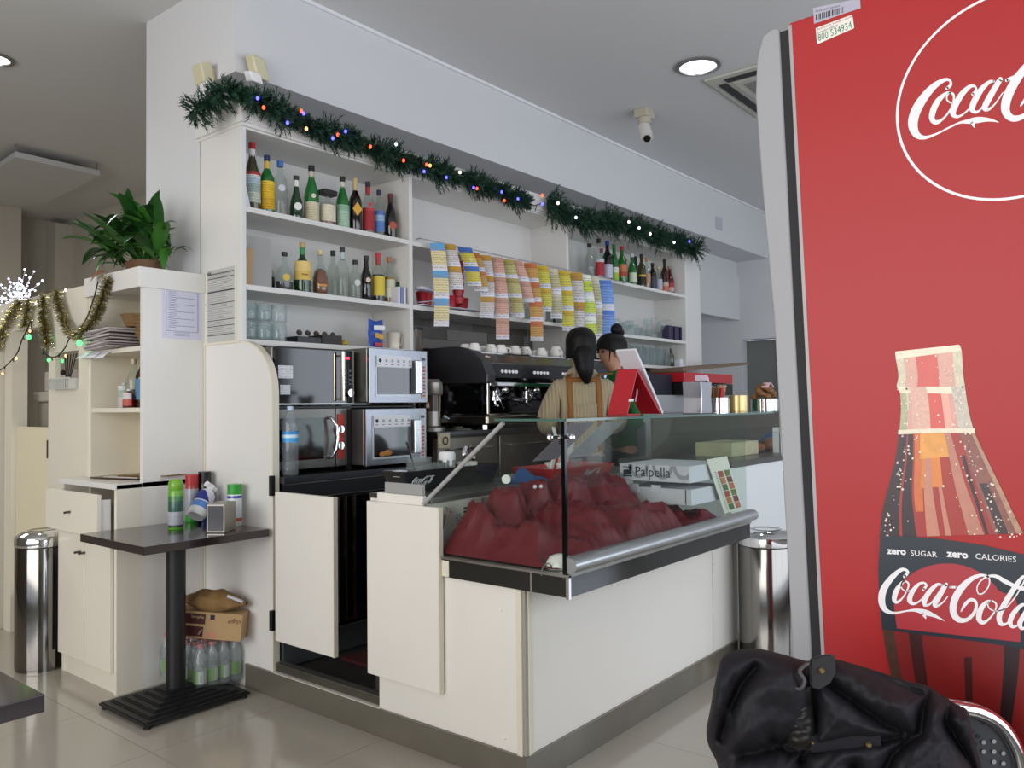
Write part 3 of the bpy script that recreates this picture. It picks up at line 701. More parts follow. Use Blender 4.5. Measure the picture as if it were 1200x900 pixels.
t = thing('water_bottle', 'large clear water bottle with blue label before the lower left microwave', 'bottle', (Y_(340, 500, 3.14).x, 3.14, .976))
R = .038; M().lathe([(.001, .004), (R*.8, 0), (R, .012), (R*.95, .03), (R, .05), (R*.96, .08), (R, .10), (R, .20), (R*.96, .215), (R, .23), (R*.85, .26), (R*.4, .29), (.012, .295), (.012, .31)], (0, 0, 0), 20).build('body', glass('water_clear', 'eef3f6', .90, .04), t, smooth=True, world=False)
M().lathe([(R*1.01, .155), (R*1.01, .205)], (0, 0, 0), 20).build('label', bands('blue_water_label', [(0, '3c9cd8'), (.4, 'c8e0f0'), (.7, '2c8cd0')], 'Z', .4), t, smooth=True, world=False)
M().lathe([(.015, .30), (.015, .32), (.001, .321)], (0, 0, 0), 14).build('cap', mat('cap_paleblue', 'b8cce0', .4), t, smooth='auto', world=False)
# ---------------- espresso machine
em = thing('espresso_machine', 'large black espresso machine with chrome groups on the back counter', 'coffee machine', (4.2, 3.35, 1.15))
ex0, ex1, ey = 3.56, 5.05, 3.08
blk = mat('machine_black', '1a1a1e', .25, coat=.3)
pr = [(ey+.10, 1.42), (ey-.03, 1.42), (ey-.035, 1.47), (ey+.0, 1.55), (ey+.09, 1.615), (ey+.22, 1.645), (ey+.60, 1.645), (ey+.62, 1.60), (ey+.62, 1.42)]
M().prism(pr, (ex0-.02, 0, 0), (0, 1, 0), (0, 0, 1), (.075, 0, 0)).build('side_cowl', mat('cowl_grey', '3a3a3e', .35, .3), em, bevel=.008)
M().prism(pr, (ex1-.05, 0, 0), (0, 1, 0), (0, 0, 1), (.075, 0, 0)).build('side_cowl', mat('cowl_grey'), em, bevel=.008)
M().prism([(ey+.10, 1.44), (ey, 1.455), (ey+.03, 1.545), (ey+.10, 1.60), (ey+.6, 1.605), (ey+.6, 1.44)], (ex0+.05, 0, 0), (0, 1, 0), (0, 0, 1), (ex1-ex0-.10, 0, 0)).build('hood', blk, em, bevel=.004)
M().box(ex0, ex1, ey+.30, ey+.60, 1.16, 1.45).build('body', mat('machine_back', '2c2a2a', .12, .9), em)
M().box(ex0-.01, ex1+.01, ey-.02, ey+.60, 1.175, 1.235).build('drip_tray', mat('tray_steel', '8a857c', .2, .95), em, bevel=.012)
M().box(ex0+.02, ex1-.02, ey-.0, ey+.30, 1.235, 1.242).build('tray_grid', chrome, em)
b = M()
for x in (ex0+.05, ex1-.05):
    for y in (ey+.05, ey+.5): b.cyl((x, y, 1.15), (x, y, 1.18), .02, n=10)
b.each('foot', chrome, em)
for x in (ex0+.03, ex1-.05):
    M().box(x, x+.02, ey+.01, ey+.05, 1.24, 1.44).build('front_pillar', chrome, em, bevel=.003)
M().box(ex0+.06, ex1-.06, ey+.015, ey+.05, 1.405, 1.43).build('group_rail', chrome, em, bevel=.004)
for k, x in enumerate((3.80, 4.12, 4.43, 4.74)):
    g_ = M().lathe([(.02, .09), (.045, .09), (.048, .06), (.038, .05), (.038, .02), (.05, .015), (.05, -.01), (.0, -.012)], (x, ey+.13, 1.33), 18).sph((x, ey+.06, 1.385), .03, 12).build('group_head', chrome, em, smooth='auto')
    M().tube([(x, ey+.10, 1.335), (x, ey+.02, 1.33), (x+.005, ey-.09, 1.315)], [.012, .014, .017], 10).build('portafilter', blk, g_, smooth=True)
    M().tube([(x, ey+.13, 1.325), (x, ey+.13, 1.30), (x-.018, ey+.12, 1.285)], .008, 8).tube([(x, ey+.13, 1.30), (x+.018, ey+.12, 1.285)], .008, 8).build('spout', chrome, g_)
    b = M()
    for j in range(5): b.cyl((x-.075+j*.034, ey+.013, 1.495), (x-.075+j*.034, ey+.004, 1.492), .0095, n=10)
    b.each('button', mat('button_white', 'd8dade', .4, emit=.35), em)
M().tube([(3.68, ey+.06, 1.41), (3.66, ey, 1.36), (3.70, ey-.02, 1.27)], .006, 6).build('steam_wand', chrome, em, smooth=True)
M().tube([(4.93, ey+.06, 1.41), (4.96, ey-.02, 1.36), (4.95, ey-.03, 1.27)], .006, 6).build('steam_wand', chrome, em, smooth=True)
pbox('screen', mat('screen_blue', '9fb4c8', .3, emit=.6), em, 4.85, 4.93, ey+.002, ey+.006, 1.475, 1.505)
M().box(ex0+.06, ex1-.06, ey+.105, ey+.109, 1.605, 1.612).box(ex0+.06, ex1-.06, ey+.565, ey+.569, 1.605, 1.66).build('cup_rail', chrome, em)
text('coffee', .022, (3.62, ey+.062, 1.575), (1, 0, 0), (0, .5, .8), mat('button_white'), em, 'script_badge', .003, .3)
# cups upside down on top of the machine
def cup_mesh(r, h):
    return M().lathe([(r*.6, 0), (r*.62, .004), (r*.93, h*.45), (r, h), (r-.003, h), (r*.88, h*.45), (r*.5, .006), (.001, .006)], (0, 0, 0), 16)
c0 = None
cups = [(545, 3.36), (556, 3.27), (566, 3.38), (575, 3.27), (587, 3.25), (597, 3.36), (603, 3.24), (613, 3.40), (616, 3.26), (626, 3.42), (634, 3.25), (642, 3.40), (612, 3.52), (651, 3.27)]
for i, (cx_, yy) in enumerate(cups):
    x = Y_(cx_, 400, yy).x; h = .055 if i < 10 else .072
    if c0 is None:
        c0 = thing('cup', '', 'cup', (x, yy, 1.665), 0, 'white cups on the coffee machine')
        cup_mesh(.038, .055).build('bowl', china, c0, smooth=True, world=False); M().tube([(.034, 0, .045), (.055, 0, .04), (.052, 0, .022), (.03, 0, .016)], .004, 6).build('handle', china, c0, world=False, smooth=True)
        c = c0
    else: c = dup(c0, (x, yy, 1.665))
    c.rotation_euler = (math.pi, 0, i*1.3); c.scale = (1.15,)*3; c.location = (x, yy, 1.607+.055*(1.5 if i > 11 else 1.15))
    if i > 11: c.scale = (1.5, 1.5, 1.5)
    c['label'] = ('small white cup upside down on the coffee machine, %s cup from the left' % ORD[i]) if i <= 11 else ('large white cup upside down %s on the coffee machine top' % ('in front of the tickets', 'farthest right')[i-12])
# grinders
def grinder(x, y, z, lab, hop):
    t = thing('coffee_grinder', lab, 'grinder', (x, y, z))
    gm = mat('grinder_grey', '8a857e', .3, .8)
    M().lathe([(.001, 0), (.085, 0), (.085, .02), (.06, .03), (.058, .11), (.001, .11)], (x, y, z), 20).build('base', gm, t, smooth='auto')
    M().cyl((x, y, z+.11), (x, y, z+.20), .062, n=20).build('dose_chamber', glass('brown_glass', '6a4a38', .6), t, smooth='auto')
    M().cyl((x, y, z+.115), (x, y, z+.16), .055, n=18).build('coffee', mat('coffee_brown', '2c1a10', .9), t)
    M().lathe([(.001, .20), (.068, .20), (.072, .21), (.072, .27), (.05, .29), (.001, .29)], (x, y, z), 20).build('collar', gm, t, smooth='auto')
    M().cyl((x+.05, y-.06, z+.08), (x+.05, y-.10, z+.06), .010, n=8).build('lever', chrome, t)
    if hop:
        M().lathe([(.05, .29), (.10, .40), (.105, .42), (.105, .60)], (x, y, z), 22).build('hopper', glass('hopper_glass', 'b8aa98', .72), t, smooth='auto')
        M().lathe([(.001, .30), (.045, .30), (.095, .40), (.001, .42)], (x, y, z), 20).build('beans', mat('coffee_brown'), t)
        M().lathe([(.001, .60), (.107, .60), (.107, .615), (.001, .615)], (x, y, z), 20).build('lid', black, t)
    return t
grinder(3.235, 3.21, 1.15, 'steel coffee doser with brown glass between microwaves and machine', False)
grinder(3.40, 3.58, 1.15, 'tall coffee grinder with cylindrical bean hopper behind the microwaves', True)
t = thing('power_socket', 'beige socket box with round outlet beside the coffee grinder', 'socket', (3.2, 3.08, 1.12))
M().box(3.16, 3.24, 3.062, 3.082, 1.06, 1.14).build('box', mat('socket_beige', 'b0a48c', .5), t, bevel=.003)
M().lathe([(.024, 0), (.016, .002)], (0, 0, 0), 16).build('rim', mat('bronze_hinge'), t, world=False).location = (0, -.02, -.02)
t.children[-1].rotation_euler = (math.pi/2, 0, 0)
# things lying under the machine
t = thing('pan_lid', 'round grey knock-box lid lying at the front of coffee plinth', 'lid', (3.43, 3.16, 1.151))
M().lathe([(.001, .02), (.03, .02), (.035, .012), (.08, .008), (.085, 0), (.001, 0)], (3.43, 3.18, 1.151), 24).build('plate', dsteel, t, smooth='auto')
# =====================================================================  BOTTLES
cap_m = {}
def capm(c): return mat('cap_'+c, c, .35, coat=.2)
PROF = {
 'tall': [(0, 0), (.96, 0), (1, .015), (1, .56), (.93, .62), (.55, .72), (.36, .78), (.34, .93)],
 'wine': [(0, 0), (.95, 0), (1, .01), (1, .45), (.92, .55), (.62, .68), (.40, .78), (.36, .93)],
 'squat': [(0, 0), (.96, 0), (1, .02), (1, .42), (.97, .52), (.80, .60), (.42, .68), (.30, .74), (.30, .92)],
 'slim': [(0, 0), (.96, 0), (1, .01), (1, .60), (.88, .68), (.42, .76), (.38, .93)],
 'round': [(0, 0), (.7, 0), (.95, .10), (1, .25), (.96, .40), (.75, .55), (.38, .66), (.27, .72), (.27, .92)],
 'flat': [(0, 0), (.96, 0), (1, .02), (1, .60), (.92, .66), (.40, .72), (.32, .76), (.32, .93)],
 'lean': [(0, 0), (.96, 0), (1, .02), (1, .28), (.85, .45), (.5, .62), (.38, .72), (.36, .93)],
}
GL = {'clear': glass('bottle_clear', 'eff4f1', .95, .03), 'green': mat('bottle_green', '1d6a2c', .06, coat=.6), 'dkgreen': mat('bottle_dark_green', '123a1c', .06, coat=.6),
      'black': mat('bottle_black', '120e0c', .07, coat=.6), 'brown': mat('bottle_brown', '3a1c0e', .07, coat=.6), 'blue': glass('bottle_blue', 'b8cfe0', .7),
      'red': mat('bottle_red', '5a120c', .08, coat=.5), 'olive': mat('bottle_olive', '3a3a14', .07, coat=.5)}
LQ = {'amber': mat('liquor_amber', '7a3c14', .1, coat=.3), 'gold': mat('liquor_gold', 'a8792a', .1, coat=.3), 'dark': mat('liquor_dark', '1c0d08', .1), 'red': mat('liquor_red', '8a1a14', .1)}
def bottle(px_, y, z, h, r, prof, gl, cap, label, lab=None, liq=None, emblem=None, sy=1, foil=None, group=None, X=None):
    x = Y_(px_, 470, y).x if X is None else X
    t = thing('bottle', label, 'bottle', (x, y, z), 0, group); P = PROF[prof]; n = 18
    M().lathe([(max(a*r, .0005), c*h) for a, c in P], (0, 0, 0), n, sy=sy).build('glass', GL[gl], t, smooth=True, world=False)
    nk = P[-1][0]*r
    M().lathe([(nk*1.18, .90*h), (nk*1.2, h), (.0005, h)], (0, 0, 0), 12, sy=max(sy, .8)).build('cap', capm(cap), t, world=False, smooth='auto')
    if liq:
        k, fill = liq; q = [(.0005, .012)]+[(max(a*r-.004, .0005), c*h) for a, c in P[1:] if c < fill]
        e = [p for p in P if p[1] >= fill][0]; q += [(max(e[0]*r-.004, .002), fill*h), (.0005, fill*h)]
        M().lathe(q, (0, 0, 0), 14, sy=sy).build('liquid', LQ[k], t, world=False, smooth='auto')
    if lab:
        z0, z1, stops = lab[:3]; nm = 'label_'+'_'.join(c for _, c in stops)+('r' if len(lab) < 4 else '')
        M().lathe([(r*1.012, z0*h), (r*1.012, z1*h)], (0, 0, 0), 14, math.radians(175), math.radians(325), sy=sy).build('label', bands(nm, stops, 'Z', .6, 12 if len(lab) < 4 else 0, '2a2420', .38), t, world=False, smooth=True)
    if foil:
        M().lathe([(nk*1.1, .76*h), (nk*1.12, .90*h)], (0, 0, 0), 12, sy=max(sy, .8)).build('neck_foil', capm(foil), t, world=False)
    if emblem:
        kind, c, zc, s = emblem; b = M(); v = Vector((-.37, -.93, 0)).normalized(); u = Vector((.93, -.37, 0)).normalized(); o = v*(r*1.04 if sy == 1 else r*sy*1.04)+Vector((0, 0, zc*h))
        pts = {'disc': [(math.cos(a*math.pi/7), math.sin(a*math.pi/7)) for a in range(14)], 'diamond': [(0, -1.3), (.9, 0), (0, 1.3), (-.9, 0)], 'bar': [(-1, -.25), (1, -.25), (1, .25), (-1, .25)]}[kind]
        b.prism(pts, o, u*s, Vector((0, 0, s)), v*.0015); b.build('emblem', mat('emblem_'+c, c, .5), t, world=False)
    return t
Z1, Z2, Z3, Z1R, Z2R = 2.2515, 1.8785, 1.6185, 2.2765, 1.8565
yb = 3.47
bottle(296, yb, Z1, .345, .040, 'wine', 'olive', 'b01c28', 'tall dark bottle with red cap and pale landscape label, first on top shelf', (.12, .56, [(0, 'c8cfc0'), (.35, '9fb8b0'), (.6, 'b8cdd8'), (.8, 'e2e2e2'), (.9, 'b03030')]), foil='e8e4e0')
bottle(313.5, yb, Z1, .30, .038, 'tall', 'green', '1c2a5a', 'green bottle with navy cap and bright yellow label on top shelf', (.08, .55, [(0, 'd8a818'), (.4, 'e8bc20'), (.85, 'f0c830')]), foil='d8b850')
bottle(329, yb, Z1, .29, .036, 'slim', 'clear', '3f6cb4', 'clear crystal bottle with blue cap beside the yellow labelled bottle', emblem=('disc', 'c8c8d0', .5, .018))
bottle(348, yb, Z1, .235, .034, 'lean', 'dkgreen', '26282a', 'short dark green bottle with round emblem and white neck band', emblem=('disc', 'e4e2dc', .30, .020), foil='e4e2dc')
bottle(366, yb, Z1, .31, .039, 'wine', 'green', '141414', 'green sparkling wine bottle with cream label and black cap, left green one', (.02, .36, [(0, 'cfc6a0'), (.7, 'd8d0b0')]), foil='c8c0a8', emblem=('disc', 'd8d4c0', .46, .012))
t = bottle(385, yb, Z1, .19, .046, 'flat', 'clear', '1c1614', 'square clear bottle with wide flat black stopper and cream label', (.15, .62, [(0, 'e4dcc0')]), liq=('amber', .2), sy=.8)
M().box(-.045, .045, -.03, .03, .172, .20).build('wide_stopper', capm('1c1614'), t, world=False, bevel=.004)
bottle(402.5, yb, Z1, .295, .037, 'wine', 'green', '141414', 'green sparkling wine bottle with mint label and dark cap, right green one', (.02, .46, [(0, 'a8c8b0'), (.75, '8fb89a')]), foil='cfcfc0')
bottle(417.5, yb, Z1, .305, .036, 'tall', 'black', 'c8b47c', 'dark bottle with gold cap and yellow diamond label', emblem=('diamond', 'd8a438', .42, .03), foil='c8b47c')
bottle(432.5, yb, Z1, .305, .037, 'tall', 'clear', '18181c', 'clear bottle with large red label and black cap', (.10, .50, [(0, 'a8242c'), (.85, 'c04040')]), liq=('red', .12), foil='a02028', emblem=('disc', 'b83a3c', .56, .012))
bottle(445.5, yb, Z1, .275, .031, 'slim', 'clear', '18204a', 'slim clear bottle with blue white label and navy cap', (.12, .55, [(0, '5a86c8'), (.5, '9fbcdc'), (.8, '4a78c0')]))
bottle(459, yb, Z1, .27, .037, 'wine', 'black', '5a1c14', 'black bottle with round red and gold crest, last in left bay', emblem=('disc', 'b04a30', .30, .022), foil='3a1010')
tag(M().box(*(lambda p: (p.x-.03, p.x+.03, 3.45, 3.55, Z1, Z1+.16))(Y_(473, 260, 3.5))).build('napkin_pack', mat('tissue_white', 'd8d8e2', .8, bump=.5, bscale=30), None, bevel=.008), 'crumpled white packet at right end of the top shelf', 'packet')
tag(M().box(*(lambda p: (p.x-.02, p.x+.035, 3.46, 3.52, Z1+.161, Z1+.215))(Y_(472, 245, 3.5))).build('yellow_carton', mat('yellow_card', 'c8901c', .6)), 'small yellow carton lying on the white packet', 'box')
tag(M().prism([(0, 0), (.05, 0), (.01, .16)], (2.183, 3.42, Z1), (1, 0, 0), (0, 0, 1), (0, .004, 0)).build('folded_paper', paper), 'folded pale paper at left end of the top shelf', 'paper')
# second shelf
yb = 3.48
t = thing('document_holder', 'clear acrylic holder with white leaflets at left end of the middle shelf', 'holder', (2.25, 3.42, Z2))
M().obox((2.285, 3.43, Z2+.125), (.055, 0, 0), (0, .003, .0), (0, 0, .12)).build('leaflet', mat('lilac_paper', 'cfcde0', .7), t)
M().obox((2.215, 3.43, Z2+.09), (.018, 0, 0), (.0, .02, 0), (.006, 0, .088)).build('envelopes', mat('kraft_paper', 'b89a70', .8, var=.15), t)
M().box(2.20, 2.345, 3.415, 3.42, Z2, Z2+.245).box(2.20, 2.345, 3.455, 3.46, Z2, Z2+.2).build('acrylic', glass('acrylic'), t)
bottle(0, 3.58, Z2, .29, .04, 'tall', 'clear', 'd8dadc', 'clear bottle with white cap behind the leaflet holder', X=2.235)
bottle(313, 3.60, Z2, .215, .046, 'round', 'clear', 'c8ccc8', 'clear decanter with dark liquor behind the leaflet holder edge', liq=('dark', .4))
bottle(334, yb, Z2, .205, .050, 'round', 'clear', '1a1a18', 'round clear flask with black cap and yellow disc label', liq=('dark', .25), sy=.7, emblem=('disc', 'd8b848', .35, .018))
bottle(355, yb, Z2, .27, .046, 'squat', 'dkgreen', 'c0a070', 'green necked whisky bottle with large yellow label', (.26, .62, [(0, 'd8b860'), (.5, 'e4c87c')], 1), foil='2a8a4a', emblem=('bar', '9a6a20', .36, .016))
bottle(376, yb, Z2, .245, .044, 'round', 'clear', 'd8c890', 'amber liquor bottle with pale stopper and small gold label', liq=('amber', .6), emblem=('bar', 'c88a30', .22, .022))
bottle(391, 3.60, Z2, .285, .032, 'slim', 'clear', '1a1a1a', 'tall clear bottle with black cap behind the others', )
bottle(402, yb, Z2, .285, .036, 'tall', 'clear', '202226', 'tall clear empty bottle with pourer on middle shelf', foil='b8c4c8')
bottle(417, yb, Z2, .225, .038, 'flat', 'clear', '141414', 'clear bottle with black cap and round pale emblem', emblem=('disc', 'c8ccc8', .42, .018))
bottle(430, yb, Z2, .26, .034, 'wine', 'black', '101012', 'black bottle with white round emblem on the middle shelf', emblem=('disc', 'd8c0b0', .46, .014))
bottle(444, yb, Z2, .29, .038, 'tall', 'clear', 'c8202c', 'clear bottle with tall red cap and black liquor', (.14, .52, [(0, 'd8c040')], 1), liq=('dark', .56), foil='b0302c')
bottle(457, yb, Z2, .275, .034, 'tall', 'clear', 'b06a28', 'golden liqueur bottle with copper cap and cream label', (.14, .52, [(0, 'd8d8c8'), (.5, 'c8c8b0')], 1), liq=('gold', .58))
bottle(471.5, yb, Z2, .205, .040, 'flat', 'black', '141412', 'squat square black bottle with white and orange label, last on middle shelf', (.08, .62, [(0, 'd8d4c8'), (.4, 'b84828'), (.55, 'd8d4c8'), (.7, '2a5a34')], 1), sy=.7)
t = thing('napkin_packets', 'stack of upright white and blue packets at right end of middle shelf', 'packets', (3.23, 3.4, Z2))
for k, c in enumerate(('d8d8e4', '7c86b8', 'd8d8e4')):
    M().box(3.165+k*.022, 3.182+k*.022, 3.39, 3.47, Z2, Z2+.095).build('packet', mat('packet_'+c, c, .6), t)
# right bay top shelf
yr = 3.48
R_ = [(693, 'wine', 'clear', '18181c', .27, .042, None, None, 'clear empty bottle with black cap, first in right bay'),
 (704, 'tall', 'clear', '1c1c1e', .33, .042, (.10, .5, [(0, 'b02430'), (.8, 'd0d0d0')]), 'red', 'clear bottle with big red label in the right bay'),
 (707, 'slim', 'clear', 'b02030', .30, .034, None, 'red', 'red capped bottle peeping behind the red labelled one'),
 (714, 'tall', 'black', '23409c', .33, .042, (.08, .42, [(0, 'c8c8dc')]), None, 'dark bottle with blue cap and white label, right bay'),
 (722, 'wine', 'green', '3a7a34', .32, .036, (.04, .4, [(0, '9cc23c'), (.6, 'd8e0c8')]), None, 'bright green bottle with lime label, right bay'),
 (731, 'wine', 'green', 'b01c24', .32, .044, (.20, .52, [(0, 'b0442c'), (.4, 'c8784c')]), None, 'green bottle with red cap and red picture label'),
 (735, 'slim', 'clear', 'b01c24', .27, .03, None, 'red', 'small red capped bottle tucked beside the green one'),
 (743, 'wine', 'green', 'd0d0d0', .28, .040, (.14, .42, [(0, 'd0d8c0')]), None, 'green bottle with white cap and white label, right bay'),
 (747, 'slim', 'dkgreen', '141414', .31, .034, None, None, 'tall dark bottle behind the white capped green one'),
 (754, 'tall', 'olive', '141414', .30, .038, (.1, .4, [(0, '1c1c14'), (.8, 'c8b040')], 1), None, 'olive bottle with black cap and black gold label'),
 (760, 'tall', 'clear', 'c8845c', .28, .034, (.2, .5, [(0, 'b88a6c')]), 'gold', 'pinkish gold bottle in the middle of the right bay'),
 (767, 'slim', 'black', '18181c', .25, .034, (.1, .5, [(0, '3a3c50')], 1), None, 'small dark blue bottle, right bay'),
 (774, 'wine', 'clear', 'd0b888', .23, .034, (.1, .5, [(0, 'b8b8c8')]), None, 'short silver labelled bottle with gold cap, right bay'),
 (781, 'tall', 'brown', '141010', .31, .036, (.08, .34, [(0, 'c87050'), (.5, 'c8b0a0')]), None, 'tall brown bottle with orange label, right bay'),
 (787, 'wine', 'red', 'a08878', .26, .040, (.1, .4, [(0, 'c8a89c'), (.5, 'a83028')]), None, 'dark red bottle with curly red label, last of right bay')]
for (a, pf_, gl, cp_, h, r, lb, lq, L_) in R_:
    back = 'behind' in L_ or 'beside the green' in L_
    bottle(a, 3.60 if back else yr, Z1R, h, r, pf_, gl, cp_, L_, lb, (lq, .3) if lq else None)
p = Y_(797, 340, 3.56)
t = thing('biscuit_box', 'navy and yellow flat box at the right end of right bay', 'box', (p.x, 3.56, Z1R))
M().box(p.x-.12, p.x+.10, 3.50, 3.60, Z1R, Z1R+.24).build('carton', mat('navy_card', '161c4c', .5), t, bevel=.003)
M().prism([(-.12, .12), (.10, .14), (.10, .20), (-.12, .17)], (p.x, 3.498, Z1R), (1, 0, 0), (0, 0, 1), (0, -.001, 0)).build('yellow_band', mat('pale_yellow', 'a8a468', .5), t)
# glasses
wg = glass('glassware', 'f4f8f8', .92, .02)
def tumbler(r, h, y0): return M().lathe([(.0005, .006), (r*.78, .006), (r*.98, h), (r, h), (r*.82, 0), (.0005, 0)], (0, 0, 0), 14)
def goblet(r, h): return M().lathe([(r*.8, 0), (r*.8, .004), (.006, .01), (.005, h*.45), (.012, h*.5), (r*.9, h*.68), (r, h*.82), (r*.88, h), (r*.84, h), (r*.94, h*.8), (.001, h*.52)], (0, 0, 0), 14)
GP = {}
def glassware(kind, x, y, z, label, group, scale=1.0, flip=False):
    if kind not in GP:
        b = {'tumbler': lambda: tumbler(.036, .085, 0), 'tall': lambda: tumbler(.030, .13, 0), 'goblet': lambda: goblet(.036, .14), 'coupe': lambda: goblet(.045, .17), 'jar': lambda: M().lathe([(.0005, .004), (.038, .004), (.04, .01), (.041, .07), (.036, .085), (.036, .09), (.0335, .09), (.037, .07), (.036, .01), (.0005, .008)], (0, 0, 0), 14)}[kind]()
        o = b.build('glass' if kind != 'goblet' else 'stem_glass', wg, None, smooth=True); GP[kind] = o
    else:
        o = GP[kind].copy(); COL.objects.link(o)
    o.location = (x, y, z+(scale*{'tumbler': .085, 'tall': .13, 'goblet': .14, 'coupe': .17, 'jar': .09}[kind] if flip else 0)); o.rotation_euler = (math.pi if flip else 0, 0, 0); o.scale = (scale,)*3
    tag(o, label, 'glass', group); return o
gs = [(2.205, 3.43, 0), (2.29, 3.43, 0), (2.375, 3.43, 0), (2.205, 3.43, 1), (2.29, 3.43, 1), (2.375, 3.43, 1), (2.23, 3.52, 0), (2.32, 3.52, 0), (2.40, 3.52, 0), (2.25, 3.52, 1), (2.34, 3.52, 1)]
for i, (x, y, l) in enumerate(gs):
    glassware('jar', x+.02, y, Z3+l*.0915, 'clear tumbler stack above tall rounded panel: %s tier, %s row, %s' % (('lower', 'upper')[l], 'front' if y < 3.5 else 'rear', ('leftmost', 'middle', 'right')[min(2, int((x-2.19)/.075))]), 'stacked tumblers in the left bay', 1.0)
t = thing('bar_caddy', 'low black caddy of small items on the lower left shelf', 'caddy', (2.60, 3.45, Z3))
M().box(2.50, 2.78, 3.42, 3.53, Z3, Z3+.035).build('tray', black, t, bevel=.003)
M().box(2.65, 2.78, 3.415, 3.42, Z3, Z3+.052).box(2.65, 2.78, 3.42, 3.53, Z3+.036, Z3+.05).build('box', mat('caddy_dark', '2a221e', .5), t)
b = M()
for k in range(9): b.sph((2.53+k*.027, 3.45+.03*(k % 2), Z3+.058), .014, 8)
b.build('bar_tools', mat('tool_mix', '58504a', .4, .4), t)
tag(M().sph((2.82, 3.45, Z3+.018), .026, 10, (1, 1, .7)).build('lemon', mat('lemon', 'b8a434', .5)), 'small yellow lemon beside the black caddy', 'lemon')
t = thing('crisp_packet', 'blue crisps packet with yellow crisp picture standing on lower left shelf', 'packet', (3.0, 3.43, Z3))
xq = Y_(440, 392, 3.43).x
M().grid(lambda u, v: (xq-.052+.104*u+.004*math.sin(v*9), 3.43-.028*math.sin(math.pi*u)*math.sin(math.pi*min(1, v*1.05))**.5, Z3+.155*v+(.006*math.cos(u*math.pi*2) if v > .95 else 0)), 10, 12).grid(lambda u, v: (xq+.052-.104*u, 3.43+.028*math.sin(math.pi*u)*math.sin(math.pi*min(1, v*1.05))**.5, Z3+.155*v+(.006*math.cos(u*math.pi*2) if v > .95 else 0)), 10, 12).build('bag', mat('packet_blue', '1c4aa8', .3, coat=.3), t, smooth=True)
b = M(); b.prism([(math.cos(a*.45), .8*math.sin(a*.45)) for a in range(14)], (xq+.010, 3.397, Z3+.062), (.02, 0, 0), (0, 0, .02), (0, -.002, 0)).prism([(math.cos(a*.45), .8*math.sin(a*.45)) for a in range(14)], (xq-.015, 3.399, Z3+.068), (.018, 0, 0), (0, 0, .018), (0, -.002, 0)).build('crisp_picture', mat('crisp_yellow', 'd8a848', .6), t)
M().prism([(-.04, 0), (.04, .004), (.04, .03), (-.04, .026)], (xq, 3.398, Z3+.095), (1, 0, 0), (0, 0, 1), (0, -.002, 0)).build('white_banner', whitep, t)
M().prism([(-.028, 0), (.03, 0), (.03, .02), (-.028, .02)], (xq, 3.404, Z3+.008), (1, 0, 0), (0, 0, 1), (0, -.002, 0)).build('red_banner', redp, t)
def mug(x, y, z, label, m=china, s=1.0, group=None):
    t = thing('mug', label, 'mug', (x, y, z), 0, group)
    M().lathe([(.0005, 0), (.034, 0), (.036, .01), (.041, .095), (.038, .095), (.033, .012), (.0005, .01)], (0, 0, 0), 18).build('bowl', m, t, smooth=True, world=False)
    M().tube([(.038, 0, .08), (.062, 0, .078), (.066, 0, .05), (.055, 0, .025), (.036, 0, .02)], .0055, 8).build('handle', m, t, smooth=True, world=False)
    t.scale = (s, s, s); return t
mug(Y_(461, 398, 3.45).x, 3.45, Z3, 'cream mug standing alone beside the blue crisps packet', mat('mug_cream', 'd8d0c0', .25, coat=.3))
# middle bay contents (lower shelf)
t = thing('red_paper_cups', 'red printed paper cups on a tray of papers behind the tickets', 'cups', (3.5, 3.45, Z2))
for k, pxx in enumerate((500, 527, 540)):
    x = Y_(pxx, 350, 3.44+.03*k).x; q = M().lathe([(.04, 0), (.052, .085), (.054, .088)], (x, 3.46+.02*k, Z2+.01), 18).build('cup', redp, t, smooth=True)
    if k == 0: CUPX = x
for k in range(5):
    x = 3.40+k*.10; M().obox((x, 3.42, Z2+.006+k*.002), (.09, .02, 0), (-.02, .05, .0), (0, 0, .0015)).build('sheet', paper, t)
M().obox((3.40, 3.39, Z2+.10), (.075, 0, -.004), (0, .03, 0), (0, 0, .008)).obox((3.46, 3.42, Z2+.045), (.10, .02, .02), (-.01, .03, 0), (0, 0, .002)).build('bags', mat('lilac_paper'), t)
for i, pxx in enumerate((607, 620, 633, 641, 655)):
    x = Y_(pxx, 370, 3.46).x
    if i in (0, 2): mug(x, 3.46, Z2, 'white mug hanging shelf place behind the %s' % ('silver tickets' if i == 0 else 'orange tickets'), china, 1.0)
    else: glassware('tumbler', x, 3.46, Z2, 'small clear tumbler behind the %s ticket strip on middle bay shelf' % {1: 'olive', 3: 'champagne', 4: 'last yellow'}.get(i, ''), 'tumblers behind the tickets')
bottle(653, 3.50, Z2, .16, .03, 'tall', 'black', '141414', 'small black bottle at right end of middle bay')
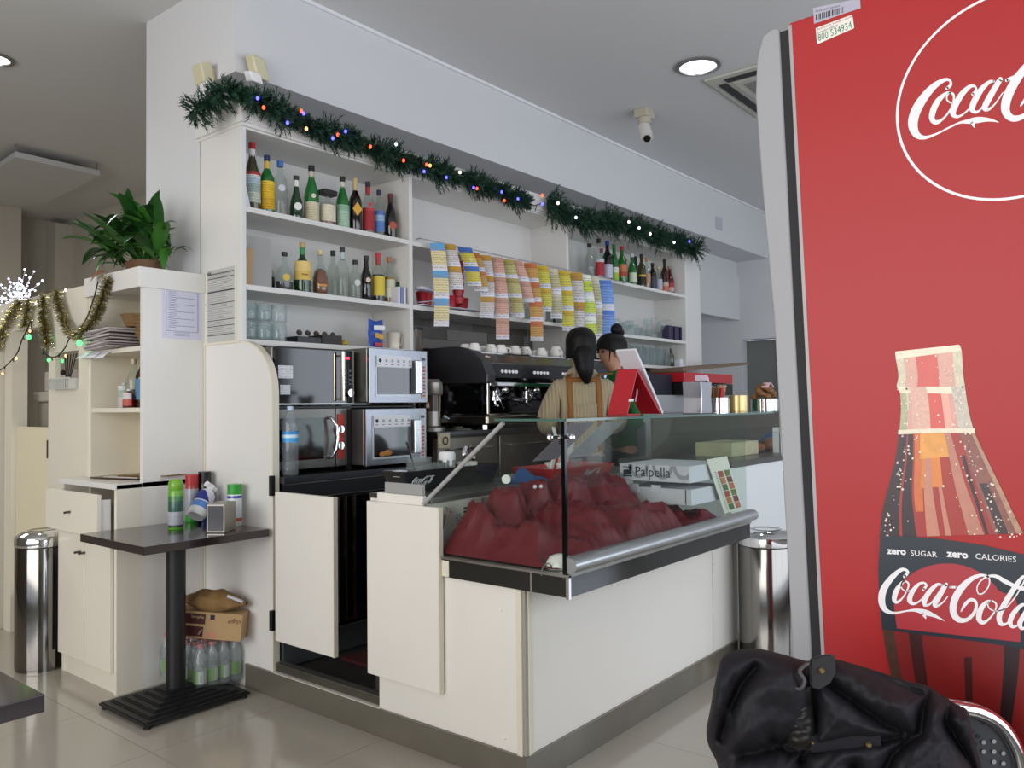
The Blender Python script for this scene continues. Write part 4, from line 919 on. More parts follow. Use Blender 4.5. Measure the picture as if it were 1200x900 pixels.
# right bay glasses
random.seed(3)
k = 0
for i in range(17):
    pxx = 694+i*5.4; y = 3.43+.10*(i % 3)
    x = Y_(pxx, 385, y).x
    if pxx in range(0): continue
    kind = 'goblet' if i in (2, 5, 8, 12, 15) else ('coupe' if i in (13, 16) else 'tumbler')
    glassware(kind, x, y, Z2R, 'clear %s on the right bay middle shelf, '%{'goblet': 'stemmed glass', 'coupe': 'wide upturned stemmed glass', 'tumbler': 'short tumbler'}[kind]+'%s glass from the left' % (ORD+('sixteenth', 'seventeenth'))[i], 'right bay %s glasses' % kind, 1.15 if kind != 'tumbler' else 1.1, kind == 'coupe')
for i, pxx in enumerate((783, 790, 797)):
    x = Y_(pxx, 385, 3.45).x
    tag(M().box(x-.045, x+.035, 3.42, 3.50, Z2R, Z2R+.13).build('tin', mat('violet_tin', '322a4a', .4)), 'small dark violet carton, %s of three at right end' % ('first', 'second', 'third')[i], 'box')
for i in range(14):
    pxx = 726+i*3.9; y = 3.42+.11*(i % 2); x = Y_(pxx, 425, y).x
    glassware('tall', x, y, Z3, 'tall clear glass on the lowest right bay shelf, %s from the left' % ORD[i], 'right bay tall glasses', 1.25)
x = Y_(783, 425, 3.44).x; glassware('tall', x, 3.44, Z3, 'pale frosted glass right of the tall glasses', None, .95)
bottle(787, 3.46, Z3, .17, .03, 'tall', 'olive', '5a5a48', 'small olive syrup bottle on lowest right bay shelf')
x = Y_(797, 425, 3.45).x; tag(M().box(x-.10, x+.14, 3.40, 3.55, Z3, Z3+.03).box(x-.05, x+.12, 3.42, 3.54, Z3+.03, Z3+.075).build('tissue_stack', paper, None, bevel=.004), 'white folded napkins at right end of lowest shelf', 'napkins')
# =====================================================================  CASE CONTENTS
velvet = mat('dark_red_satin', '6c0a1a', .44, spec=.5, var=.15, vscale=8)
bumps = [(2.22, 2.02, .15, .085), (2.28, 1.80, .07, .10), (2.45, 2.03, .19, .075), (2.40, 1.72, .05, .10), (2.62, 2.02, .22, .07), (2.60, 1.80, .12, .12), (2.80, 1.98, .21, .10),
         (2.55, 1.66, .05, .09), (3.0, 1.92, .20, .11), (2.80, 1.72, .12, .10), (2.98, 1.70, .08, .09), (3.22, 1.9, .03, .12), (3.3, 1.7, .02, .12), (2.2, 1.70, .04, .07)]
def cloth(u, v):
    x = 2.165+u*1.32; y = 1.555+v*.55
    y += .03*math.sin(x*7)*(1-v); h = 0
    for (bx, by, bh, br_) in bumps: h = max(h, (0 if False else 1)*bh*min(1, 1.45*math.exp(-(((x-bx)**2+(y-by)**2)/(br_*br_*1.7))**1.25))*(1-.12*((x-bx)**2+(y-by)**2)**.5/br_))
    p = Vector((x*5.5, y*5.5, h*3)); q = noise.noise_vector(p*1.3)*.6
    f = 1-abs(noise.noise(Vector((x*9+q.x*2, y*7+q.y*2, 1.3)))*2); f2 = 1-abs(noise.noise(Vector((x*22+q.y*3, y*18, 4.2)))*2)
    f *= 1; e = min(1, max(0, math.hypot(x-2.225, y-1.60)-.045)*12, u*14, (1-u)*14, v*9, (1-v)*10)
    return (x, y, .7435+.004+e*(h*.92+.038*f*f+.014*f2*f2+.02))
M().grid(cloth, 150, 70).build('cloth', velvet, None, smooth=True)
cl = bpy.data.objects['cloth']; tag(cl, 'crumpled dark red satin cloth spread over goods inside the glass case', 'cloth')
t = thing('bowl', 'small white bowl upside down at the front edge of the red cloth', 'bowl', (2.33, 1.60, .743))
M().lathe([(.048, 0), (.046, .02), (.036, .036), (.018, .044), (.001, .046)], (2.225, 1.60, .743), 20).build('body', china, t, smooth=True)
b = M(); p = X_(612, 579, 2.45); b = M().sph((2.56, 1.96, .965), .010, 8, (1, .6, .8)).sph((2.583, 1.947, .965), .010, 8, (1, .6, .8)); tag(b.build('bow', paper, None), 'tiny white bow on the peak of the red cloth', 'bow')
# pizza boxes
pzb = mat('box_white', 'd4d6de', .7, var=.04); pzs = mat('box_side', 'c8cad2', .7)
def pizza(x0, y0, z0, w, d, h, lab, nm='pizza_box'):
    t = thing(nm, lab, 'box', (x0, y0, z0)); M().box(x0, x0+d, y0, y0+w, z0, z0+h).build('carton', pzb, t, bevel=.002); return t
b2 = pizza(3.15, 1.575, .855, .34, .34, .068, 'plain white flat takeaway box, lower of two on the red cloth')
M().box(3.142, 3.15, 1.72, 1.765, .90, .935).box(3.142, 3.15, 1.83, 1.875, .90, .935).each('lock_tab', pzb, b2)
M().box(3.15, 3.152, 1.60, 1.605, .86, .92).build('fold', pzs, b2)
b1 = pizza(3.13, 1.572, .952, .345, .35, .072, 'white takeaway box printed Palpella, upper of two in the glass case')
for (yc, zc) in ((1.82, .99), (1.70, .99), (1.60, .99), (1.90, .99)):
    b = M(); n = 14; pts_o = []
    for s, r in ((1, .052), (-1, .036)):
        rr = [(r*math.cos(a), r*math.sin(a)) for a in [math.pi+math.pi*k/n for k in range(n+1)]]
        pts_o.append(rr)
    if yc in (1.60, 1.90): pass
    V_ = [(max(-.0, 0), 0)]
    o_, i_ = pts_o[0], pts_o[1]
    f = lambda q: (3.1295, min(1.915, max(1.574, yc-q[0])), max(.954, min(1.022, zc+.035+q[1]*1.2)))
    b.add([f(q) for q in o_]+[f(q) for q in i_], [(k, k+1, n+2+k, n+1+k) for k in range(n)])
    b.build('grey_arc', mat('arc_grey', '9fa3ac', .7), b1)
text('Palpella', .062, (3.1285, 1.838, .972), (0, -1, 0), (0, 0, 1), mat('ink'), b1, 'lettering', .0004, ratio=.95)
b = M()
for k in range(5):
    a = math.pi*(k/4)
    b.add([(3.1285, 1.875-math.cos(a)*.008*s_-dx*math.sin(a)*.003, .975+math.sin(a)*.022*s_+.0*dx) for s_, dx in ((.3, 1), (1, 1.5), (1.2, 0), (1, -1.5), (.3, -1))], [(0, 1, 2, 3, 4)])
b.box(3.1283, 3.1295, 1.851, 1.899, .968, .974).box(3.1283, 3.1295, 1.851, 1.899, 1.008, 1.012)
for sgn in (-1, 1): b.add([(3.1285, 1.875+sgn*(.012+.01*math.cos(a)), .987+.012*math.sin(a)) for a in [q*.63 for q in range(10)]], [tuple(range(10))])
b.build('crest_print', mat('ink'), b1)
t = thing('menu_card', 'narrow menu card with food pictures standing inside the case glass', 'card', (3.42, 1.545, .79))
ca_, cb_, cc_, cd_ = (3.27, 1.56, 1.045), (3.455, 1.55, 1.05), (3.59, 1.54, .80), (3.42, 1.55, .795)
ca_, cb_, cc_, cd_ = map(Vector, (ca_, cb_, cc_, cd_)); w = Vector((0, -.002, 0))
M().add([cd_, cc_, cb_, ca_, cd_-w, cc_-w, cb_-w, ca_-w], [(0, 1, 2, 3), (7, 6, 5, 4), (0, 4, 5, 1), (1, 5, 6, 2), (2, 6, 7, 3), (3, 7, 4, 0)]).build('card', mat('card_ivory', 'dcdcd0', .6), t)
rc = ['a8452a', '6a7a34', 'b87a44', '7c3a2c', '4a6a34', 'c06a48']
for j in range(6):
    for i in range(2):
        f = lambda u, v: ca_+(cb_-ca_)*u+(cd_-ca_)*v+w*1.3
        u0, v0 = .30+i*.34, .24+j*.122
        M().quad(f(u0, v0+.11), f(u0+.24, v0+.11), f(u0+.24, v0), f(u0, v0)).build('food_picture', mat('food_'+rc[(i+j*2) % 6], rc[(i+j*2) % 6], .6, var=.5, vscale=60), t)
b = M()
for j in range(20):
    f = lambda u, v: ca_+(cb_-ca_)*u+(cd_-ca_)*v+w*1.3
    b.quad(f(.14, .25+j*.036), f(.22, .25+j*.036), f(.22, .24+j*.036), f(.14, .24+j*.036))
b.build('price_print', mat('ink'), t, kind='stuff')
for nm, y0_, x0_, lab in (('menu_sheet', 0, 2.62, 'lilac printed sheet lying on the sloping rear glass, left of two'), ('menu_sheet', 0, 2.86, 'pale sheet lying on the sloping rear glass, right of two')):
    o = Vector((x0_, 1.83, 1.213)); u = Vector((.17, .0, .0)); v = sd_*.25
    b = M().quad(o+v+Vector((0, .0, .0)), o+u+v, o+u, o)
    b.v = [(p[0], p[1]-.006, p[2]+.004) for p in b.v]
    tag(b.build(nm, bands('sheet_'+('l' if x0_ < 2.7 else 'p'), [(0, 'b0a4b4' if x0_ < 2.7 else 'c8c8d0')], 'V', .7, 20, '706878', .4, (.1, .8)), None, solid=.001), lab, 'paper')

# =====================================================================  ON THE STAFF LEDGE
def logo_strokes():   # the flowing script mark, pen strokes (x, y, width), y down
    c1 = [(600, 425, 26), (628, 395, 22), (620, 362, 20), (580, 358, 28), (500, 405, 48), (415, 500, 66), (352, 610, 76), (332, 710, 74), (362, 785, 54), (425, 808, 28), (520, 778, 15), (620, 728, 14), (700, 692, 16), (760, 684, 34), (830, 672, 48), (900, 668, 34), (960, 676, 18), (1004, 690, 3)]
    nt = [(790, 690, 20), (808, 715, 22), (812, 732, 4)]
    o1 = [(655, 540, 10), (625, 535, 12), (600, 515, 12), (600, 480, 12), (625, 458, 14), (650, 475, 18), (650, 520, 14), (625, 590, 14), (570, 660, 16), (515, 690, 34), (482, 665, 42), (490, 600, 48), (530, 520, 42), (590, 465, 24), (625, 456, 14)]
    cc = [(655, 545, 8), (700, 510, 8), (752, 450, 12)]
    c2 = [(800, 470, 24), (826, 440, 20), (815, 408, 18), (775, 412, 30), (715, 470, 44), (662, 560, 48), (645, 620, 44), (675, 646, 24), (720, 630, 14), (780, 575, 12), (830, 500, 10)]
    a1 = [(965, 370, 18), (930, 375, 26), (870, 430, 42), (815, 520, 48), (795, 585, 44), (820, 610, 26), (860, 590, 14), (920, 500, 12), (985, 380, 12)]
    a2 = [(1015, 355, 40), (960, 445, 46), (905, 545, 48), (895, 585, 38), (925, 588, 22), (975, 545, 12), (1035, 458, 10)]
    hy = [(1065, 362, 26), (1130, 332, 26)]
    out = [c1, nt, o1, cc, c2, a1, a2, hy]
    C2 = [(1175, 560, 14), (1230, 490, 26), (1290, 460, 26), (1310, 500, 24), (1270, 580, 22), (1180, 650, 40), (1100, 655, 54), (1055, 590, 68), (1080, 470, 72), (1160, 330, 64), (1270, 200, 44), (1370, 140, 26), (1430, 150, 18), (1430, 230, 14), (1380, 300, 12), (1330, 290, 12), (1335, 240, 12), (1390, 170, 14), (1470, 120, 26), (1560, 110, 40), (1660, 100, 36), (1760, 60, 40), (1900, 20, 44)]
    o2 = [(q[0]+850-0, q[1]-70, q[2]) for q in o1]
    l1 = [(1520, 455, 8), (1600, 400, 10), (1700, 290, 12), (1790, 150, 14), (1840, 50, 16), (1820, 20, 18), (1770, 70, 36), (1690, 220, 50), (1610, 390, 50), (1585, 480, 44), (1620, 510, 24), (1670, 480, 12)]
    al = [[(q[0]+790, q[1]-150, q[2]) for q in a_] for a_ in (a1, a2)]
    return out+[C2, o2, l1]+al
def logo(o, u, v, width, m, parent, name='script_lettering', push=None):
    o = Vector(o); u = Vector(u).normalized(); v = Vector(v).normalized(); n = u.cross(v)*.0006; s = width/1600; th = math.radians(-14); ct, st_ = math.cos(th), math.sin(th)
    b = M()
    def f(x, y):
        x -= 330; y = -(y-700); X = x*ct-y*st_*-1*-1; 
        X = x*ct+y*math.sin(-th)*-1*-1 if False else x*math.cos(th)-y*math.sin(th); Y = x*math.sin(th)+y*math.cos(th)
        return o+u*(X*s)+v*(Y*s)+n
    for st in logo_strokes(): ribbon(b, st, f, 4)
    return b.build(name, m, parent)
def serving_tray(x0, x1, y0, y1, z, h, m, label, lc):
    t = thing('serving_tray', label, 'tray', (x0, y0, z)); s = .02
    B = [(x0+s, y0+s), (x1-s, y0+s), (x1-s, y1-s), (x0+s, y1-s)]; T = [(x0, y0), (x1, y0), (x1, y1), (x0, y1)]
    vs = [(a, c, z) for a, c in B]+[(a, c, z+h) for a, c in T]+[(a*1, c, z+h) for a, c in [(x0+.006, y0+.006), (x1-.006, y0+.006), (x1-.006, y1-.006), (x0+.006, y1-.006)]]+[(a, c, z+.006) for a, c in [(x0+s+.004, y0+s+.004), (x1-s-.004, y0+s+.004), (x1-s-.004, y1-s-.004), (x0+s+.004, y1-s-.004)]]
    F = [(3, 2, 1, 0)]+[(i, (i+1) % 4, 4+(i+1) % 4, 4+i) for i in range(4)]+[(4+i, 4+(i+1) % 4, 8+(i+1) % 4, 8+i) for i in range(4)]+[(8+i, 8+(i+1) % 4, 12+(i+1) % 4, 12+i) for i in range(4)]+[(12, 13, 14, 15)]
    M().add(vs, F).build('tray', m, t); return t
tb = serving_tray(2.22, 2.80, 2.345, 2.475, .9455, .085, gloss, 'black drinks tray with white script logo and used glasses on staff ledge', 'ececec')
p0 = X_(473, 566, 2.33); 
logo((2.262, 2.3475, .985), (1, 0, 0), (0, -.2, 1), .115, whitep, tb)
tb.children[0].data.name = 'tray'
def put(kind, px_, y, z, lab, s=1.0): return glassware(kind, Y_(px_, 550, y).x, y, z, lab, None, s)
G = lambda x, y, lab, s, k='tumbler': glassware(k, x, y, .952, lab, None, s)
g1 = G(2.36, 2.41, 'wide glass with amber drink left on black tray', 1.5)
t = thing('amber_drink', 'amber drink and ice in the wide glass on black tray', 'drink', (2.36, 2.41, .962))
M().cyl((2.36, 2.41, .963), (2.36, 2.41, 1.008), .040, .045, 16).build('liquid', mat('drink_amber', 'b5762a', .1), t)
G(2.47, 2.42, 'empty clear glass behind the amber drink on black tray', 1.15)
x = 2.62; tag(cup_mesh(.045, .065).build('white_cup', china, None, smooth=True), 'white cup on the black tray beside the clear glass', 'cup'); o = bpy.data.objects['white_cup']; o.location = (2.66, 2.41, .952); o.scale = (1, 1, 1.4)
tag(M().obox((2.60, 2.385, .99), (.03, 0, .012), (0, .02, 0), (-.006, 0, .038)).build('crumpled_napkin', paper), 'crumpled white napkin on black tray', 'napkin')
tag(M().obox((2.245, 2.40, 1.02), (.02, 0, .0), (0, .02, 0), (0, 0, .012)).build('sugar_packet', paper), 'white sugar packet in corner of black tray', 'packet')
t = thing('metal_shaker', 'steel shaker jar with lid behind the black tray', 'shaker', (2.55, 2.43, .952))
sx = Y_(503, 540, 2.44).x
M().lathe([(.001, 0), (.034, 0), (.035, .01), (.035, .11), (.001, .11)], (2.55, 2.43, .952), 18).build('body', steel, t, smooth='auto'); M().lathe([(.036, .105), (.037, .13), (.03, .14), (.001, .14)], (2.55, 2.43, .952), 18).build('lid', whitep, t, smooth='auto')
tag(M().tube([(2.36, 2.41, .975), (2.30, 2.42, 1.145)], .004, 6).build('stirrer', rubber), 'black stirrer standing in the amber drink glass', 'stirrer')
# tap
t = thing('sink_tap', 'small chrome swan-neck tap behind the black tray', 'tap', (2.95, 2.42, .945))
tx = Y_(548, 560, 2.44).x
M().tube([(tx, 2.44, .945), (tx, 2.44, 1.08), (tx-.02, 2.42, 1.105), (tx-.08, 2.38, 1.105), (tx-.10, 2.37, 1.085), (tx-.10, 2.37, 1.06)], .010, 8).build('spout', chrome, t, smooth=True)
M().tube([(tx+.04, 2.44, .945), (tx+.04, 2.44, 1.04)], .013, 8).build('valve', chrome, t, smooth='auto'); M().tube([(tx+.04, 2.44, 1.045), (tx-.0, 2.40, 1.06)], .006, 8).build('lever', chrome, t)
# red tray
tr = serving_tray(2.98, 3.50, 2.17, 2.42, .9455, .05, mat('tray_red', 'c01c22', .3, coat=.2), 'red drinks tray with white script logo on the staff ledge behind glass', 'ececec')
logo((3.22, 2.166, .958), (1, 0, 0), (0, -.3, 1), .13, whitep, tr)
pl_ = [(3.12, 2.27, 'white saucer pile on red tray'), (3.24, 2.33, 'short clear glass on red tray beside saucers')]
t = thing('saucer_stack', 'white saucers and a bowl stacked on the red tray', 'saucers', (3.14, 2.28, .952))
for k in range(3): M().lathe([(.001, 0), (.03, 0), (.062, .012), (.062, .015), (.03, .004), (.001, .004)], (3.14, 2.28, .952+k*.009), 22).build('saucer', china, t, smooth=True)
M().lathe([(.001, .0), (.03, 0), (.055, .035), (.052, .035), (.001, .006)], (3.14, 2.28, .98), 20).build('bowl', china, t, smooth=True)
t = thing('leaning_plate', 'white plate leaning upright at the back of red tray', 'plate', (3.36, 2.36, .952))
M().lathe([(.001, 0), (.05, 0), (.085, .012), (.085, .015), (.001, .005)], (0, 0, 0), 26).build('plate', china, t, smooth=True, world=False); t.rotation_euler = (math.radians(-68), 0, 0); t.location = (3.36, 2.37, 1.035)
glassware('tumbler', 3.27, 2.25, .952, 'short clear glass standing on the red tray', None, .9)
glassware('tumbler', 3.42, 2.24, .952, 'wide clear glass at right end of the red tray', None, 1.15)
t = thing('straw_bundle', 'curved white and red straws rising from the red tray', 'straws', (3.04, 2.24, .952))
for k, (m_, q) in enumerate(((whitep, 0), (whitep, .012), (mat('straw_red', 'd03020', .4), .02), (mat('straw_red'), .03))):
    M().tube([(3.05+q, 2.25, .955), (3.07+q*1.5, 2.25, 1.02), (3.10+q, 2.25, 1.08), (3.105+q, 2.25, 1.13 if k < 2 else 1.06), (3.08+q, 2.25, 1.185 if k < 2 else 1.07)], .0045, 6).build('straw', m_, t, smooth=True)
tag(M().grid(lambda u, v: (2.98-.20*u+.02*math.sin(v*9), 2.20+.14*v, .947+.045*math.sin(math.pi*u)*math.sin(math.pi*v)*(1+.4*math.sin(9*u+7*v))), 14, 10).build('blue_cloth', mat('cloth_blue', '2a5590', .8), None, smooth=True, solid=.003), 'crumpled blue cleaning cloth left of the red tray', 'cloth')
t = thing('jar', 'small clear jar lying beside the blue cloth', 'jar', (2.86, 2.25, .97)); M().cyl((2.70, 2.22, .972), (2.77, 2.25, .972), .019, n=14).build('glass', wg, t, smooth='auto'); M().cyl((2.692, 2.216, .972), (2.70, 2.22, .972), .020, n=14).build('lid', steel, t)
# =====================================================================  ON THE GLASS TOP
ZT = 1.2445
t = thing('sign_stand', 'red A-shaped table sign with white back leaning on the glass top', 'sign', (2.85, 1.65, ZT))
rs = mat('sign_red', 'b41c28', .4); pA = Vector((2.70, 1.66, ZT)); top = Vector((2.79, 1.66, 1.435)); pB = Vector((2.985, 1.66, ZT)); tp2 = Vector((2.765, 1.66, 1.51)); wy = Vector((0, .045, 0))
def slab(a, b_, wdir, th, m, nm, par):
    d = (b_-a).normalized(); n_ = d.cross(wdir.normalized())*th
    return M().obox((a+b_)/2, (b_-a)/2, wdir, n_).build(nm, m, par, bevel=.001)
slab(Vector((2.70, 1.66, ZT+.004)), Vector((2.782, 1.66, 1.425)), wy, .003, rs, 'front_leg', t)
slab(Vector((2.985, 1.66, ZT+.006)), Vector((2.77, 1.66, 1.505)), wy, .006, mat('sign_white', 'dcdce2', .5), 'back_board', t)
slab(Vector((2.962, 1.66, ZT+.008)), Vector((2.782, 1.66, 1.425)), wy, .005, rs, 'back_leg', t)
slab(Vector((2.70, 1.66, ZT+.004)), Vector((2.80, 1.66, ZT+.004)), wy, .003, rs, 'foot', t)
slab(Vector((2.726, 1.613, ZT+.055)), Vector((2.73, 1.613, ZT+.065)), Vector((.014, 0, 0)), .004, whitep, 'white_mark', t)
logo((2.738, 1.6, 1.30), (.38, 0, .9), (-.9, 0, .38), .05, mat('sign_pale', 'e8c8c8', .5), t)
t = thing('napkin_dispenser', 'curved steel napkin dispenser on the glass top', 'dispenser', (3.31, 1.62, ZT))
M().prism([(-.055, 0), (.055, 0), (.048, .07), (.055, .14), (-.055, .14), (-.048, .07)], (3.31, 1.575, ZT), (1, 0, 0), (0, 0, 1), (0, .09, 0)).build('casing', mat('dispenser_steel', 'b8b8c0', .22, .9), t, bevel=.003)
M().obox((3.36, 1.62, ZT+.152), (.05, .02, -.006), (.0, .03, 0), (0, 0, .012)).build('napkins', mat('pink_print', 'e0cfe0', .7, var=.3, vscale=60), t)
t = thing('sachet_tin', 'steel tin holding brown sugar sachets on the glass top', 'tin', (3.50, 1.62, ZT))
M().lathe([(.001, 0), (.052, 0), (.052, .07), (.049, .07), (.049, .005), (.001, .005)], (3.52, 1.62, ZT), 22).build('tin', chrome, t, smooth='auto')
kraft = mat('sachet_brown', 'a8845a', .8, var=.2)
random.seed(5)
for k in range(14):
    a = random.random()*6.28; r = .012+.028*random.random(); c = Vector((3.52+r*math.cos(a), 1.62+r*math.sin(a), ZT+.08+.02*random.random()))
    M().obox(c, (.016, 0, 0), (0, .003, 0), (.010*math.cos(a), .01*math.sin(a), .032)).build('sachet', kraft if k != 3 else mat('sign_red'), t)
# pastry case contents, tins on further counter
cr = mat('bread_crust')
def loaf(px_, py_, y, s, lab, m=cr, nm='bread_loaf', cat='bread'):
    p = Y_(px_, py_, y); z = 1.1155 if p.z > 1.10 else .987
    tag(M().sph((p.x, y, z+s[2]*.9), 1, 14, s).build(nm, m, None, smooth=True), lab, cat)
loaf(884, 515, 1.95, (.09, .05, .035), 'long brown loaf on the pastry case shelf at left', mat('bread_brown', '8a4a24', .6, var=.3, vscale=20, bump=.3))
loaf(905, 514, 1.95, (.13, .06, .045), 'large brown bread on the pastry case shelf', mat('bread_brown'))
loaf(886, 548, 1.98, (.10, .05, .03), 'golden cake slice at the bottom left of the pastry case', mat('cake_gold', 'd0882c', .6, var=.3, vscale=30))
loaf(903, 545, 1.98, (.10, .06, .03), 'golden flat pastry at the bottom of the case', mat('cake_gold'))
tag(M().box(4.30, 4.68, 1.90, 2.12, .987, 1.065).build('cake_box', mat('cream_card', 'd8c8a8', .6, var=.4, vscale=20)), 'cream wrapped cake box in the middle of pastry case', 'box')
tag(M().box(4.78, 4.84, 1.80, 1.85, .987, 1.14).build('price_card', whitep), 'white card holder inside the pastry case', 'card')
tag(M().grid(lambda u, v: (5.25+.3*u, 1.9+.3*v, .99+.13*math.sin(math.pi*u)*math.sin(math.pi*v)), 14, 10).build('blue_bag', mat('bag_blue', '3a5aa0', .4), None, smooth=True), 'blue plastic bag at right of pastry case', 'bag')
ZC = 1.2435
x = Y_(881, 470, 1.9).x
tag(M().cyl((4.52, 1.95, ZC), (4.52, 1.95, ZC+.09), .055, n=20).build('gold_tin', mat('tin_gold', 'c8b07c', .25, .7), None, smooth='auto'), 'cylindrical gold tin standing on the pastry case', 'tin')
t = thing('wafer_basket', 'steel basket heaped with brown wrapped wafers on the pastry case', 'basket', (4.88, 1.95, ZC))
M().lathe([(.001, 0), (.085, 0), (.085, .07), (.08, .07), (.08, .005), (.001, .005)], (4.92, 1.95, ZC), 20).build('basket', chrome, t, smooth='auto')
for k in range(16):
    a = k*1.9; r = .065*(1-k/22); M().sph((4.92+r*math.cos(a), 1.95+r*math.sin(a), ZC+.075+k*.005), .028, 8, (1, 1, .6)).build('wafer', mat('wafer_brown', '8c6038', .6, var=.3), t, smooth=True)
for k in range(3): M().obox((4.92+.03*(k-1), 1.93, ZC+.155+.012*(k == 1)), (.02, 0, .012*(1-k)), (0, .02, 0), (0, 0, .004)).build('pink_wrapper', mat('wrap_pink', 'd8b8c0', .5), t)
tag(M().box(5.6, 5.72, 1.9, 2.0, ZC, ZC+.07).build('card_reader', black, None, bevel=.004), 'small black card reader at right end of the pastry case', 'card reader')
# dark boxes at right of back counter
t = thing('crate_stack', 'red and black drinks crate with white script logo at right of back counter', 'crate', (6.4, 3.3, 1.15))
M().box(5.45, 6.70, 3.10, 3.70, .11, 1.15).build('support', mat('counter_grey', 'b0b2b4', .4), t)
M().box(6.0, 6.95, 3.05, 3.5, 1.36, 1.46).build('black_crate', black, t, bevel=.004); M().box(6.0, 6.95, 3.05, 3.5, 1.465, 1.545).build('red_crate', mat('tray_red'), t, bevel=.004)
M().box(5.45, 6.7, 3.15, 3.6, 1.15, 1.36).build('shelf_box', mat('counter_grey'), t)
logo((6.45, 3.045, 1.38), (1, 0, 0), (0, 0, 1), .34, whitep, t)
tag(M().box(5.30, 5.98, 3.15, 3.55, 1.365, 1.53).build('dark_cartons', mat('navy_dark', '14162a', .5), None, bevel=.004), 'dark navy carton left of the red and black crates', 'box')
tag(M().prism([(0, 0), (1.35, .10), (1.38, .125), (.0, .03)], (6.0, 3.06, 1.55), (1, 0, 0), (0, 0, 1), (0, .3, 0)).build('wooden_board', mat('board_brown', '7a6450', .6, var=.2)), 'long brown board lying sloped over the red crate', 'board')
# =====================================================================  SCRATCH CARDS
def ticket_mat(top, body, ink, foot='d8d8e0'):
    return bands('ticket_%s_%s' % (top, body), [(0, foot), (.22, body), (.72, top)], 'V', .5, 11, ink, .65, (.05, .9))
TM = {'yb': ticket_mat('3c66b4', 'd8c850', '5a5420'), 'sky': ticket_mat('5a9ccc', 'd8cfa0', 'a07a40'), 'gold': ticket_mat('b88a1c', 'd0c8c0', '6a6070'), 'ora': ticket_mat('c06a38', 'c89a50', '7c5020'),
      'yel': ticket_mat('c8a820', 'd8cc48', '4a6a20'), 'pink': ticket_mat('b8907c', 'd0a494', '905048'), 'olive': ticket_mat('a89a50', 'c0b878', '5a5a4a'), 'red': ticket_mat('c8784c', 'd8a878', 'b02c20'),
      'lime': ticket_mat('e4e8d8', 'c8d848', '3a5a20'), 'cha': ticket_mat('c8c0a8', 'b8b48c', '7a6448'), 'blue': ticket_mat('4a78c8', '5c8cd4', 'a8bce0')}
blackedge = mat('ticket_edge', '3a3430', .6)
# (top px, top py, bottom px, bottom py, kind, tickets)
TK = [(508, 286, 512, 383, 'sky', 3, 'blue topped ticket strip hanging first from the left'), (520, 287, 529, 340, 'gold', 2, 'gold and white ticket strip, second from the left'),
 (540, 291, 551, 336, 'yb', 2, 'yellow strip with blue headers, slanting, third from left'), (549, 297, 559, 342, 'ora', 2, 'orange patterned strip beside the blue headed one'),
 (563, 300, 565, 373, 'gold', 3, 'gold strip ending below the shelf edge, fifth from left'), (577, 302, 584, 398, 'pink', 4, 'pink strip with red arrow pattern, longest on the left half'),
 (590, 305, 602, 372, 'olive', 3, 'olive green strip right of the pink one'), (600, 306, 614, 355, 'pink', 2, 'short brown pink strip beside the olive one'),
 (617, 309, 624, 400, 'ora', 4, 'long orange strip hanging lowest in the middle'), (630, 312, 634, 366, 'yel', 2, 'small yellow strip right behind the long orange one'),
 (642, 316, 647, 374, 'cha', 2, 'grey champagne strip left of the divider'), (656, 318, 661, 388, 'yel', 3, 'yellow strip with round badge just left of the divider'),
 (671, 320, 671, 390, 'gold', 2, 'gold striped strip just right of the divider'), (681, 323, 688, 398, 'lime', 3, 'lime green strip with 100 badge in the right bay'),
 (691, 325, 694, 398, 'cha', 2, 'thin olive strip behind the lime green one'), (705, 329, 707, 400, 'blue', 2, 'pale blue snowflake strip, last on the right')]
for i, (tx, ty, bx, by, k, n, lab) in enumerate(TK):
    yt = 3.335-.006*(i % 3); A = Y_(tx, ty, yt); B = Y_(bx, by, yt-.03*(1 if abs(bx-tx) > 5 else .2)); wd = .088 if i < 15 else .105
    t = thing('ticket_strip', lab, 'tickets', (A.x, yt, A.z), 0, 'scratch card strips hung along the middle shelf')
    for j in range(n):
        for_ = lambda u, v, j=j: (A.x+(B.x-A.x)*((j+1-v)/n)**1.4+wd*.80*(u-.5), A.y-.03-wd*.6*(u-.5)+(B.y-A.y)*((j+1-v)/n)-.010*math.sin(math.pi*(u))-.022*math.sin(math.pi*(j+1-v)/n*.9), A.z+(B.z-A.z)*((j+1-v)/n))
        M().grid(for_, 4, 5, uv=True).build('ticket', TM[k], t, smooth=True)
    if i in (2, 6, 13): text({2: '20X', 6: 'X', 13: '100'}[i], .022, (A.x-.02+(B.x-A.x)*.3, A.y-.075, A.z-.085), (1, 0, 0), (0, 0, 1), mat('ink') if i == 13 else whitep, t)
    M().tube([(A.x-wd*.4, yt, A.z), (A.x-wd*.1, 3.375, A.z+.006)], .002, 4).build('tape', steel, t)
tag(M().box(3.30, 5.62, 3.345, 3.3495, 2.262, 2.268).box(5.60, 5.604, 3.345, 3.38, 2.262, 2.268).box(3.30, 3.304, 3.345, 3.38, 2.262, 2.268).build('ticket_rail', steel), 'thin metal rail along the shelf edge carrying ticket strips', 'rail')
b = M(); p = Y_(537, 325, 3.44)
for k in range(6): b.cyl((p.x, 3.44, 1.93+k*.045), (p.x, 3.44, 1.97+k*.045), .03, .038, 12)
tag(b.build('red_cup_stack', redp, None, kind=None), 'red paper cups stacked in a column behind the tickets', 'cups')
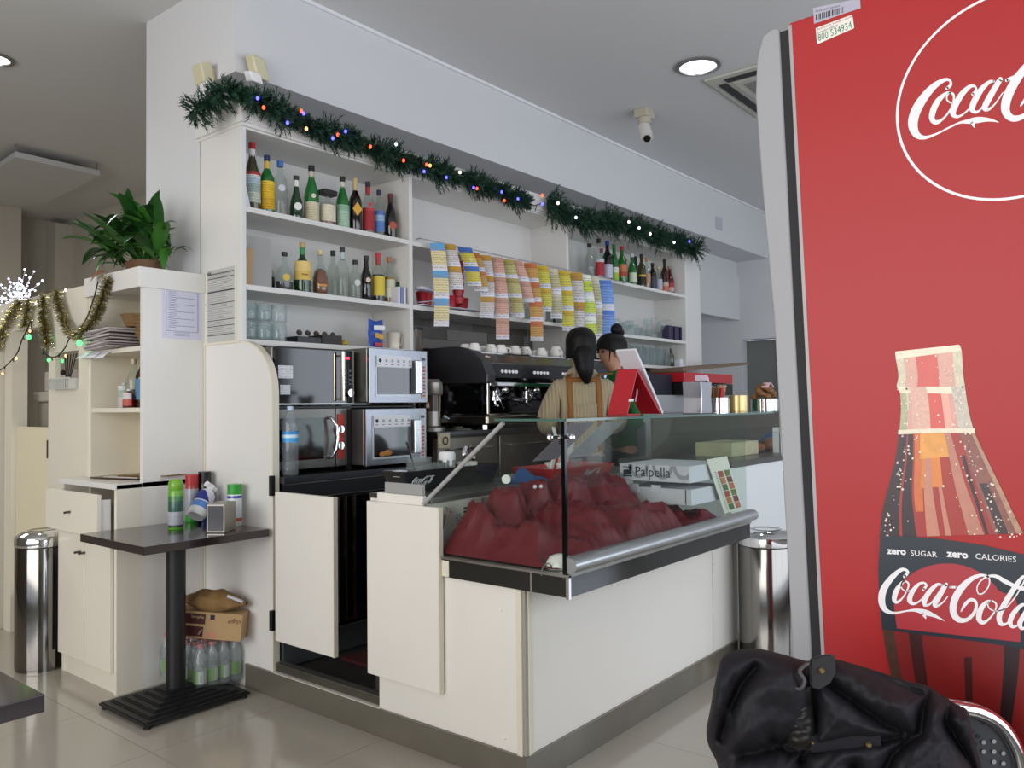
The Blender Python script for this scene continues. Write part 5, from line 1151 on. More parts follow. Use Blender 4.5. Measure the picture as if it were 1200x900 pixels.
# =====================================================================  PEOPLE
skin = mat('skin', 'c48f74', .5, var=.06, vscale=10)
def skinmesh(name, V, E, root, m, parent, sub=2):
    """V: name -> (x, y, z, radius or (rx, ry)); grown with the Skin modifier into one continuous surface"""
    ks = list(V); me = bpy.data.meshes.new(name)
    me.from_pydata([V[k][:3] for k in ks], [(ks.index(a), ks.index(b)) for a, b in E], [])
    o = bpy.data.objects.new(name, me); COL.objects.link(o); o.parent = parent
    sk = o.modifiers.new('skin', 'SKIN'); sk.use_smooth_shade = True; sk.branch_smoothing = .6
    if not me.skin_vertices:
        me.attributes
    bpy.context.view_layer.update()
    sv = me.skin_vertices[0].data if me.skin_vertices else None
    if sv is None:
        bpy.context.view_layer.objects.active = o; bpy.ops.mesh.customdata_skin_add(); sv = me.skin_vertices[0].data
    for i, k in enumerate(ks):
        r = V[k][3]; sv[i].radius = r if isinstance(r, tuple) else (r, r); sv[i].use_root = (k == root)
    s = o.modifiers.new('sub', 'SUBSURF'); s.levels = sub; s.render_levels = sub
    me.materials.append(m); return o
def figure(label, loc, rz, look, lean, top_m, kind):
    P = thing('person', label, 'person', loc, rz)
    hx, hy = look  # head offset, forward bow
    hd = Vector((hx, hy, 1.49)); rc = .21 if kind == 'knit' else .09
    V = {'pelvis': (0, 0, .90, (.135, .10)), 'belly': (0, .0, 1.04, (.105, .075)), 'chest': (0, lean*.5, 1.21, (.115, .075)), 'neckb': (0, lean, 1.355, (.052, .045)), 'neck': (hx*.5, lean+(hy-lean)*.4, 1.405, .044),
         'head0': (hd.x, hd.y+.01, 1.445, .062), 'head1': (hd.x, hd.y+.005, 1.50, (.076, .088)), 'head2': (hd.x, hd.y-.005, 1.565, (.066, .075))}
    E = [('pelvis', 'belly'), ('belly', 'chest'), ('chest', 'neckb'), ('neckb', 'neck'), ('neck', 'head0'), ('head0', 'head1'), ('head1', 'head2')]
    for s, n in ((-1, 'l'), (1, 'r')):
        V['sh'+n] = (s*.150, lean, 1.30, .046); V['el'+n] = (s*.215, lean-.01, 1.05, .037); V['wr'+n] = (s*.13, lean+rc, 1.02, .024)
        V['pa'+n] = (s*.115, lean+rc+.055, 1.015, (.026, .016))
        E += [('chest', 'sh'+n), ('sh'+n, 'el'+n), ('el'+n, 'wr'+n), ('wr'+n, 'pa'+n)]
        for f in range(4):
            fx = s*(.115+(f-1.5)*.019); a, b_ = 'f%d%s' % (f, n), 'g%d%s' % (f, n); l = (.042, .05, .047, .036)[f]
            V[a] = (fx, lean+rc+.08+l*.5, 1.012, .0085); V[b_] = (fx, lean+rc+.08+l, .99, .0075); E += [('pa'+n, a), (a, b_)]
        V['t0'+n] = (s*.078, lean+rc+.052, 1.012, .0095); V['t1'+n] = (s*.066, lean+rc+.085, 1.005, .008); E += [('wr'+n, 't0'+n), ('t0'+n, 't1'+n)]
        V['hip'+n] = (s*.085, 0, .84, .085); V['kn'+n] = (s*.09, .015, .47, .055); V['an'+n] = (s*.09, -.01, .09, .036); V['to'+n] = (s*.095, .12, .035, .034)
        E += [('pelvis', 'hip'+n), ('hip'+n, 'kn'+n), ('kn'+n, 'an'+n), ('an'+n, 'to'+n)]
    body = skinmesh('body', V, E, 'pelvis', skin, P)
    g = .022 if kind == 'knit' else .013
    ST = {'hem': (0, 0, .86, (.15, .115)), 'belly': (0, .0, 1.03, (.142+g*.6, .11)), 'chest': (0, lean*.5, 1.22, (.150+g*.6, .118)), 'neckb': (0, lean, 1.355, (.10, .078)), 'nk': (0, lean+.005, 1.405, (.062, .056))}
    SE = [('hem', 'belly'), ('belly', 'chest'), ('chest', 'neckb'), ('neckb', 'nk')]
    for s, n in ((-1, 'l'), (1, 'r')):
        ST['sh'+n] = (s*.148, lean, 1.295, .062+g); ST['el'+n] = (s*.222, lean-.01, 1.05, .048+g); ST['mid'+n] = (s*.19, lean+rc*.48, 1.03, .042+g); ST['cu'+n] = (s*.145, lean+rc-.025, 1.02, .034+g*.4)
        SE += [('chest', 'sh'+n), ('sh'+n, 'el'+n), ('el'+n, 'mid'+n), ('mid'+n, 'cu'+n)]
    sw = skinmesh('sweater' if kind == 'knit' else 'shirt', ST, SE, 'belly', top_m, P)
    TR = {'w': (0, 0, .92, (.145, .11)), 'p': (0, 0, .84, (.14, .11))}; TE = [('w', 'p')]
    for s, n in ((-1, 'l'), (1, 'r')):
        TR['h'+n] = (s*.09, 0, .76, .095); TR['k'+n] = (s*.092, .015, .47, .070); TR['a'+n] = (s*.092, -.005, .10, .055); TE += [('p', 'h'+n), ('h'+n, 'k'+n), ('k'+n, 'a'+n)]
    skinmesh('trousers', TR, TE, 'w', mat('trouser_dark', '1c1c22', .8), P)
    for s in (-1, 1):
        M().sph((s*.095, .055, .045), 1, 12, (.047, .125, .045)).build('shoe', rubber, P, smooth=True, world=False)
    # face
    fy = hd.y+.088
    M().sph((hd.x-.030, fy-.012, 1.505), .0105, 8).sph((hd.x+.030, fy-.012, 1.505), .0105, 8).each('eye', mat('eye_dark', '1a1210', .2), P, world=False, smooth=True)
    M().add([(hd.x-.012, fy-.004, 1.468), (hd.x+.012, fy-.004, 1.468), (hd.x, fy+.022, 1.475), (hd.x-.006, fy-.006, 1.512), (hd.x+.006, fy-.006, 1.512)], [(0, 1, 2), (0, 2, 3), (1, 4, 2), (3, 2, 4), (0, 3, 4, 1)]).build('nose', skin, P, world=False, smooth=True, subsurf=1)
    M().sph((hd.x, fy-.014, 1.445), 1, 10, (.022, .010, .007)).build('mouth', mat('lips', '9a4a44', .5), P, world=False, smooth=True)
    for s in (-1, 1): M().sph((hd.x+s*.078, hd.y-.002, 1.495), 1, 10, (.010, .018, .029)).build('ear', skin, P, world=False, smooth=True)
    hair = mat('black_hair', '070606', .5, bump=.3, bscale=90, spec=.25)
    def cap(u, v):
        a = 2*math.pi*u; z = v*math.pi*.5
        face = max(0, math.cos(a-math.pi/2))  # toward +y the hairline is high
        low = -.085*(1-face**.6*.92) if kind == 'knit' else -.055*(1-face**.5)
        if v < .35: zz = low*(1-v/.35)+.02*(v/.35); r = 1.0
        else: q = (v-.35)/.65; zz = .02+.085*math.sin(q*math.pi/2); r = math.cos(q*math.pi/2)**.8
        w = 1+.03*noise.noise(Vector((math.cos(a)*6, math.sin(a)*6, zz*30)))
        return (hd.x+.090*r*w*math.cos(a), hd.y-.010+.100*r*w*math.sin(a), 1.525+zz)
    M().grid(cap, 36, 16).build('hair', hair, P, world=False, smooth=True, solid=.006)
    if kind == 'knit':
        M().tube(catmull([(hd.x, hd.y-.04, 1.53, .05), (hd.x+.002, hd.y-.065, 1.47, .066), (hd.x+.005, hd.y-.085, 1.41, .058), (hd.x+.010, hd.y-.095, 1.35, .046), (hd.x+.018, hd.y-.10, 1.29, .014)], 5) and [q[:3] for q in catmull([(hd.x, hd.y-.04, 1.53, .05), (hd.x+.002, hd.y-.065, 1.47, .066), (hd.x+.005, hd.y-.085, 1.41, .058), (hd.x+.010, hd.y-.095, 1.35, .046), (hd.x+.018, hd.y-.10, 1.29, .014)], 5)],
                 [max(.004, q[3]) for q in catmull([(hd.x, hd.y-.04, 1.53, .05), (hd.x+.002, hd.y-.065, 1.47, .066), (hd.x+.005, hd.y-.085, 1.41, .058), (hd.x+.010, hd.y-.095, 1.35, .046), (hd.x+.018, hd.y-.10, 1.29, .014)], 5)], 14).build('ponytail', hair, P, world=False, smooth=True)
        am = mat('apron_brown', '8a5a24', .7, bump=.3, bscale=200)
        bk = lean-.155
        def band(pts, w, nm='apron_strap'):
            q = [Vector(p) for p in pts]; b = M(); n = 10; L_ = []
            for i in range(len(q)-1):
                for k in range(n+(i == len(q)-2)): L_.append(q[i].lerp(q[i+1], k/n))
            for i, p in enumerate(L_):
                d = (L_[min(i+1, len(L_)-1)]-L_[max(i-1, 0)]); d = Vector((d.x, 0, d.z)).normalized(); s_ = Vector((-d.z, 0, d.x))*w/2
                b.v += [tuple(p-s_), tuple(p), tuple(p+s_)]
            for i in range(len(L_)-1):
                for j in range(2): b.f.append((i*3+j, i*3+j+1, i*3+4+j, i*3+3+j)); b.mi.append(0)
            o = b.build(nm, am, P, world=False, smooth=True)
            s1 = o.modifiers.new('wrap', 'SHRINKWRAP'); s1.target = sw; s1.wrap_method = 'PROJECT'; s1.use_project_y = True; s1.use_project_z = False; s1.use_negative_direction = True; s1.use_positive_direction = True; s1.offset = .007
            s2 = o.modifiers.new('thick', 'SOLIDIFY'); s2.thickness = .006; s2.offset = 1
            return o
        for s in (-1, 1):
            band([(s*.088, -.30, 1.325), (s*.090, -.30, 1.05), (s*.092, -.30, .90)], .030)
            band([(s*.094, -.30, 1.348), (s*.088, -.30, 1.315)], .030)
        band([(-.10, -.30, 1.315), (.10, -.30, 1.315)], .028, 'apron_cross_strap')
        M().grid(lambda u, v: ((u-.5)*.30, .145+.02*math.sin(math.pi*u), .45+.72*v), 6, 8).build('apron', am, P, world=False, smooth=True, solid=.006)
    else:
        b = M().sph((hd.x, hd.y-.045, 1.655), 1, 14, (.038, .042, .040)).sph((hd.x+.01, hd.y-.075, 1.635), 1, 12, (.028, .032, .03)).tube([(hd.x, hd.y-.03, 1.60), (hd.x, hd.y-.04, 1.64)], .022, 10)
        b.build('hair_bun', hair, P, world=False, smooth=True)
        M().tube([(hd.x-.075, hd.y+.045, 1.56), (hd.x-.084, hd.y+.055, 1.50), (hd.x-.08, hd.y+.06, 1.44)], [.007, .006, .002], 6).build('hair_strand', hair, P, world=False, smooth=True)
    return P
knit = mat('beige_knit', 'a8997a', .9, var=.12, vscale=5, sheen=.2)
nt = knit.node_tree; w_ = nt.nodes.new('ShaderNodeTexWave'); w_.bands_direction = 'X'; w_.inputs['Scale'].default_value = 16; w_.inputs['Distortion'].default_value = .6
tc_ = nt.nodes.new('ShaderNodeTexCoord'); bp_ = nt.nodes.new('ShaderNodeBump'); bp_.inputs['Strength'].default_value = .7; bp_.inputs['Distance'].default_value = .01
nt.links.new(tc_.outputs['Object'], w_.inputs['Vector']); nt.links.new(w_.outputs['Fac'], bp_.inputs['Height']); nt.links.new(bp_.outputs['Normal'], nt.nodes['Principled BSDF'].inputs['Normal'])
pA_ = Y_(683, 440, 2.70)
figure('person seen from behind in a beige knit sweater and brown apron straps, dark ponytail', (pA_.x, 2.70, .122), math.atan2(.62, .78)-math.pi/2+.10, (-.005, .03), .03, knit, 'knit')
pB_ = Y_(728, 440, 2.76)
figure('person in a green top with a dark hair bun, head bowed in profile', (pB_.x, 2.76, .122), math.radians(62), (.0, .075), .03, mat('green_shirt', '1f6a34', .85, var=.1, bump=.3, bscale=120), 'shirt')
# =====================================================================  RED FRIDGE (its printed side faces the camera)
DL = .032
fg = thing('drinks_fridge', 'tall red drinks fridge with printed bottle and white script on its side', 'fridge', (1.49, .468, 0), (-DL, 0, 0))
fm = chain(fg)
def FL(x, y, z): return fm @ Vector((x, y, z))
def fbox(nm, m, x0, x1, y0, y1, z0, z1, **k): return M().box(x0, x1, y0, y1, z0, z1).build(nm, m, fg, world=False, **k)
fred = mat('fridge_red', 'a41e20', .42, spec=.34)
fbox('cabinet', fred, 0, .62, -.66, 0, .06, 2.0, bevel=.004)
fbox('base', rubber, .02, .60, -.64, -.01, .025, .06)
for x in (.04, .58):
    for y in (-.60, -.03): M().cyl((x, y, .004 if y > -.3 else -.015), (x, y, .03), .018, n=10).build('foot', rubber, fg, world=False)
fbox('edge_trim', mat('trim_grey', 'a09898', .4), -.0006, .0, -.006, 0, .06, 1.995)
fbox('door_gasket', rubber, .004, .615, 0, .018, .08, 1.99)
dp = [(.018, .08), (.018, 1.995), (.030, 2.0), (.05, 1.992), (.064, 1.95), (.070, 1.88), (.066, 1.70), (.056, 1.45), (.053, .9), (.052, .08)]
M().prism(dp, (0, 0, 0), (0, 1, 0), (0, 0, 1), (.62, 0, 0)).build('door', mat('door_silver', '98989b', .6, .1), fg, world=False, smooth='auto', bevel=.003)
fbox('kick_grille', rubber, .01, .61, 0, .045, .03, .078)
# print
KC = [0]
def F(px_, py_, k=1):
    d = ray(px_, py_); n = fm.to_3x3() @ Vector((1, 0, 0)); p0 = FL(0, 0, 1); t = (p0-CAM).dot(n)/d.dot(n); return CAM+d*t-n*(.00014*k)
def pprint(name, m, pts, k=1, par=fg): return M().add([F(a, c, k) for a, c in pts], [tuple(range(len(pts)))]).build(name, m, par)
def sm(pts, k=4): return [q for q in catmull(pts, k)]
wht = mat('print_white', 'e6e2e4', .4)
Z7 = lambda x, y: (1020+x/6.6667, 40+y/6.6667)
b = M()
for i, st in enumerate(logo_strokes()): ribbon(b, st, lambda x, y: F(*Z7(x, y), 2+i*.4), 6, lambda x, y, e: F(*Z7(x, y), 8+i+e*.12))
b.build('script_lettering', wht, fg)
li = fm.inverted(); q = [li @ F(*p) for p in ((1148.7, 0), (1050, 133), (1185, 234))]
(ax_, ay_), (bx_, by_), (cx_, cy_) = [(p.y, p.z) for p in q]
dd_ = 2*(ax_*(by_-cy_)+bx_*(cy_-ay_)+cx_*(ay_-by_))
ux = ((ax_**2+ay_**2)*(by_-cy_)+(bx_**2+by_**2)*(cy_-ay_)+(cx_**2+cy_**2)*(ay_-by_))/dd_
uz = ((ax_**2+ay_**2)*(cx_-bx_)+(bx_**2+by_**2)*(ax_-cx_)+(cx_**2+cy_**2)*(bx_-ax_))/dd_
rr = math.hypot(ax_-ux, ay_-uz)
b = M(); n = 96; vs = []
for r in (rr, rr-.0042):
    vs += [(-.0004, ux+r*math.cos(2*math.pi*i/n), uz+r*math.sin(2*math.pi*i/n)) for i in range(n)]
ok = [i for i in range(n) if vs[i][2] < 1.995 and vs[(i+1) % n][2] < 1.995]
b.add(vs, [(i, (i+1) % n, n+(i+1) % n, n+i) for i in ok]); b.build('white_ring', wht, fg, world=False)
# stickers
stg = mat('sticker_grey', 'a8a4b4', .5); sw_ = mat('sticker_white', 'e0dcd4', .5); gi = mat('green_ink', '1c6a3a', .5)
pprint('asset_sticker', stg, [(953, 9.5), (1008, -2), (1008.5, 9.5), (954, 28)], 1)
b = M(); random.seed(2); x = 956
while x < 988:
    w = .5+random.random()*1.2; y0, y1 = 17-(x-956)*.28, 24-(x-956)*.28
    b.add([F(x, y0, 2), F(x+w, y0-.2*w, 2), F(x+w, y1-.2*w, 2), F(x, y1, 2)], [(0, 1, 2, 3)]); x += w+.6+random.random()
b.build('barcode', mat('ink'), fg, kind='stuff')
pprint('phone_sticker', sw_, [(956, 33), (999, 17), (1001, 33), (957.5, 52)], 1)
def ftext(s, size, p, q, m, shear=0, k=2, ratio=1, bold=0):
    a, c = F(*p, k), F(*q, k); u = (c-a).normalized(); n = fm.to_3x3() @ Vector((-1, 0, 0)); v = n.cross(u)
    return text(s, size, a, u, v, m, fg, 'lettering', 0, shear, ratio=ratio, bold=bold)
ftext('800 534934', .0185, (959, 48.5), (999, 32.5), gi, ratio=.68)
ftext('Assistenza numero verde', .0062, (957.5, 36), (998, 20.5), mat('red_ink', 'a02c30', .5)).scale = (1, 1, 1)
ftext('Servizio clienti', .0062, (958, 39.8), (998, 24.5), mat('ink'))
ftext('Assistenza tecnica', .006, (955.5, 14.5), (990, 6.5), mat('ink'))
# the printed bottle
left = [(1049, 412), (1050, 421), (1053, 440), (1051, 453), (1055, 460), (1056, 480), (1054, 507), (1049, 540), (1040, 575), (1034, 600), (1031, 630), (1030, 665), (1031, 700), (1034, 735), (1040, 770), (1049, 810), (1062, 860), (1070, 920)]
right = [(1124, 404), (1127, 411), (1129, 440), (1131, 453), (1132, 462), (1136, 485), (1142, 507), (1154, 532), (1170, 565), (1186, 598), (1199, 625), (1212, 665), (1219, 700), (1222, 735), (1220, 770), (1214, 810), (1204, 860), (1196, 920)]
def strip(rows, f0, f1, m, name, k, par=None):
    """a band of the printed bottle between fractions f0 and f1 of its width, over outline rows"""
    KC[0] += 1; k = 3+KC[0]*.35 if par is None else 1
    b = M(); a, c = rows; L_ = catmull(left[a:c+1], 4); R_ = catmull(right[a:c+1], 4); vs = []
    for i, (l, r) in enumerate(zip(L_, R_)):
        t = i/(len(L_)-1); g0 = f0(t) if callable(f0) else f0; g1 = f1(t) if callable(f1) else f1
        vs += [F(l[0]+(r[0]-l[0])*g0, l[1]+(r[1]-l[1])*g0, k), F(l[0]+(r[0]-l[0])*g1, l[1]+(r[1]-l[1])*g1, k)]
    b.add(vs, [(2*i, 2*i+1, 2*i+3, 2*i+2) for i in range(len(L_)-1)]); return b.build(name, m, par or bt_)
bt_ = strip((0, 6), 0, 1, mat('print_glass', 'd9a596', .4, var=.18, vscale=60), 'bottle_print', 1, fg)
PM = lambda n, c='808080', v=.0, s=40: mat('print_'+n, c, .38, var=v, vscale=s)
strip((0, 1), -.0, 1, PM('rim', 'e8dcc4', .15, 90), 'neck_rim', 2)
strip((1, 5), 0.0, .12, PM('pale', 'cfc8ae', .3, 90), 'glass_highlight', 2); strip((1, 5), .86, 1, PM('pale'), 'glass_highlight', 2); strip((4, 6), .0, .09, PM('sage', 'a8b08e', .3, 90), 'glass_highlight', 3)
strip((3, 4), 0, 1, PM('rim'), 'neck_ring', 2); strip((3, 6), .16, .42, PM('foam', 'dcae9e', .35, 160), 'bubbles', 2); strip((4, 6), .62, .74, PM('pinkhl', 'e0a494'), 'glass_highlight', 2); strip((3, 6), .80, 1, PM('palegrey', 'c4bcae', .35, 120), 'glass_highlight', 2)
strip((1, 3), .30, .62, PM('through', 'cf5a52', .1), 'red_window', 2); strip((4, 6), .42, .62, PM('through2', 'd2554c', .1), 'red_window', 2)
body_ = strip((6, 10), 0, 1, PM('liquid', 'a02c24', .2, 20), 'liquid_print', 1)
strip((6, 10), 0, lambda t: .10+.04*t, PM('dark', '2c1a20', .5, 70), 'dark_flute', 2); strip((6, 10), lambda t: .12+.04*t, lambda t: .18+.08*t, PM('dark'), 'dark_flute', 2)
strip((6, 9), lambda t: .20+.06*t, lambda t: .32+.0*t, PM('orange', 'cc6a34', .3, 40), 'orange_flute', 2); strip((6, 8), .30, .50, PM('amber', 'd88038', .25, 40), 'amber_glow', 2); strip((6, 7), .28, .64, PM('amberhi', 'e09a48', .3, 50), 'amber_glow', 3)
strip((7, 10), lambda t: .33+.0*t, lambda t: .40+.02*t, PM('tan', 'c0806a', .2, 60), 'tan_flute', 3); strip((8, 10), lambda t: .46, lambda t: .49+.01*t, PM('tan'), 'tan_flute', 3)
strip((6, 10), lambda t: .60+.02*t, lambda t: .68+.05*t, PM('tan2', 'b87a66', .25, 60), 'tan_flute', 3); strip((7, 10), lambda t: .74, lambda t: .78-.02*t, PM('dark'), 'dark_flute', 3)
strip((6, 10), .80, .95, PM('brown', '8a5448', .5, 80), 'brown_flute', 2); strip((8, 10), .83, .90, PM('dark2', '38262c', .4, 70), 'dark_flute', 3); strip((6, 10), .955, 1, PM('edge', 'b08a70', .5, 120), 'glass_edge', 3)
b = M(); L0, R0 = left[6], right[6]; vs = []
for i in range(13):
    t = i/12; y = 507+(505-507)*t-3*math.sin(math.pi*t)*.3; x = 1053+(1143-1053)*t; vs += [F(x, y-3, 15), F(x, y+2.2, 15)]
b.add(vs, [(2*i, 2*i+1, 2*i+3, 2*i+2) for i in range(12)]); b.build('foam_line', PM('foamline', 'e4d8c0', .2, 150), bt_)
b = M(); random.seed(11)
for k in range(230):
    t = random.random(); side = random.random(); yy = 412+(630-412)*random.random(); l = [p for p in left if p[1] <= yy][-1][0]; r = [p for p in right if p[1] <= yy][-1][0]
    x = (l+3+abs(random.gauss(0, 10))) if side < .4 else ((r-2-abs(random.gauss(0, 12))) if side < .85 else l+(r-l)*random.random()); s = .5+random.random()*1.1
    b.add([F(x+math.cos(a)*s, yy+math.sin(a)*s, 16) for a in (0, 1.2, 2.4, 3.7, 5)], [(0, 1, 2, 3, 4)])
b.build('droplet_print', PM('drop', 'e8d4c4'), bt_, kind='stuff')
low_ = strip((13, 17), 0, 1, PM('lower', '7c1412', .3, 12), 'lower_liquid', 1)
strip((13, 17), 0, .07, PM('edge2', '4a2a1c', .6, 90), 'glass_edge', 2); strip((13, 17), .16, .24, PM('dark3', '3c0c0c', .6, 40), 'dark_streak', 2); strip((14, 17), .50, .55, PM('dark3'), 'dark_streak', 2); strip((13, 17), .76, .86, PM('dark4', '240a0c', .3, 30), 'dark_streak', 2)
# label
lt = [(1030.5, 632), (1060, 628), (1100, 631), (1150, 638), (1203, 650), (1208, 652)]; lb = [(1034, 737), (1070, 742), (1110, 747), (1150, 752), (1200, 760), (1221, 764)]
navy = PM('label_navy', '12202c', .25, 10)
pprint('label_print', navy, [(1032, 628)]+[tuple(p) for p in lt[1:]]+[(1219, 700), (1221, 764)]+lb[::-1][1:]+[(1030.5, 700), (1029.5, 665)], 17)
el = [(1051.5, 736), (1048, 710), (1052, 690)]+[(1110+62*math.cos(a)*1.12, 722+62*math.sin(a)) for a in [math.radians(205+i*9) for i in range(15)]]+[(1190, 700), (1196.5, 725), (1196, 752)]
pprint('red_disc', mat('label_red', 'a42630', .4), el, 18)
Z8 = lambda x, y: (1020+x/6.6667, 640+y/6.6667)
bot = [[(270, 235, 26), (295, 205, 22), (275, 182, 22), (235, 188, 30), (165, 250, 44), (105, 340, 54), (92, 430, 52), (120, 495, 38), (185, 520, 20), (280, 505, 13), (350, 498, 24), (430, 515, 44), (500, 540, 26), (585, 582, 3)],
 [(410, 525, 20), (430, 550, 18), (436, 566, 3)],
 [(300, 350, 8), (270, 345, 9), (245, 320, 10), (250, 285, 10), (272, 270, 12), (300, 290, 14), (295, 330, 12), (260, 395, 12), (215, 435, 22), (190, 415, 36), (205, 350, 40), (245, 290, 26), (272, 270, 12)],
 [(300, 350, 8), (335, 330, 8), (360, 300, 10)],
 [(418, 335, 22), (440, 305, 18), (420, 284, 16), (375, 300, 26), (325, 365, 38), (310, 420, 40), (340, 448, 22), (390, 425, 12), (440, 370, 10), (465, 340, 8)],
 [(560, 300, 16), (520, 300, 26), (460, 360, 38), (425, 425, 42), (435, 458, 26), (475, 445, 13), (530, 370, 11), (570, 305, 11)],
 [(595, 297, 30), (550, 375, 38), (510, 440, 42), (520, 465, 24), (565, 440, 12), (608, 390, 8)],
 [(628, 318, 18), (676, 318, 18)],
 [(712, 505, 12), (745, 450, 26), (790, 415, 26), (828, 440, 24), (818, 510, 26), (760, 570, 30), (690, 570, 44), (650, 510, 52), (660, 420, 56), (710, 330, 54), (790, 255, 38), (870, 225, 22), (925, 240, 14), (930, 300, 11), (890, 360, 10), (850, 370, 10), (835, 330, 10), (855, 280, 10), (910, 238, 16), (980, 232, 26), (1050, 270, 34), (1110, 300, 30), (1180, 325, 30), (1260, 330, 30)],
 [(1000, 505, 8), (960, 500, 9), (930, 480, 10), (920, 445, 10), (950, 425, 12), (985, 450, 14), (975, 505, 12), (930, 565, 16), (880, 595, 30), (850, 560, 42), (865, 490, 44), (910, 435, 28), (950, 425, 12)],
 [(1000, 505, 8), (1060, 480, 9), (1130, 400, 10), (1190, 300, 12), (1210, 245, 14), (1190, 240, 24), (1130, 320, 40), (1050, 450, 44), (1010, 540, 44), (1020, 600, 36), (1060, 605, 18), (1100, 570, 11)],
 [(1230, 470, 14), (1190, 455, 26), (1130, 510, 38), (1095, 580, 40), (1110, 625, 26), (1150, 615, 13), (1200, 550, 11)], [(1250, 450, 30), (1200, 540, 38), (1170, 600, 40), (1190, 640, 24), (1250, 610, 10)]]
b = M()
for i, st in enumerate(bot): ribbon(b, st, lambda x, y: F(*Z8(x, y), 19+i*.4), 6, lambda x, y, e: F(*Z8(x, y), 26+i+e*.12))
b.build('script_lettering', wht, fg)
ftext('zero', .0158, (1040.5, 648.5), (1066, 650), wht, k=19, ratio=1.02, bold=.0006) 
ftext('SUGAR', .0128, (1067.5, 650.5), (1103, 653.0), wht, k=19); ftext('zero', .0165, (1110.5, 652.0), (1141, 654.5), wht, k=19, ratio=1.0, bold=.0006)
ftext('CALORIES', .0128, (1143, 654.5), (1198, 659), wht, k=19, ratio=1.0)

# =====================================================================  CHAIR WITH JACKET
fw = Vector((.777, .629, 0)).normalized(); rt = Vector((.629, -.777, 0)).normalized()
def D(px_, py_, d): r = ray(px_, py_); return CAM+r*(d/(r.dot(fw)))
ch = thing('cafe_chair', 'chrome tube chair with perforated dark back under black jacket', 'chair', (*D(1040, 880, 1.17).xy, 0))
hoop = [D(*p, 1.18) for p in ((900, 1000), (905, 890), (930, 845), (990, 828), (1060, 824), (1120, 829), (1150, 836), (1172, 850), (1187, 872), (1195, 895), (1200, 930), (1200, 1010))]
low = [hoop[-1]+Vector((0, 0, -.3)), Vector((hoop[-1].x+.02, hoop[-1].y, .02))]; low0 = [hoop[0]+Vector((0, 0, -.3)), Vector((hoop[0].x, hoop[0].y+.02, .02))]
hp = [Vector(q) for q in catmull([tuple(p) for p in hoop], 4)]
M().tube(low0[::-1]+hp+low, .011, 10).build('back_frame', chrome, ch, smooth=True)
pl_g = mat('perforated_grey', '3c3c3e', .5, .3)
ins = [hp[0]]+hp+[hp[-1]]; c_ = sum(hp, Vector())/len(hp)
pts = [p+(c_-p)*.05 for p in hp]; b = M(); b.add(pts+[p+fw*.006 for p in pts], [tuple(range(len(pts))), tuple(range(2*len(pts)-1, len(pts)-1, -1))]+[(i, (i+1) % len(pts), len(pts)+(i+1) % len(pts), len(pts)+i) for i in range(len(pts))]); b.build('back_panel', pl_g, ch)
for i, (a, c) in enumerate(((1128, 858), (1140, 857), (1147, 863), (1154, 847), (1153, 870), (1165, 869), (1153, 881), (1165, 881), (1176, 883), (1165, 893), (1176, 895), (1143, 872))):
    p = D(a, c, 1.1775); m_ = rubber if i in (0, 1, 3, 2, 11) else mat('hole_light', '8c8c90', .6)
    M().add([p+rt*math.cos(t*.6283)*.0032+Vector((0, 0, math.sin(t*.6283)*.0032)) for t in range(10)], [tuple(range(10))]).build('perforation', m_, ch)
sc_ = c_.copy(); sc_.z = .45; st0 = sc_-fw*.22
M().obox(st0+Vector((0, 0, .0)), rt*.20, fw*.20, (0, 0, .012)).build('seat', pl_g, ch, bevel=.02)
for s in (-1, 1):
    p = st0+rt*.185*s-fw*.18; M().tube([(p.x, p.y, .45), (p.x, p.y, .01)], .011, 10).build('leg', chrome, ch, smooth='auto')
    M().tube([p+Vector((0, 0, 0)), p+fw*.40], .010, 8).build('seat_rail', chrome, ch, smooth='auto')
jt = thing('jacket', 'black quilted down jacket hung over the chair back before the fridge', 'jacket', (*D(980, 850, 1.1).xy, .6))
jm = mat('black_nylon', '17151a', .66, var=.3, vscale=6, spec=.28)
topc = catmull([(838, 800), (844, 775), (856, 764), (885, 760), (915, 766), (948, 775), (975, 772), (1000, 778), (1030, 787), (1060, 797), (1085, 803), (1100, 812), (1120, 824), (1134, 832), (1137, 850)], 5)
seams = [((960, 795), (1000, 822), (1040, 850), (1066, 862)), ((1066, 862), (1030, 868), (985, 871), (950, 880)), ((1090, 808), (1082, 830), (1078, 860), (1066, 866)), ((1066, 866), (1045, 885), (1030, 920)), ((1110, 850), (1130, 880), (1150, 920)),
         ((1010, 780), (1050, 800), (1080, 812)), ((952, 800), (955, 830), (952, 870), (940, 890)), ((885, 782), (870, 800), (856, 830), (846, 865)), ((905, 870), (925, 880), (945, 878)), ((870, 885), (900, 878), (935, 868)), ((1112, 828), (1108, 845), (1120, 862)), ((1000, 900), (1030, 940), (1020, 1000)), ((860, 940), (950, 930), (1060, 945), (1130, 930))]
def sd2(px_, py_):
    best = 1e9
    for s in seams:
        for (ax, ay), (bx, by) in zip(s, s[1:]):
            dx, dy = bx-ax, by-ay; t = max(0, min(1, ((px_-ax)*dx+(py_-ay)*dy)/(dx*dx+dy*dy))); best = min(best, math.hypot(px_-ax-dx*t, py_-ay-dy*t))
    return best
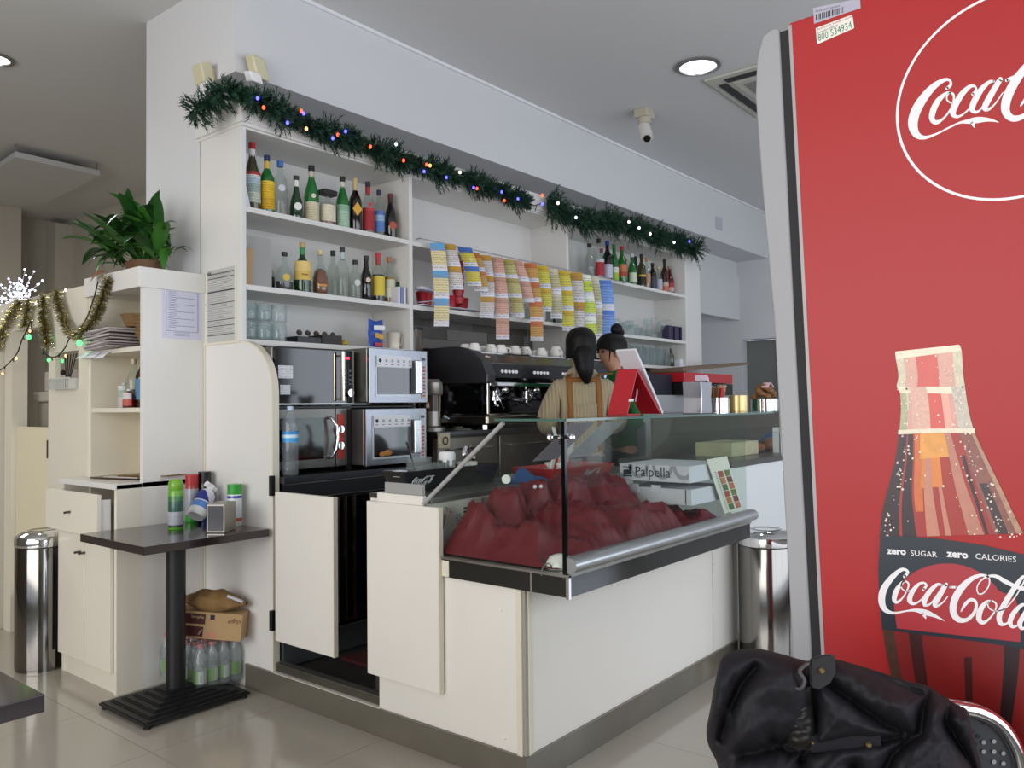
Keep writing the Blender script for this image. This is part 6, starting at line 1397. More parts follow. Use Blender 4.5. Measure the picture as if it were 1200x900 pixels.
def jack(u, v, back=False):
    i = u*(len(topc)-1); a = topc[int(i)]; c = topc[min(int(i)+1, len(topc)-1)]; f = i-int(i); tx, ty = a[0]+(c[0]-a[0])*f, a[1]+(c[1]-a[1])*f
    by = 1190; py_ = ty+(by-ty)*v; k = min(1, v*3)
    px_ = tx+(((838+u*330)+6*math.sin(v*30)*(1-u))-tx)*k+(-8*math.sin(min(1, v*4)*math.pi) if u < .1 else 0)
    e = min(1, v*9, u*8, (1-u)*8); rim = math.sqrt(max(0, 1-(1-e)**2))
    if back: return D(px_, py_, 1.20+.030*rim)
    s = sd2(px_, py_); groove = 1-math.exp(-(s/6)**2)*.9; puff = min(1, s/26)
    q = noise.noise(Vector((px_*.020, py_*.028, 2)))*.012+abs(noise.noise(Vector((px_*.05+py_*.03, py_*.02, 7))))*.010+abs(noise.noise(Vector((px_*.12, py_*.07, 3))))*.0035
    return D(px_, py_, 1.185-rim*(.035+.022*groove+.034*puff**.6+q))
M().grid(lambda u, v: jack(u, v**1.25), 150, 130).build('shell', jm, jt, smooth=True)
M().grid(lambda u, v: jack(1-u, v, True), 40, 30).build('lining', mat('black_lining', '101014', .7), jt, smooth=True)
def patch(pts, d, m, nm, th=.006, n_=(0,)):
    vs = [D(a, c, d+o) for (a, c), o in zip(pts, list(n_)*len(pts))]; w = fw*-th
    n = len(vs); return M().add(vs+[p+w for p in vs], [tuple(range(n)), tuple(range(2*n-1, n-1, -1))]+[(i, (i+1) % n, n+(i+1) % n, n+i) for i in range(n)]).build(nm, m, jt, bevel=.002)
patch([(951, 773), (962, 769), (974, 768), (975, 786), (969, 797), (957, 804), (951, 802)], 1.118, mat('tab_black', '1b1a1c', .6), 'collar_tab', .008)
M().tube(catmull([tuple(D(*p, dd)) for p, dd in (((949, 776), 1.115), ((937, 786), 1.105), ((943, 798), 1.10), ((936, 808), 1.098), ((920, 800), 1.10), ((915, 800), 1.105))], 4), .0028, 8).build('zip_piping', mat('piping_grey', '3a3634', .5), jt, smooth=True)
def slv(u, v):
    px_ = 913+12*v**2+(40-3*v)*u; py_ = 803+72*v+6*u*v*0+4*math.sin(u*3.1); bul = math.sin(math.pi*u)**.6*math.sin(math.pi*min(.98, .04+v*.96))**.4
    return D(px_, py_, 1.128-.022*bul-.0035*abs(math.sin(v*26+u*3))*bul-.004*noise.noise(Vector((u*5, v*9, 1))))
M().grid(slv, 24, 40).build('folded_cuff', mat('cuff_black', '1e1b17', .55, var=.2), jt, smooth=True)
patch([(950, 862), (990, 858), (1027, 856), (1029, 872), (1026, 880), (985, 876), (950, 878)], 1.120, jm, 'pocket_flap', .006)
brass = mat('brass_snap', 'b8a06c', .25, .9)
for (a, c, d) in ((963, 786, 1.108), (1018, 873, 1.112), (952, 870, 1.10)):
    p = D(a, c, d); r = .0042 if a != 952 else .002
    t_ = M().tube([p, p-fw*.003], [r, r*.7], 14).build('snap_button', brass, jt, smooth='auto')
# =====================================================================  TABLES
tm = mat('dark_table_top', '241a1c', .18, coat=.4, var=.1); cast = mat('black_iron', '121214', .45)
def cafe_table(x0, x1, y0, y1, label, bx=(.24, .20)):
    cx, cy = (x0+x1)/2, (y0+y1)/2; t = thing('cafe_table', label, 'table', (cx, cy, 0))
    M().box(x0, x1, y0, y1, .716, .75).build('table_top', tm, t, bevel=.002)
    M().box(cx-.12, cx+.12, cy-.12, cy+.12, .70, .716).build('top_plate', cast, t)
    M().cyl((cx, cy, .05), (cx, cy, .70), .041, n=24).build('pole', cast, t, smooth='auto')
    b = M(); n = 6
    for k in range(n):
        a, c = bx[0]*(1-k*.145), bx[1]*(1-k*.145); z = .022+k*.0085
        b.box(cx-a, cx+a, cy-c, cy+c, z-.006, z+.0035)
        a -= .008; c -= .008; b.box(cx-a, cx+a, cy-c, cy+c, z, z+.008)
    b.build('base_plate', cast, t)
    for i in (-1, 1):
        for j in (-1, 1): M().cyl((cx+i*(bx[0]-.02), cy+j*(bx[1]-.02), 0), (cx+i*(bx[0]-.02), cy+j*(bx[1]-.02), .02), .016, n=10).build('foot', rubber, t)
    return t
cafe_table(1.56, 2.13, 3.125, 3.69, 'dark square-topped high table on ribbed black base beside the cabinet')
cafe_table(.03, .644, 1.672, 2.29, 'dark cafe table whose corner enters at the lower left edge')
TZ = .7505
def can(px_, yy, r, h, stops, capc, label, shoulder=True, rows=0):
    c = Vector((Y_(px_, 600, yy).x, yy, TZ)); t = thing('spray_can', label, 'can', c)
    M().lathe([(.001, 0), (r*.94, 0), (r, .006), (r, h*.74), (r*.9, h*.78)], (0, 0, 0), 22).build('body', bands('can_'+stops[0][1]+stops[-1][1], stops, 'Z', .3, rows, '8a8090', .6, (.1, .36), coat=.3), t, smooth='auto', world=False)
    if shoulder: M().lathe([(r*.9, h*.78), (r*.97, h*.80), (r*.97, h*.92), (r*.7, h*.99), (.001, h)], (0, 0, 0), 22).build('cap', capm(capc), t, smooth='auto', world=False)
    else: M().lathe([(r*.97, h*.76), (r*.99, h), (.001, h)], (0, 0, 0), 22).build('cap', capm(capc), t, smooth='auto', world=False)
    return t
can(206, 3.47, .033, .225, [(0, '5a9a30'), (.06, '2c4030'), (.12, 'b0b4bc'), (.45, '2c5a4c'), (.72, '3a7a3c'), (.85, '68a830')], '74a82a', 'light green aerosol can with grey label, leftmost on high table', rows=30)
can(225, 3.63, .031, .225, [(0, '3a9a3a'), (.2, '9a9ca4'), (.75, 'a0a2aa'), (.9, 'a83030')], 'b02c2c', 'silver aerosol can with red cap behind the lying bottle', False)
can(240, 3.62, .030, .235, [(0, '1c3c8a'), (.5, '2c6ac8'), (.8, '121216')], '101014', 'blue and black tall aerosol can at the wall', False)
can(275, 3.345, .033, .19, [(0, 'd8d4cc'), (.15, 'c86040'), (.25, 'd8dce0'), (.85, '24349a'), (.93, 'd8dce0')], '2c9a30', 'white aerosol can with bright green cap, right side of high table', False)
dk = bpy.data.objects['spray_can.003']
t = thing('cleaner_bottle', 'white trigger cleaner bottle with blue label lying propped on the others', 'bottle', (1.82, 3.42, TZ))
a = Z_(226, 617, TZ)+Vector((.03, .03, .040)); e = a+Vector((.10, .045, .115)); L_ = e-a
M().tube([a+L_*q for q in (0, .04, .1, .75, .88, .95, 1.0)], [.036, .041, .043, .041, .030, .016, .015], 20).build('body', whitep, t, smooth='auto')
M().tube([a+L_*q for q in (.22, .42)], [.0438, .0436], 20, False).build('blue_band', mat('label_blue', '5a8cd8', .4), t, smooth=True)
M().tube([a+L_*q for q in (.46, .78)], [.0434, .0418], 20, False).build('navy_label', bands('navy_lbl', [(0, '28348c'), (.45, 'd8d8e2')], 'X', .4), t, smooth=True)
M().tube([a+L_*1.0, a+L_*1.12], [.018, .018], 12).tube([a+L_*1.1+Vector((.02, 0, -.02)), a+L_*1.14+Vector((-.035, -.01, .012))], [.012, .014], 10).build('trigger_head', whitep, t, smooth='auto')
p = Z_(252, 603, TZ); t = thing('small_bottle', 'small translucent white bottle behind the steel napkin box', 'bottle', (p.x, p.y, TZ))
c = (p.x+.03, p.y+.02, TZ); M().lathe([(.001, 0), (.030, 0), (.031, .06), (.03, .12), (.015, .14), (.014, .15)], c, 18).build('body', mat('milky_plastic', 'c8ccd0', .3, coat=.3), t, smooth=True); M().lathe([(.018, .145), (.018, .175), (.001, .18)], c, 14).build('cap', whitep, t, smooth='auto')
p = Z_(241, 625, TZ); t = thing('napkin_box', 'square steel napkin box open at the front on high table edge', 'napkin box', (p.x+.06, p.y+.05, TZ))
q = Z_(263, 625, TZ); u = (q-p).normalized(); u.z = 0; v = Vector((-u.y, u.x, 0)); o = Vector((p.x, p.y, TZ)); w = (q-p).length; h = .125
M().obox(o+u*w/2+v*.065+Vector((0, 0, h/2)), u*w/2, v*.06, (0, 0, h/2)).build('casing', mat('box_steel', 'a09c94', .3, .9, var=.1), t, bevel=.003)
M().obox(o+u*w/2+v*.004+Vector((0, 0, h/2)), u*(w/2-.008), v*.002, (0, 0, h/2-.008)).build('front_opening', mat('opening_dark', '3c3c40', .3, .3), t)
# =====================================================================  UNDER THE TABLE
random.seed(4)
wl = bands('water_label', [(0, '8fb860'), (.12, 'd0d4d0'), (.55, '86b44c'), (.62, 'd4d8d8')], 'X', .5, 9, '48604c', .5)
wb_ = None; gx, gy = Z_(226, 806, 0), Z_(288, 800, 0); u = (gy-gx); u.z = 0; w = u.length; u.normalize(); v = Vector((-u.y, u.x, 0))
gx = Vector((1.918, 3.355, .034)); u = Vector((1, 0, 0)); v = Vector((0, 1, 0)); w = .232
for r in range(6):
    for c in range(4):
        p = gx+u*(w/8+c*w/4)+v*(.03+r*.0575)
        if wb_ is None:
            wb_ = thing('water_bottle', '', 'bottle', p, 0, 'bottles in the shrink-wrapped water pack')
            R = .0275; M().lathe([(.001, .004), (R*.7, .0), (R, .010), (R*.95, .025), (R, .035), (R, .09), (R*.94, .098), (R, .106), (R*.95, .12), (R, .13), (R*.88, .155), (R*.5, .178), (.012, .186), (.012, .196)], (0, 0, 0), 16).build('body', glass('water_plastic', 'eef1f2', .80, .05), wb_, smooth=True, world=False)
            M().lathe([(R*1.02, .032), (R*1.02, .088)], (0, 0, 0), 16).build('label', wl, wb_, smooth=True, world=False)
            M().lathe([(.0145, .188), (.0145, .204), (.001, .205)], (0, 0, 0), 12).build('cap', mat('cap_pink', 'b87a80', .5), wb_, smooth='auto', world=False); o = wb_
        else: o = dup(wb_, p, random.random()*3)
        o['label'] = 'pink-capped water bottle in the floor pack, %s row from the front, %s' % (ORD[r], ('leftmost', 'second from left', 'third from left', 'rightmost')[c])
fwp = gx+u*w/2+v*.17
t = thing('shrink_wrap', 'clear shrink wrap film around the water bottle pack on the floor', 'wrap', (fwp.x, fwp.y, 0))
def wrapf(a, z):
    th = a*2*math.pi; cx, cy = math.cos(th), math.sin(th); k = max(abs(cx), abs(cy)); px_, py_ = cx/k, cy/k; rz = 1-.06*(z > .9)
    return gx+u*w/2+v*.1725+u*px_*(w/2+.004)*rz+v*py_*.175*rz+Vector((0, 0, .002+z*.15+.004*math.sin(a*60)))
M().grid(wrapf, 60, 6).build('film', glass('film', 'f0f4f4', .93, .12), t, smooth=True)
bx = thing('carton', 'brown cardboard box with dark red panels on the water pack', 'box', (fwp.x, fwp.y, .25))
A_ = Vector((0, 0, 0)); u = Vector((.65, -.76, 0)); v = Vector((.76, .65, 0)); c = Vector((2.02, 3.405, .312)); uu = (u+Vector((0, 0, -.10))).normalized(); ww = uu.cross(v).normalized()
hu, hv, hw = .147, .05, .060
fl_ = c-uu*hu-v*hv
M().obox(c, uu*hu, v*hv, ww*hw).build('box', card, bx, bevel=.002)
def bp2(a, b_): return fl_+uu*(2*hu*a)+ww*(-hw+2*hw*b_)-v*.0008
def bq(nm, m, a0, a1, b0, b1): M().add([bp2(a0, b0), bp2(a1, b0), bp2(a1, b1), bp2(a0, b1)], [(0, 1, 2, 3)]).build(nm, m, bx)
dr_ = mat('box_maroon', '4a1c1e', .7); bq('maroon_panel', dr_, .08, .44, .54, .92); bq('maroon_panel', dr_, .02, .42, .08, .45); bq('tape', mat('tape_tan', 'bfa880', .4), .0, .07, .3, .98)
text('efro', .034, bp2(.77, .66)-v*.0004, uu, ww, dr_, bx, 'lettering', 0, .5); text('f', .034, bp2(.34, .14)-v*.0004, uu, ww, mat('tape_tan'), bx, 'lettering', 0, .5); text('Stropha', .018, bp2(.22, .76)-v*.0004, uu, ww, mat('tape_tan'), bx, 'lettering', 0)
bq('stamp', mat('ink'), .51, .58, .74, .92); bq('small_print', mat('print_tan', '8a7050', .7), .47, .62, .08, .26)
t = thing('paper_sack', 'crumpled brown paper sack with white opening lying on the carton', 'sack', (c.x, c.y, .36))
def sack(u_, v_):
    a = 2*math.pi*v_; r = math.sin(math.pi*min(.985, max(.015, u_)))**.55; cr_ = noise.noise_vector(Vector((u_*7, math.cos(a)*1.6, math.sin(a)*1.6)))
    return c+ww*(hw+.040)+uu*((u_-.5)*2*hu*.98+cr_.x*.006)+v*(math.cos(a)*.065*r+cr_.y*.008)+ww*(math.sin(a)*(.036+.016*math.sin(u_*3))*r+cr_.z*.010*r)
M().grid(sack, 44, 30).build('bag', mat('sack_brown', '8a6a40', .75, var=.3, vscale=25, bump=.4, bscale=50), t, smooth=True)
M().grid(lambda a, b_: c+ww*(hw+.058+.018*(1-a)+.006*math.sin(b_*9))+uu*(hu*(.45+.5*a))+v*(-.03-.02*b_-.01*a), 8, 6).build('white_lining', paper, t, smooth=True, solid=.002)
# bins
def bin_(x, y, r, h, label, slope=True):
    t = thing('steel_bin', label, 'bin', (x, y, 0)); sm_ = mat('bin_steel', '85827e', .12, 1, var=.05)
    M().lathe([(.001, .0), (r*.98, 0), (r*.98, .012), (r, .014), (r, h*.88), (r*.99, h*.885)], (x, y, 0), 48).build('body', sm_, t, smooth='auto')
    M().lathe([(r*.985, h*.883), (r*.985, h*.892)], (x, y, 0), 40).build('seam', black, t)
    M().lathe([(r*1.01, h*.892), (r*1.02, h*.90), (r*1.02, h*.955), (r*.98, h*.965), (r*.72, h*.995), (r*.62, h), (.001, h*1.0)], (x, y, 0), 48).build('lid', chrome, t, smooth='auto')
    M().lathe([(r*.55, h*1.001), (r*.5, h*1.004), (.001, h*.99)], (x, y, 0), 32).build('lid_dish', sm_, t, smooth='auto')
    return t
bin_(1.695, 4.44, .122, .685, 'cylindrical polished steel bin left of the cabinet')
bin_(3.88, 1.545, .135, .67, 'cylindrical polished steel bin between counter and red fridge')
# =====================================================================  LEFT UNIT CONTENTS
t = thing('newspaper_stack', 'untidy stack of newspapers overhanging the upper cabinet shelf', 'newspapers', (1.9, 4.05, 1.588)); random.seed(9)
for k in range(11):
    M().obox((1.885-.012*random.random(), 4.06+.02*random.random(), 1.593+k*.0085), (.09, .01*random.random(), 0), (.01*random.random(), .145+.01*random.random(), .012*(random.random()-.8)), (0, 0, .0035)).build('newspaper', mat('newsprint_%d' % (k % 4), ('b8b0ae', '8e8488', 'c4bcbc', 'a09494')[k % 4], .85, var=.2, vscale=30), t)
for k in range(3):
    M().grid(lambda a, b_, k=k: (1.80+.10*b_, 4.02+.10*k+.10*a, 1.592-.05*(1-b_)**2+.004*k), 3, 6).build('loose_page', paper, t, smooth=True, solid=.002)
wk = mat('wicker', '8a6c44', .7, var=.35, vscale=60, bump=.6, bscale=120)
for k in range(2):
    t = thing('wicker_basket', ('stack of brown wicker bread baskets on the upper cabinet shelf', 'single brown wicker basket tilted beside the stacked ones')[k], 'basket', (2.0, 3.86 if k == 0 else 4.02, 1.70))
    for j in range(6 if k == 0 else 1):
        z = 1.60+j*.018 if k == 0 else 1.70; y = 3.84 if k == 0 else 3.99
        M().lathe([(.05, 0), (.075, .055), (.08, .06), (.076, .062), (.047, .006), (.001, .004)], (1.95, y, z), 18, sx=.9).build('basket', wk, t, smooth=True)
Zs = 1.2975
for i, (y, h, r, gl, cp_, lq, lb, lab) in enumerate(((4.07, .125, .028, 'clear', 'c0c4c0', None, (.0, .88, [(0, 'd0c8c8'), (.5, 'a8c0a8'), (.8, 'd8dcdc')]), 'small white printed can, leftmost on the lower cabinet shelf'),
    (3.97, .24, .036, 'clear', 'b8a888', 'amber', None, 'clear bottle of amber liquor with pale cap on the cabinet shelf'), (3.88, .255, .034, 'brown', '8a7040', None, (.15, .55, [(0, '5a8ab0')]), 'brown bottle with blue label on the cabinet shelf'),
    (3.80, .27, .036, 'black', '141414', None, (.1, .5, [(0, '6aa0b8')]), 'dark bottle with pale blue label, rightmost on the cabinet shelf'), (3.90, .09, .03, 'red', 'c8c8c8', None, (.1, .8, [(0, 'c85a50'), (.5, 'd8d0d0')]), 'small red and white tin before the brown bottle'))):
    o = bottle(0, y, Zs, h, r, 'tall' if i else 'squat', gl, cp_, lab, lb, (lq, .38) if lq else None, X=1.93 if i != 4 else 1.875)
    o.rotation_euler = (0, 0, -math.pi/2+.5)
t = thing('magazines', 'a few glossy magazines lying on the cabinet worktop', 'magazines', (1.95, 3.98, .951))
for k, c_ in enumerate(('4a3420', 'c8c4bc', '6a4c28', '8a7a5c')): M().obox((1.92+.03*k, 4.05-.08*k, .955+.006*k), (.10, .03, 0), (-.03, .11, 0), (0, 0, .0028)).build('magazine', mat('mag_'+c_, c_, .3, var=.4, vscale=20), t)
tag(M().sph((2.0, 3.80, .985), .028, 10, (1.2, 1, .9)).build('dark_purse', mat('purse', '2c1c1a', .4), None, smooth=True), 'small dark brown purse at right on the cabinet worktop', 'purse')
# notices
p0, p1 = Y_(190, 324, 3.705), Y_(236, 399, 3.705)
t = thing('notice_sheet', 'white printed notice with a ruled frame taped on cabinet side', 'notice', (2.0, 3.70, 1.75)); y = 3.7035
M().box(p0.x, p1.x, y, 3.705, p1.z, p0.z-.0).build('sheet', mat('lilac_sheet', 'd0d0e2', .4), t)
xm = lambda a: p0.x+(p1.x-p0.x)*a
zm = lambda a: p0.z+(p1.z-p0.z)*a
ik = mat('blue_ink', '5a5c84', .6); b = M()
for a0, a1, c0, c1 in ((.09, .91, .14, .145), (.09, .91, .87, .875), (.09, .10, .14, .875), (.90, .91, .14, .875)): b.box(xm(a0), xm(a1), y-.0006, y, zm(c0), zm(c1))
b.build('ruled_frame', ik, t, kind='stuff'); b = M(); random.seed(8)
for k in range(22): a1 = .32+.1*random.random() if k % 4 else .82; b.box(xm(.16), xm(a1), y-.0006, y, zm(.20+k*.029), zm(.206+k*.029))
for k in range(3): b.box(xm(.3), xm(.7), y-.0006, y, zm(.89+k*.025), zm(.895+k*.025))
b.box(xm(.1), xm(.22), y-.0006, y, zm(.07), zm(.09)); b.build('text_lines', ik, t, kind='stuff')
t = thing('price_list', 'tall grey price list with black ruled lines on shelf unit side', 'notice', (2.15, 3.56, 1.8)); x = 2.1535
ya, yb_ = X_(243, 350, 2.155).y, X_(276, 350, 2.155).y; zt, zb = X_(243, 318, 2.155).z, X_(243, 402, 2.155).z
M().box(x, 2.155, yb_, ya, zb, zt).build('sheet', mat('grey_sheet', 'bcbcb8', .5), t)
M().box(x-.001, x, yb_-.008, yb_+.004, zb, zt).box(x-.001, x, ya-.004, ya+.008, zb, zt).build('holder_edge', mat('edge_cream'), t)
b = M(); b2_ = M(); H = zt-zb
for f_ in (.06, .12, .30, .31, .47, .70, .78, .90): b.box(x-.0008, x, yb_+.008, ya-.006, zt-H*f_-.003, zt-H*f_)
for k in range(34): b2_.box(x-.0006, x, yb_+.012+.10*random.random(), ya-.008, zt-H*(.05+k*.026)-.0022, zt-H*(.05+k*.026))
b.build('rules', mat('ink'), t, kind='stuff'); b2_.build('text_lines', mat('grey_ink', '8c8c8c', .6), t, kind='stuff')
text('BAR', .02, (x-.001, ya-.004, zt-.022), (0, -1, 0), (0, 0, 1), mat('ink'), t)
# =====================================================================  PLANT
pt = thing('potted_plant', 'bushy green leafy plant in a low pot on top of the cabinet', 'plant', (1.98, 3.95, 1.956)); random.seed(21)
M().lathe([(.001, 0), (.06, 0), (.08, .07), (.078, .07), (.001, .06)], (1.99, 3.98, 1.956), 20, sy=1.7).build('pot', mat('pot_brown', '6a4c34', .7), pt, smooth='auto')
lm = [mat('leaf_dark', '24501e', .35, var=.3, vscale=12), mat('leaf_mid', '3a7028', .35, var=.3, vscale=12)]
LP = []
for k in range(4):
    droop = (.25, .5, .8, 1.15)[k]
    def lf(u_, v_, droop=droop):
        w = math.sin(math.pi*min(1, .04+v_*.96))**.75*.085*(1 if v_ > .12 else .35); x = (u_-.5)*2*w
        a = .9-droop*1.5*v_; yy = v_*(1-.25*droop*v_); zz = v_*.75-droop*v_*v_*.95
        return (x, yy, zz+abs(x)*.35)
    b = M().grid(lf, 4, 9)
    me_o = b.build('leaf', lm[k % 2], None, smooth=True); LP.append(me_o)
used = set()
def leaf(k, loc, yaw, s, roll=0):
    if k not in used: o = LP[k]; used.add(k)
    else: o = LP[k].copy(); COL.objects.link(o)
    o.parent = pt; o.location = Vector(loc)-Vector(pt.location); o.rotation_euler = (roll, 0, yaw); o.scale = (s*1.25, s, s)
for i in range(150):
    c = (1.99+random.uniform(-.05, .05), random.choice((3.82, 3.92, 4.05, 4.14))+random.uniform(-.07, .07), 1.99+random.uniform(0, .20))
    yw = random.uniform(-math.pi, math.pi); leaf(random.choice((0, 1, 1, 2, 2, 3)), c, yw, random.uniform(.16, .30)*(.45 if math.sin(yw) < -.15 else 1), random.uniform(-.2, .5))
for k, (yy, yaw, s) in enumerate(((4.15, .1, .50), (4.12, .5, .44), (4.1, .3, .40), (3.85, 2.9, .30), (3.8, 2.8, .34), (4.1, 1.2, .34), (3.95, 1.6, .33), (3.84, 2.2, .34))): leaf((0, 1, 2, 1, 1, 1, 0, 2)[k], (1.96, yy, 2.02), yaw, s, .1)
b = M()
for k in range(16): a = random.uniform(0, 6.28); b.tube([(1.99, 3.98+.05*math.cos(a), 2.0), (1.99+.05*math.sin(a), 3.98+.16*math.cos(a), 2.10)], .003, 5)
b.build('stems', mat('stem_green', '4a6a30', .6), pt, kind='stuff')
M().grid(lambda a, b_: (1.80-.02*b_, 3.99+.13*a-.01*b_, 1.962+.012*math.sin(math.pi*a)-.035*b_*(.4+a)), 8, 5).build('dry_leaf', mat('leaf_dry', '7a4a24', .7), pt, smooth=True)
# =====================================================================  GARLAND
ndl = mat('fir_green', '16402c', .6, var=.35, vscale=8); wire = mat('dark_wire', '14201a', .6)
def path(pts): return [Vector(q) for q in catmull([tuple(p) for p in pts], 8)]
def garland(name, pts, label, dens, rad):
    t = thing(name, label, 'garland', pts[0]); P = path(pts); b = M()
    L_ = [0]
    for a, c in zip(P, P[1:]): L_.append(L_[-1]+(c-a).length)
    n = int(L_[-1]*dens)
    for i in range(n):
        s = (i+random.random())/n*L_[-1]; j = max(k for k in range(len(P)-1) if L_[k] <= s); f = (s-L_[j])/max(1e-6, L_[j+1]-L_[j]); p = P[j].lerp(P[j+1], min(1, f)); tg = (P[j+1]-P[j]).normalized()
        d = Vector((random.gauss(0, 1), random.gauss(0, 1), random.gauss(0, 1))); d = (d-tg*d.dot(tg)).normalized()
        if d.y > .25: d.y *= -.6
        d = (d+tg*random.uniform(-.5, .9)+Vector((0, 0, -.12))).normalized(); r_ = rad*(1+.35*math.sin(s*17)+.15*math.sin(s*41)); l = r_*random.uniform(.45, 1.0)
        e = p+d*l+Vector((0, 0, -.15*l)); sd = d.orthogonal().normalized()
        b.tube([p, e], [.0016, .0010], 3, False)
        for k in range(24):
            q = p.lerp(e, .1+.9*k/24); a = random.uniform(0, 6.28); nd = (Matrix.Rotation(a, 3, d) @ sd)*.75+d*.75; nl = .022+.008*random.random(); w = d.cross(nd).normalized()*.0027
            b.add([q-w, q+w, q+nd*nl], [(0, 1, 2)])
    b.build('fir_needles', ndl, t, kind='stuff')
    M().tube(P, .004, 6).build('core_wire', wire, t); return t
yG = 3.325
gp = [Y_(251, 128, 3.42)+Vector((-.05, .12, 0)), Y_(258, 118, 3.40)+Vector((-.03, .05, 0)), Y_(272, 104, 3.36), Y_(285, 112, yG), Y_(310, 122, yG), Y_(340, 137, yG), Y_(375, 152, yG), Y_(410, 163, yG), Y_(450, 180, yG), Y_(490, 193, yG), Y_(530, 206, yG), Y_(565, 217, yG), Y_(600, 230, yG), Y_(617, 236, yG)]
gp2 = [Y_(640, 232, yG), Y_(652, 246, yG), Y_(672, 255, yG), Y_(700, 257, yG), Y_(735, 265, yG), Y_(765, 275, yG), Y_(795, 284, yG), Y_(815, 292, yG)]
random.seed(31)
ga = garland('fir_garland', gp, 'dark green fir garland with red and blue bulbs over the left and middle bays', 560, .090)
gb = garland('fir_garland', gp2, 'dark green fir garland hanging over the right bay crown', 600, .13)
def bulb(par, p, c, r=.008):
    cols = {'r': 'ff3a20', 'b': '3a38ff', 'w': 'ffd8c8', 'g': '30ff50', 'o': 'ff8a50', 'c': 'd8e0ff'}
    M().sph(p, r, 8, (1, 1, 1.25)).build('bulb', mat('bulb_'+c, cols[c], .3, emit=7 if c != 'b' else 9), par, smooth=True)
for (a, c, k) in ((309, 126, 'r'), (302, 115, 'b'), (353, 130, 'r'), (356, 133, 'b'), (337, 144, 'b'), (359, 151, 'o'), (396, 158, 'r'), (405, 154, 'b'), (390, 162, 'b'), (434, 172, 'r'), (464, 169, 'c'), (473, 188, 'r'), (500, 193, 'r'), (504, 194, 'o'), (497, 201, 'b'), (523, 208, 'b'), (539, 202, 'w'), (555, 220, 'b'), (559, 221, 'r'), (588, 225, 'b'), (591, 235, 'r'), (607, 233, 'b')): bulb(ga, Y_(a, c, 3.245), k)
for (a, c, k) in ((635.5, 229, 'r'), (635.5, 239, 'b'), (675, 255, 'c'), (654, 238, 'w'), (737, 260, 'w'), (749, 267, 'c'), (762, 274, 'w'), (790, 284, 'c'), (808, 283, 'b')): bulb(gb, Y_(a, c, 3.20), k, .009)
for (a, c) in ((304, 142), (338, 150)): pass
M().tube([Y_(617, 236, 3.34), Y_(626, 241, 3.34), Y_(636, 238, 3.34)], .003, 5).tube([Y_(622, 240, 3.34), Y_(620, 246, 3.33)], .003, 4).tube([Y_(629, 241, 3.34), Y_(627, 247, 3.33)], .003, 4).build('light_cable', wire, ga)
# =====================================================================  TINSEL, FAIRY LIGHTS, LED SPRAY AT FAR LEFT
gold = mat('tinsel_gold', 'a89a58', .3, .7); silv = mat('tinsel_silver', 'e4e0d4', .2, .9)
def tinsel(pts, label, rad=.036, dens=2200):
    t = thing('tinsel', label, 'tinsel', pts[0]); P = path(pts); b = M(); c = M(); L_ = [0]
    for a, e in zip(P, P[1:]): L_.append(L_[-1]+(e-a).length)
    for i in range(int(L_[-1]*dens)):
        s = random.random()*L_[-1]; j = max(k for k in range(len(P)-1) if L_[k] <= s); p = P[j].lerp(P[j+1], (s-L_[j])/max(1e-6, L_[j+1]-L_[j]))
        d = Vector((random.gauss(0, 1), random.gauss(0, 1), random.gauss(0, 1))).normalized(); w = d.orthogonal().normalized()*.0030
        (b if random.random() < .72 else c).add([p-w, p+w, p+d*rad+w*.6, p+d*rad-w*.6], [(0, 1, 2, 3)])
    b.build('gold_strands', gold, t, kind='stuff'); c.build('silver_strands', silv, t, kind='stuff'); M().tube(P, .002, 5).build('core', gold, t)
XT = 1.80
tinsel([X_(*p, XT) for p in ((127, 326), (121, 345), (113, 368), (102, 384), (90, 393), (81, 388), (73, 372), (68, 355), (66, 342))], 'gold tinsel loop hanging from the plant corner of the cabinet')
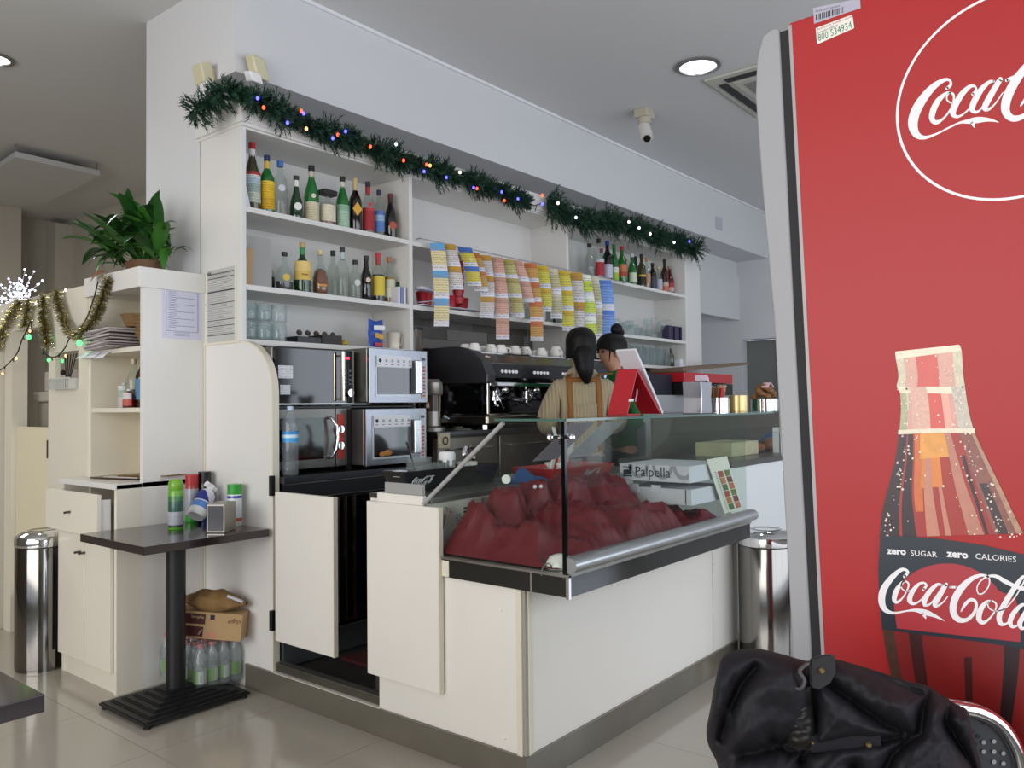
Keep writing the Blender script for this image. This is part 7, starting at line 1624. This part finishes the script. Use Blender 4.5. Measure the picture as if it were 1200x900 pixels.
tinsel([X_(*p, XT) for p in ((52, 345), (50, 358), (52, 375), (54, 392), (55, 407))], 'short gold tinsel end hanging at the passage beam, right one')
tinsel([X_(*p, XT) for p in ((33, 350), (32, 362), (30, 375), (29, 382))], 'short gold tinsel end in the middle of the passage beam')
tinsel([X_(*p, XT) for p in ((24, 352), (14, 368), (6, 382), (0, 398), (-8, 412))], 'gold tinsel drooping off the left edge of the photo')
t = thing('fairy_lights', 'black wire fairy lights with green bulbs draped across the far left passage', 'lights', X_(60, 400, 1.79))
wp = [X_(*p, 1.785) for p in ((115, 330), (110, 350), (102, 372), (92, 388), (82, 396), (76, 408), (66, 418), (55, 416), (45, 402), (38, 388), (36, 376), (32, 386), (26, 398), (20, 414), (10, 426), (0, 434), (-8, 438))]
b = M().tube(path(wp), .0035, 5)
for k, q in enumerate(path(wp)):
    if k % 7 == 3 and k > 40: b.tube([q, q+Vector((0, .012*(1 if k % 2 else -1), -.018))], .003, 4)
b.build('wire', wire, t)
for (a, c, k, r) in ((93, 402, 'g', .013), (34, 395, 'g', .012), (57, 422, 'g', .008), (73, 423, 'g', .007), (35, 388, 'o', .006), (19, 420, 'o', .007), (77, 417, 'o', .006), (3, 438, 'o', .006), (77, 340, 'w', .006)): bulb(t, X_(a, c, 1.78), k, r)
t = thing('led_spray', 'spray of white led twigs glowing on top of the passage beam', 'lights', X_(22, 366, 1.86)); random.seed(12); O = X_(20, 362, 1.87); be_ = M()
for k in range(34):
    a = math.radians(-8+k*196/33+random.uniform(-4, 4)); l = random.uniform(.24, .42)*(1 if k % 2 else .75); dy = math.cos(a); dz = math.sin(a); dx = random.uniform(-.35, .35)
    e = O+Vector((dx*l*.6, -dy*l*1.15, max(dz, .03)*l*.62)); mid = O.lerp(e, .5)+Vector((0, 0, .015))
    M().tube([O, mid, e], .0016, 4).build('twig', whitep, t)
    for j in range(5): q = O.lerp(e, .35+.65*j/4)+Vector((random.uniform(-.01, .01), random.uniform(-.01, .01), random.uniform(-.01, .01))); be_.sph(q, .0062, 6)
be_.build('led_beads', mat('led_white', 'd8dcff', .3, emit=3.5), t, kind='stuff')
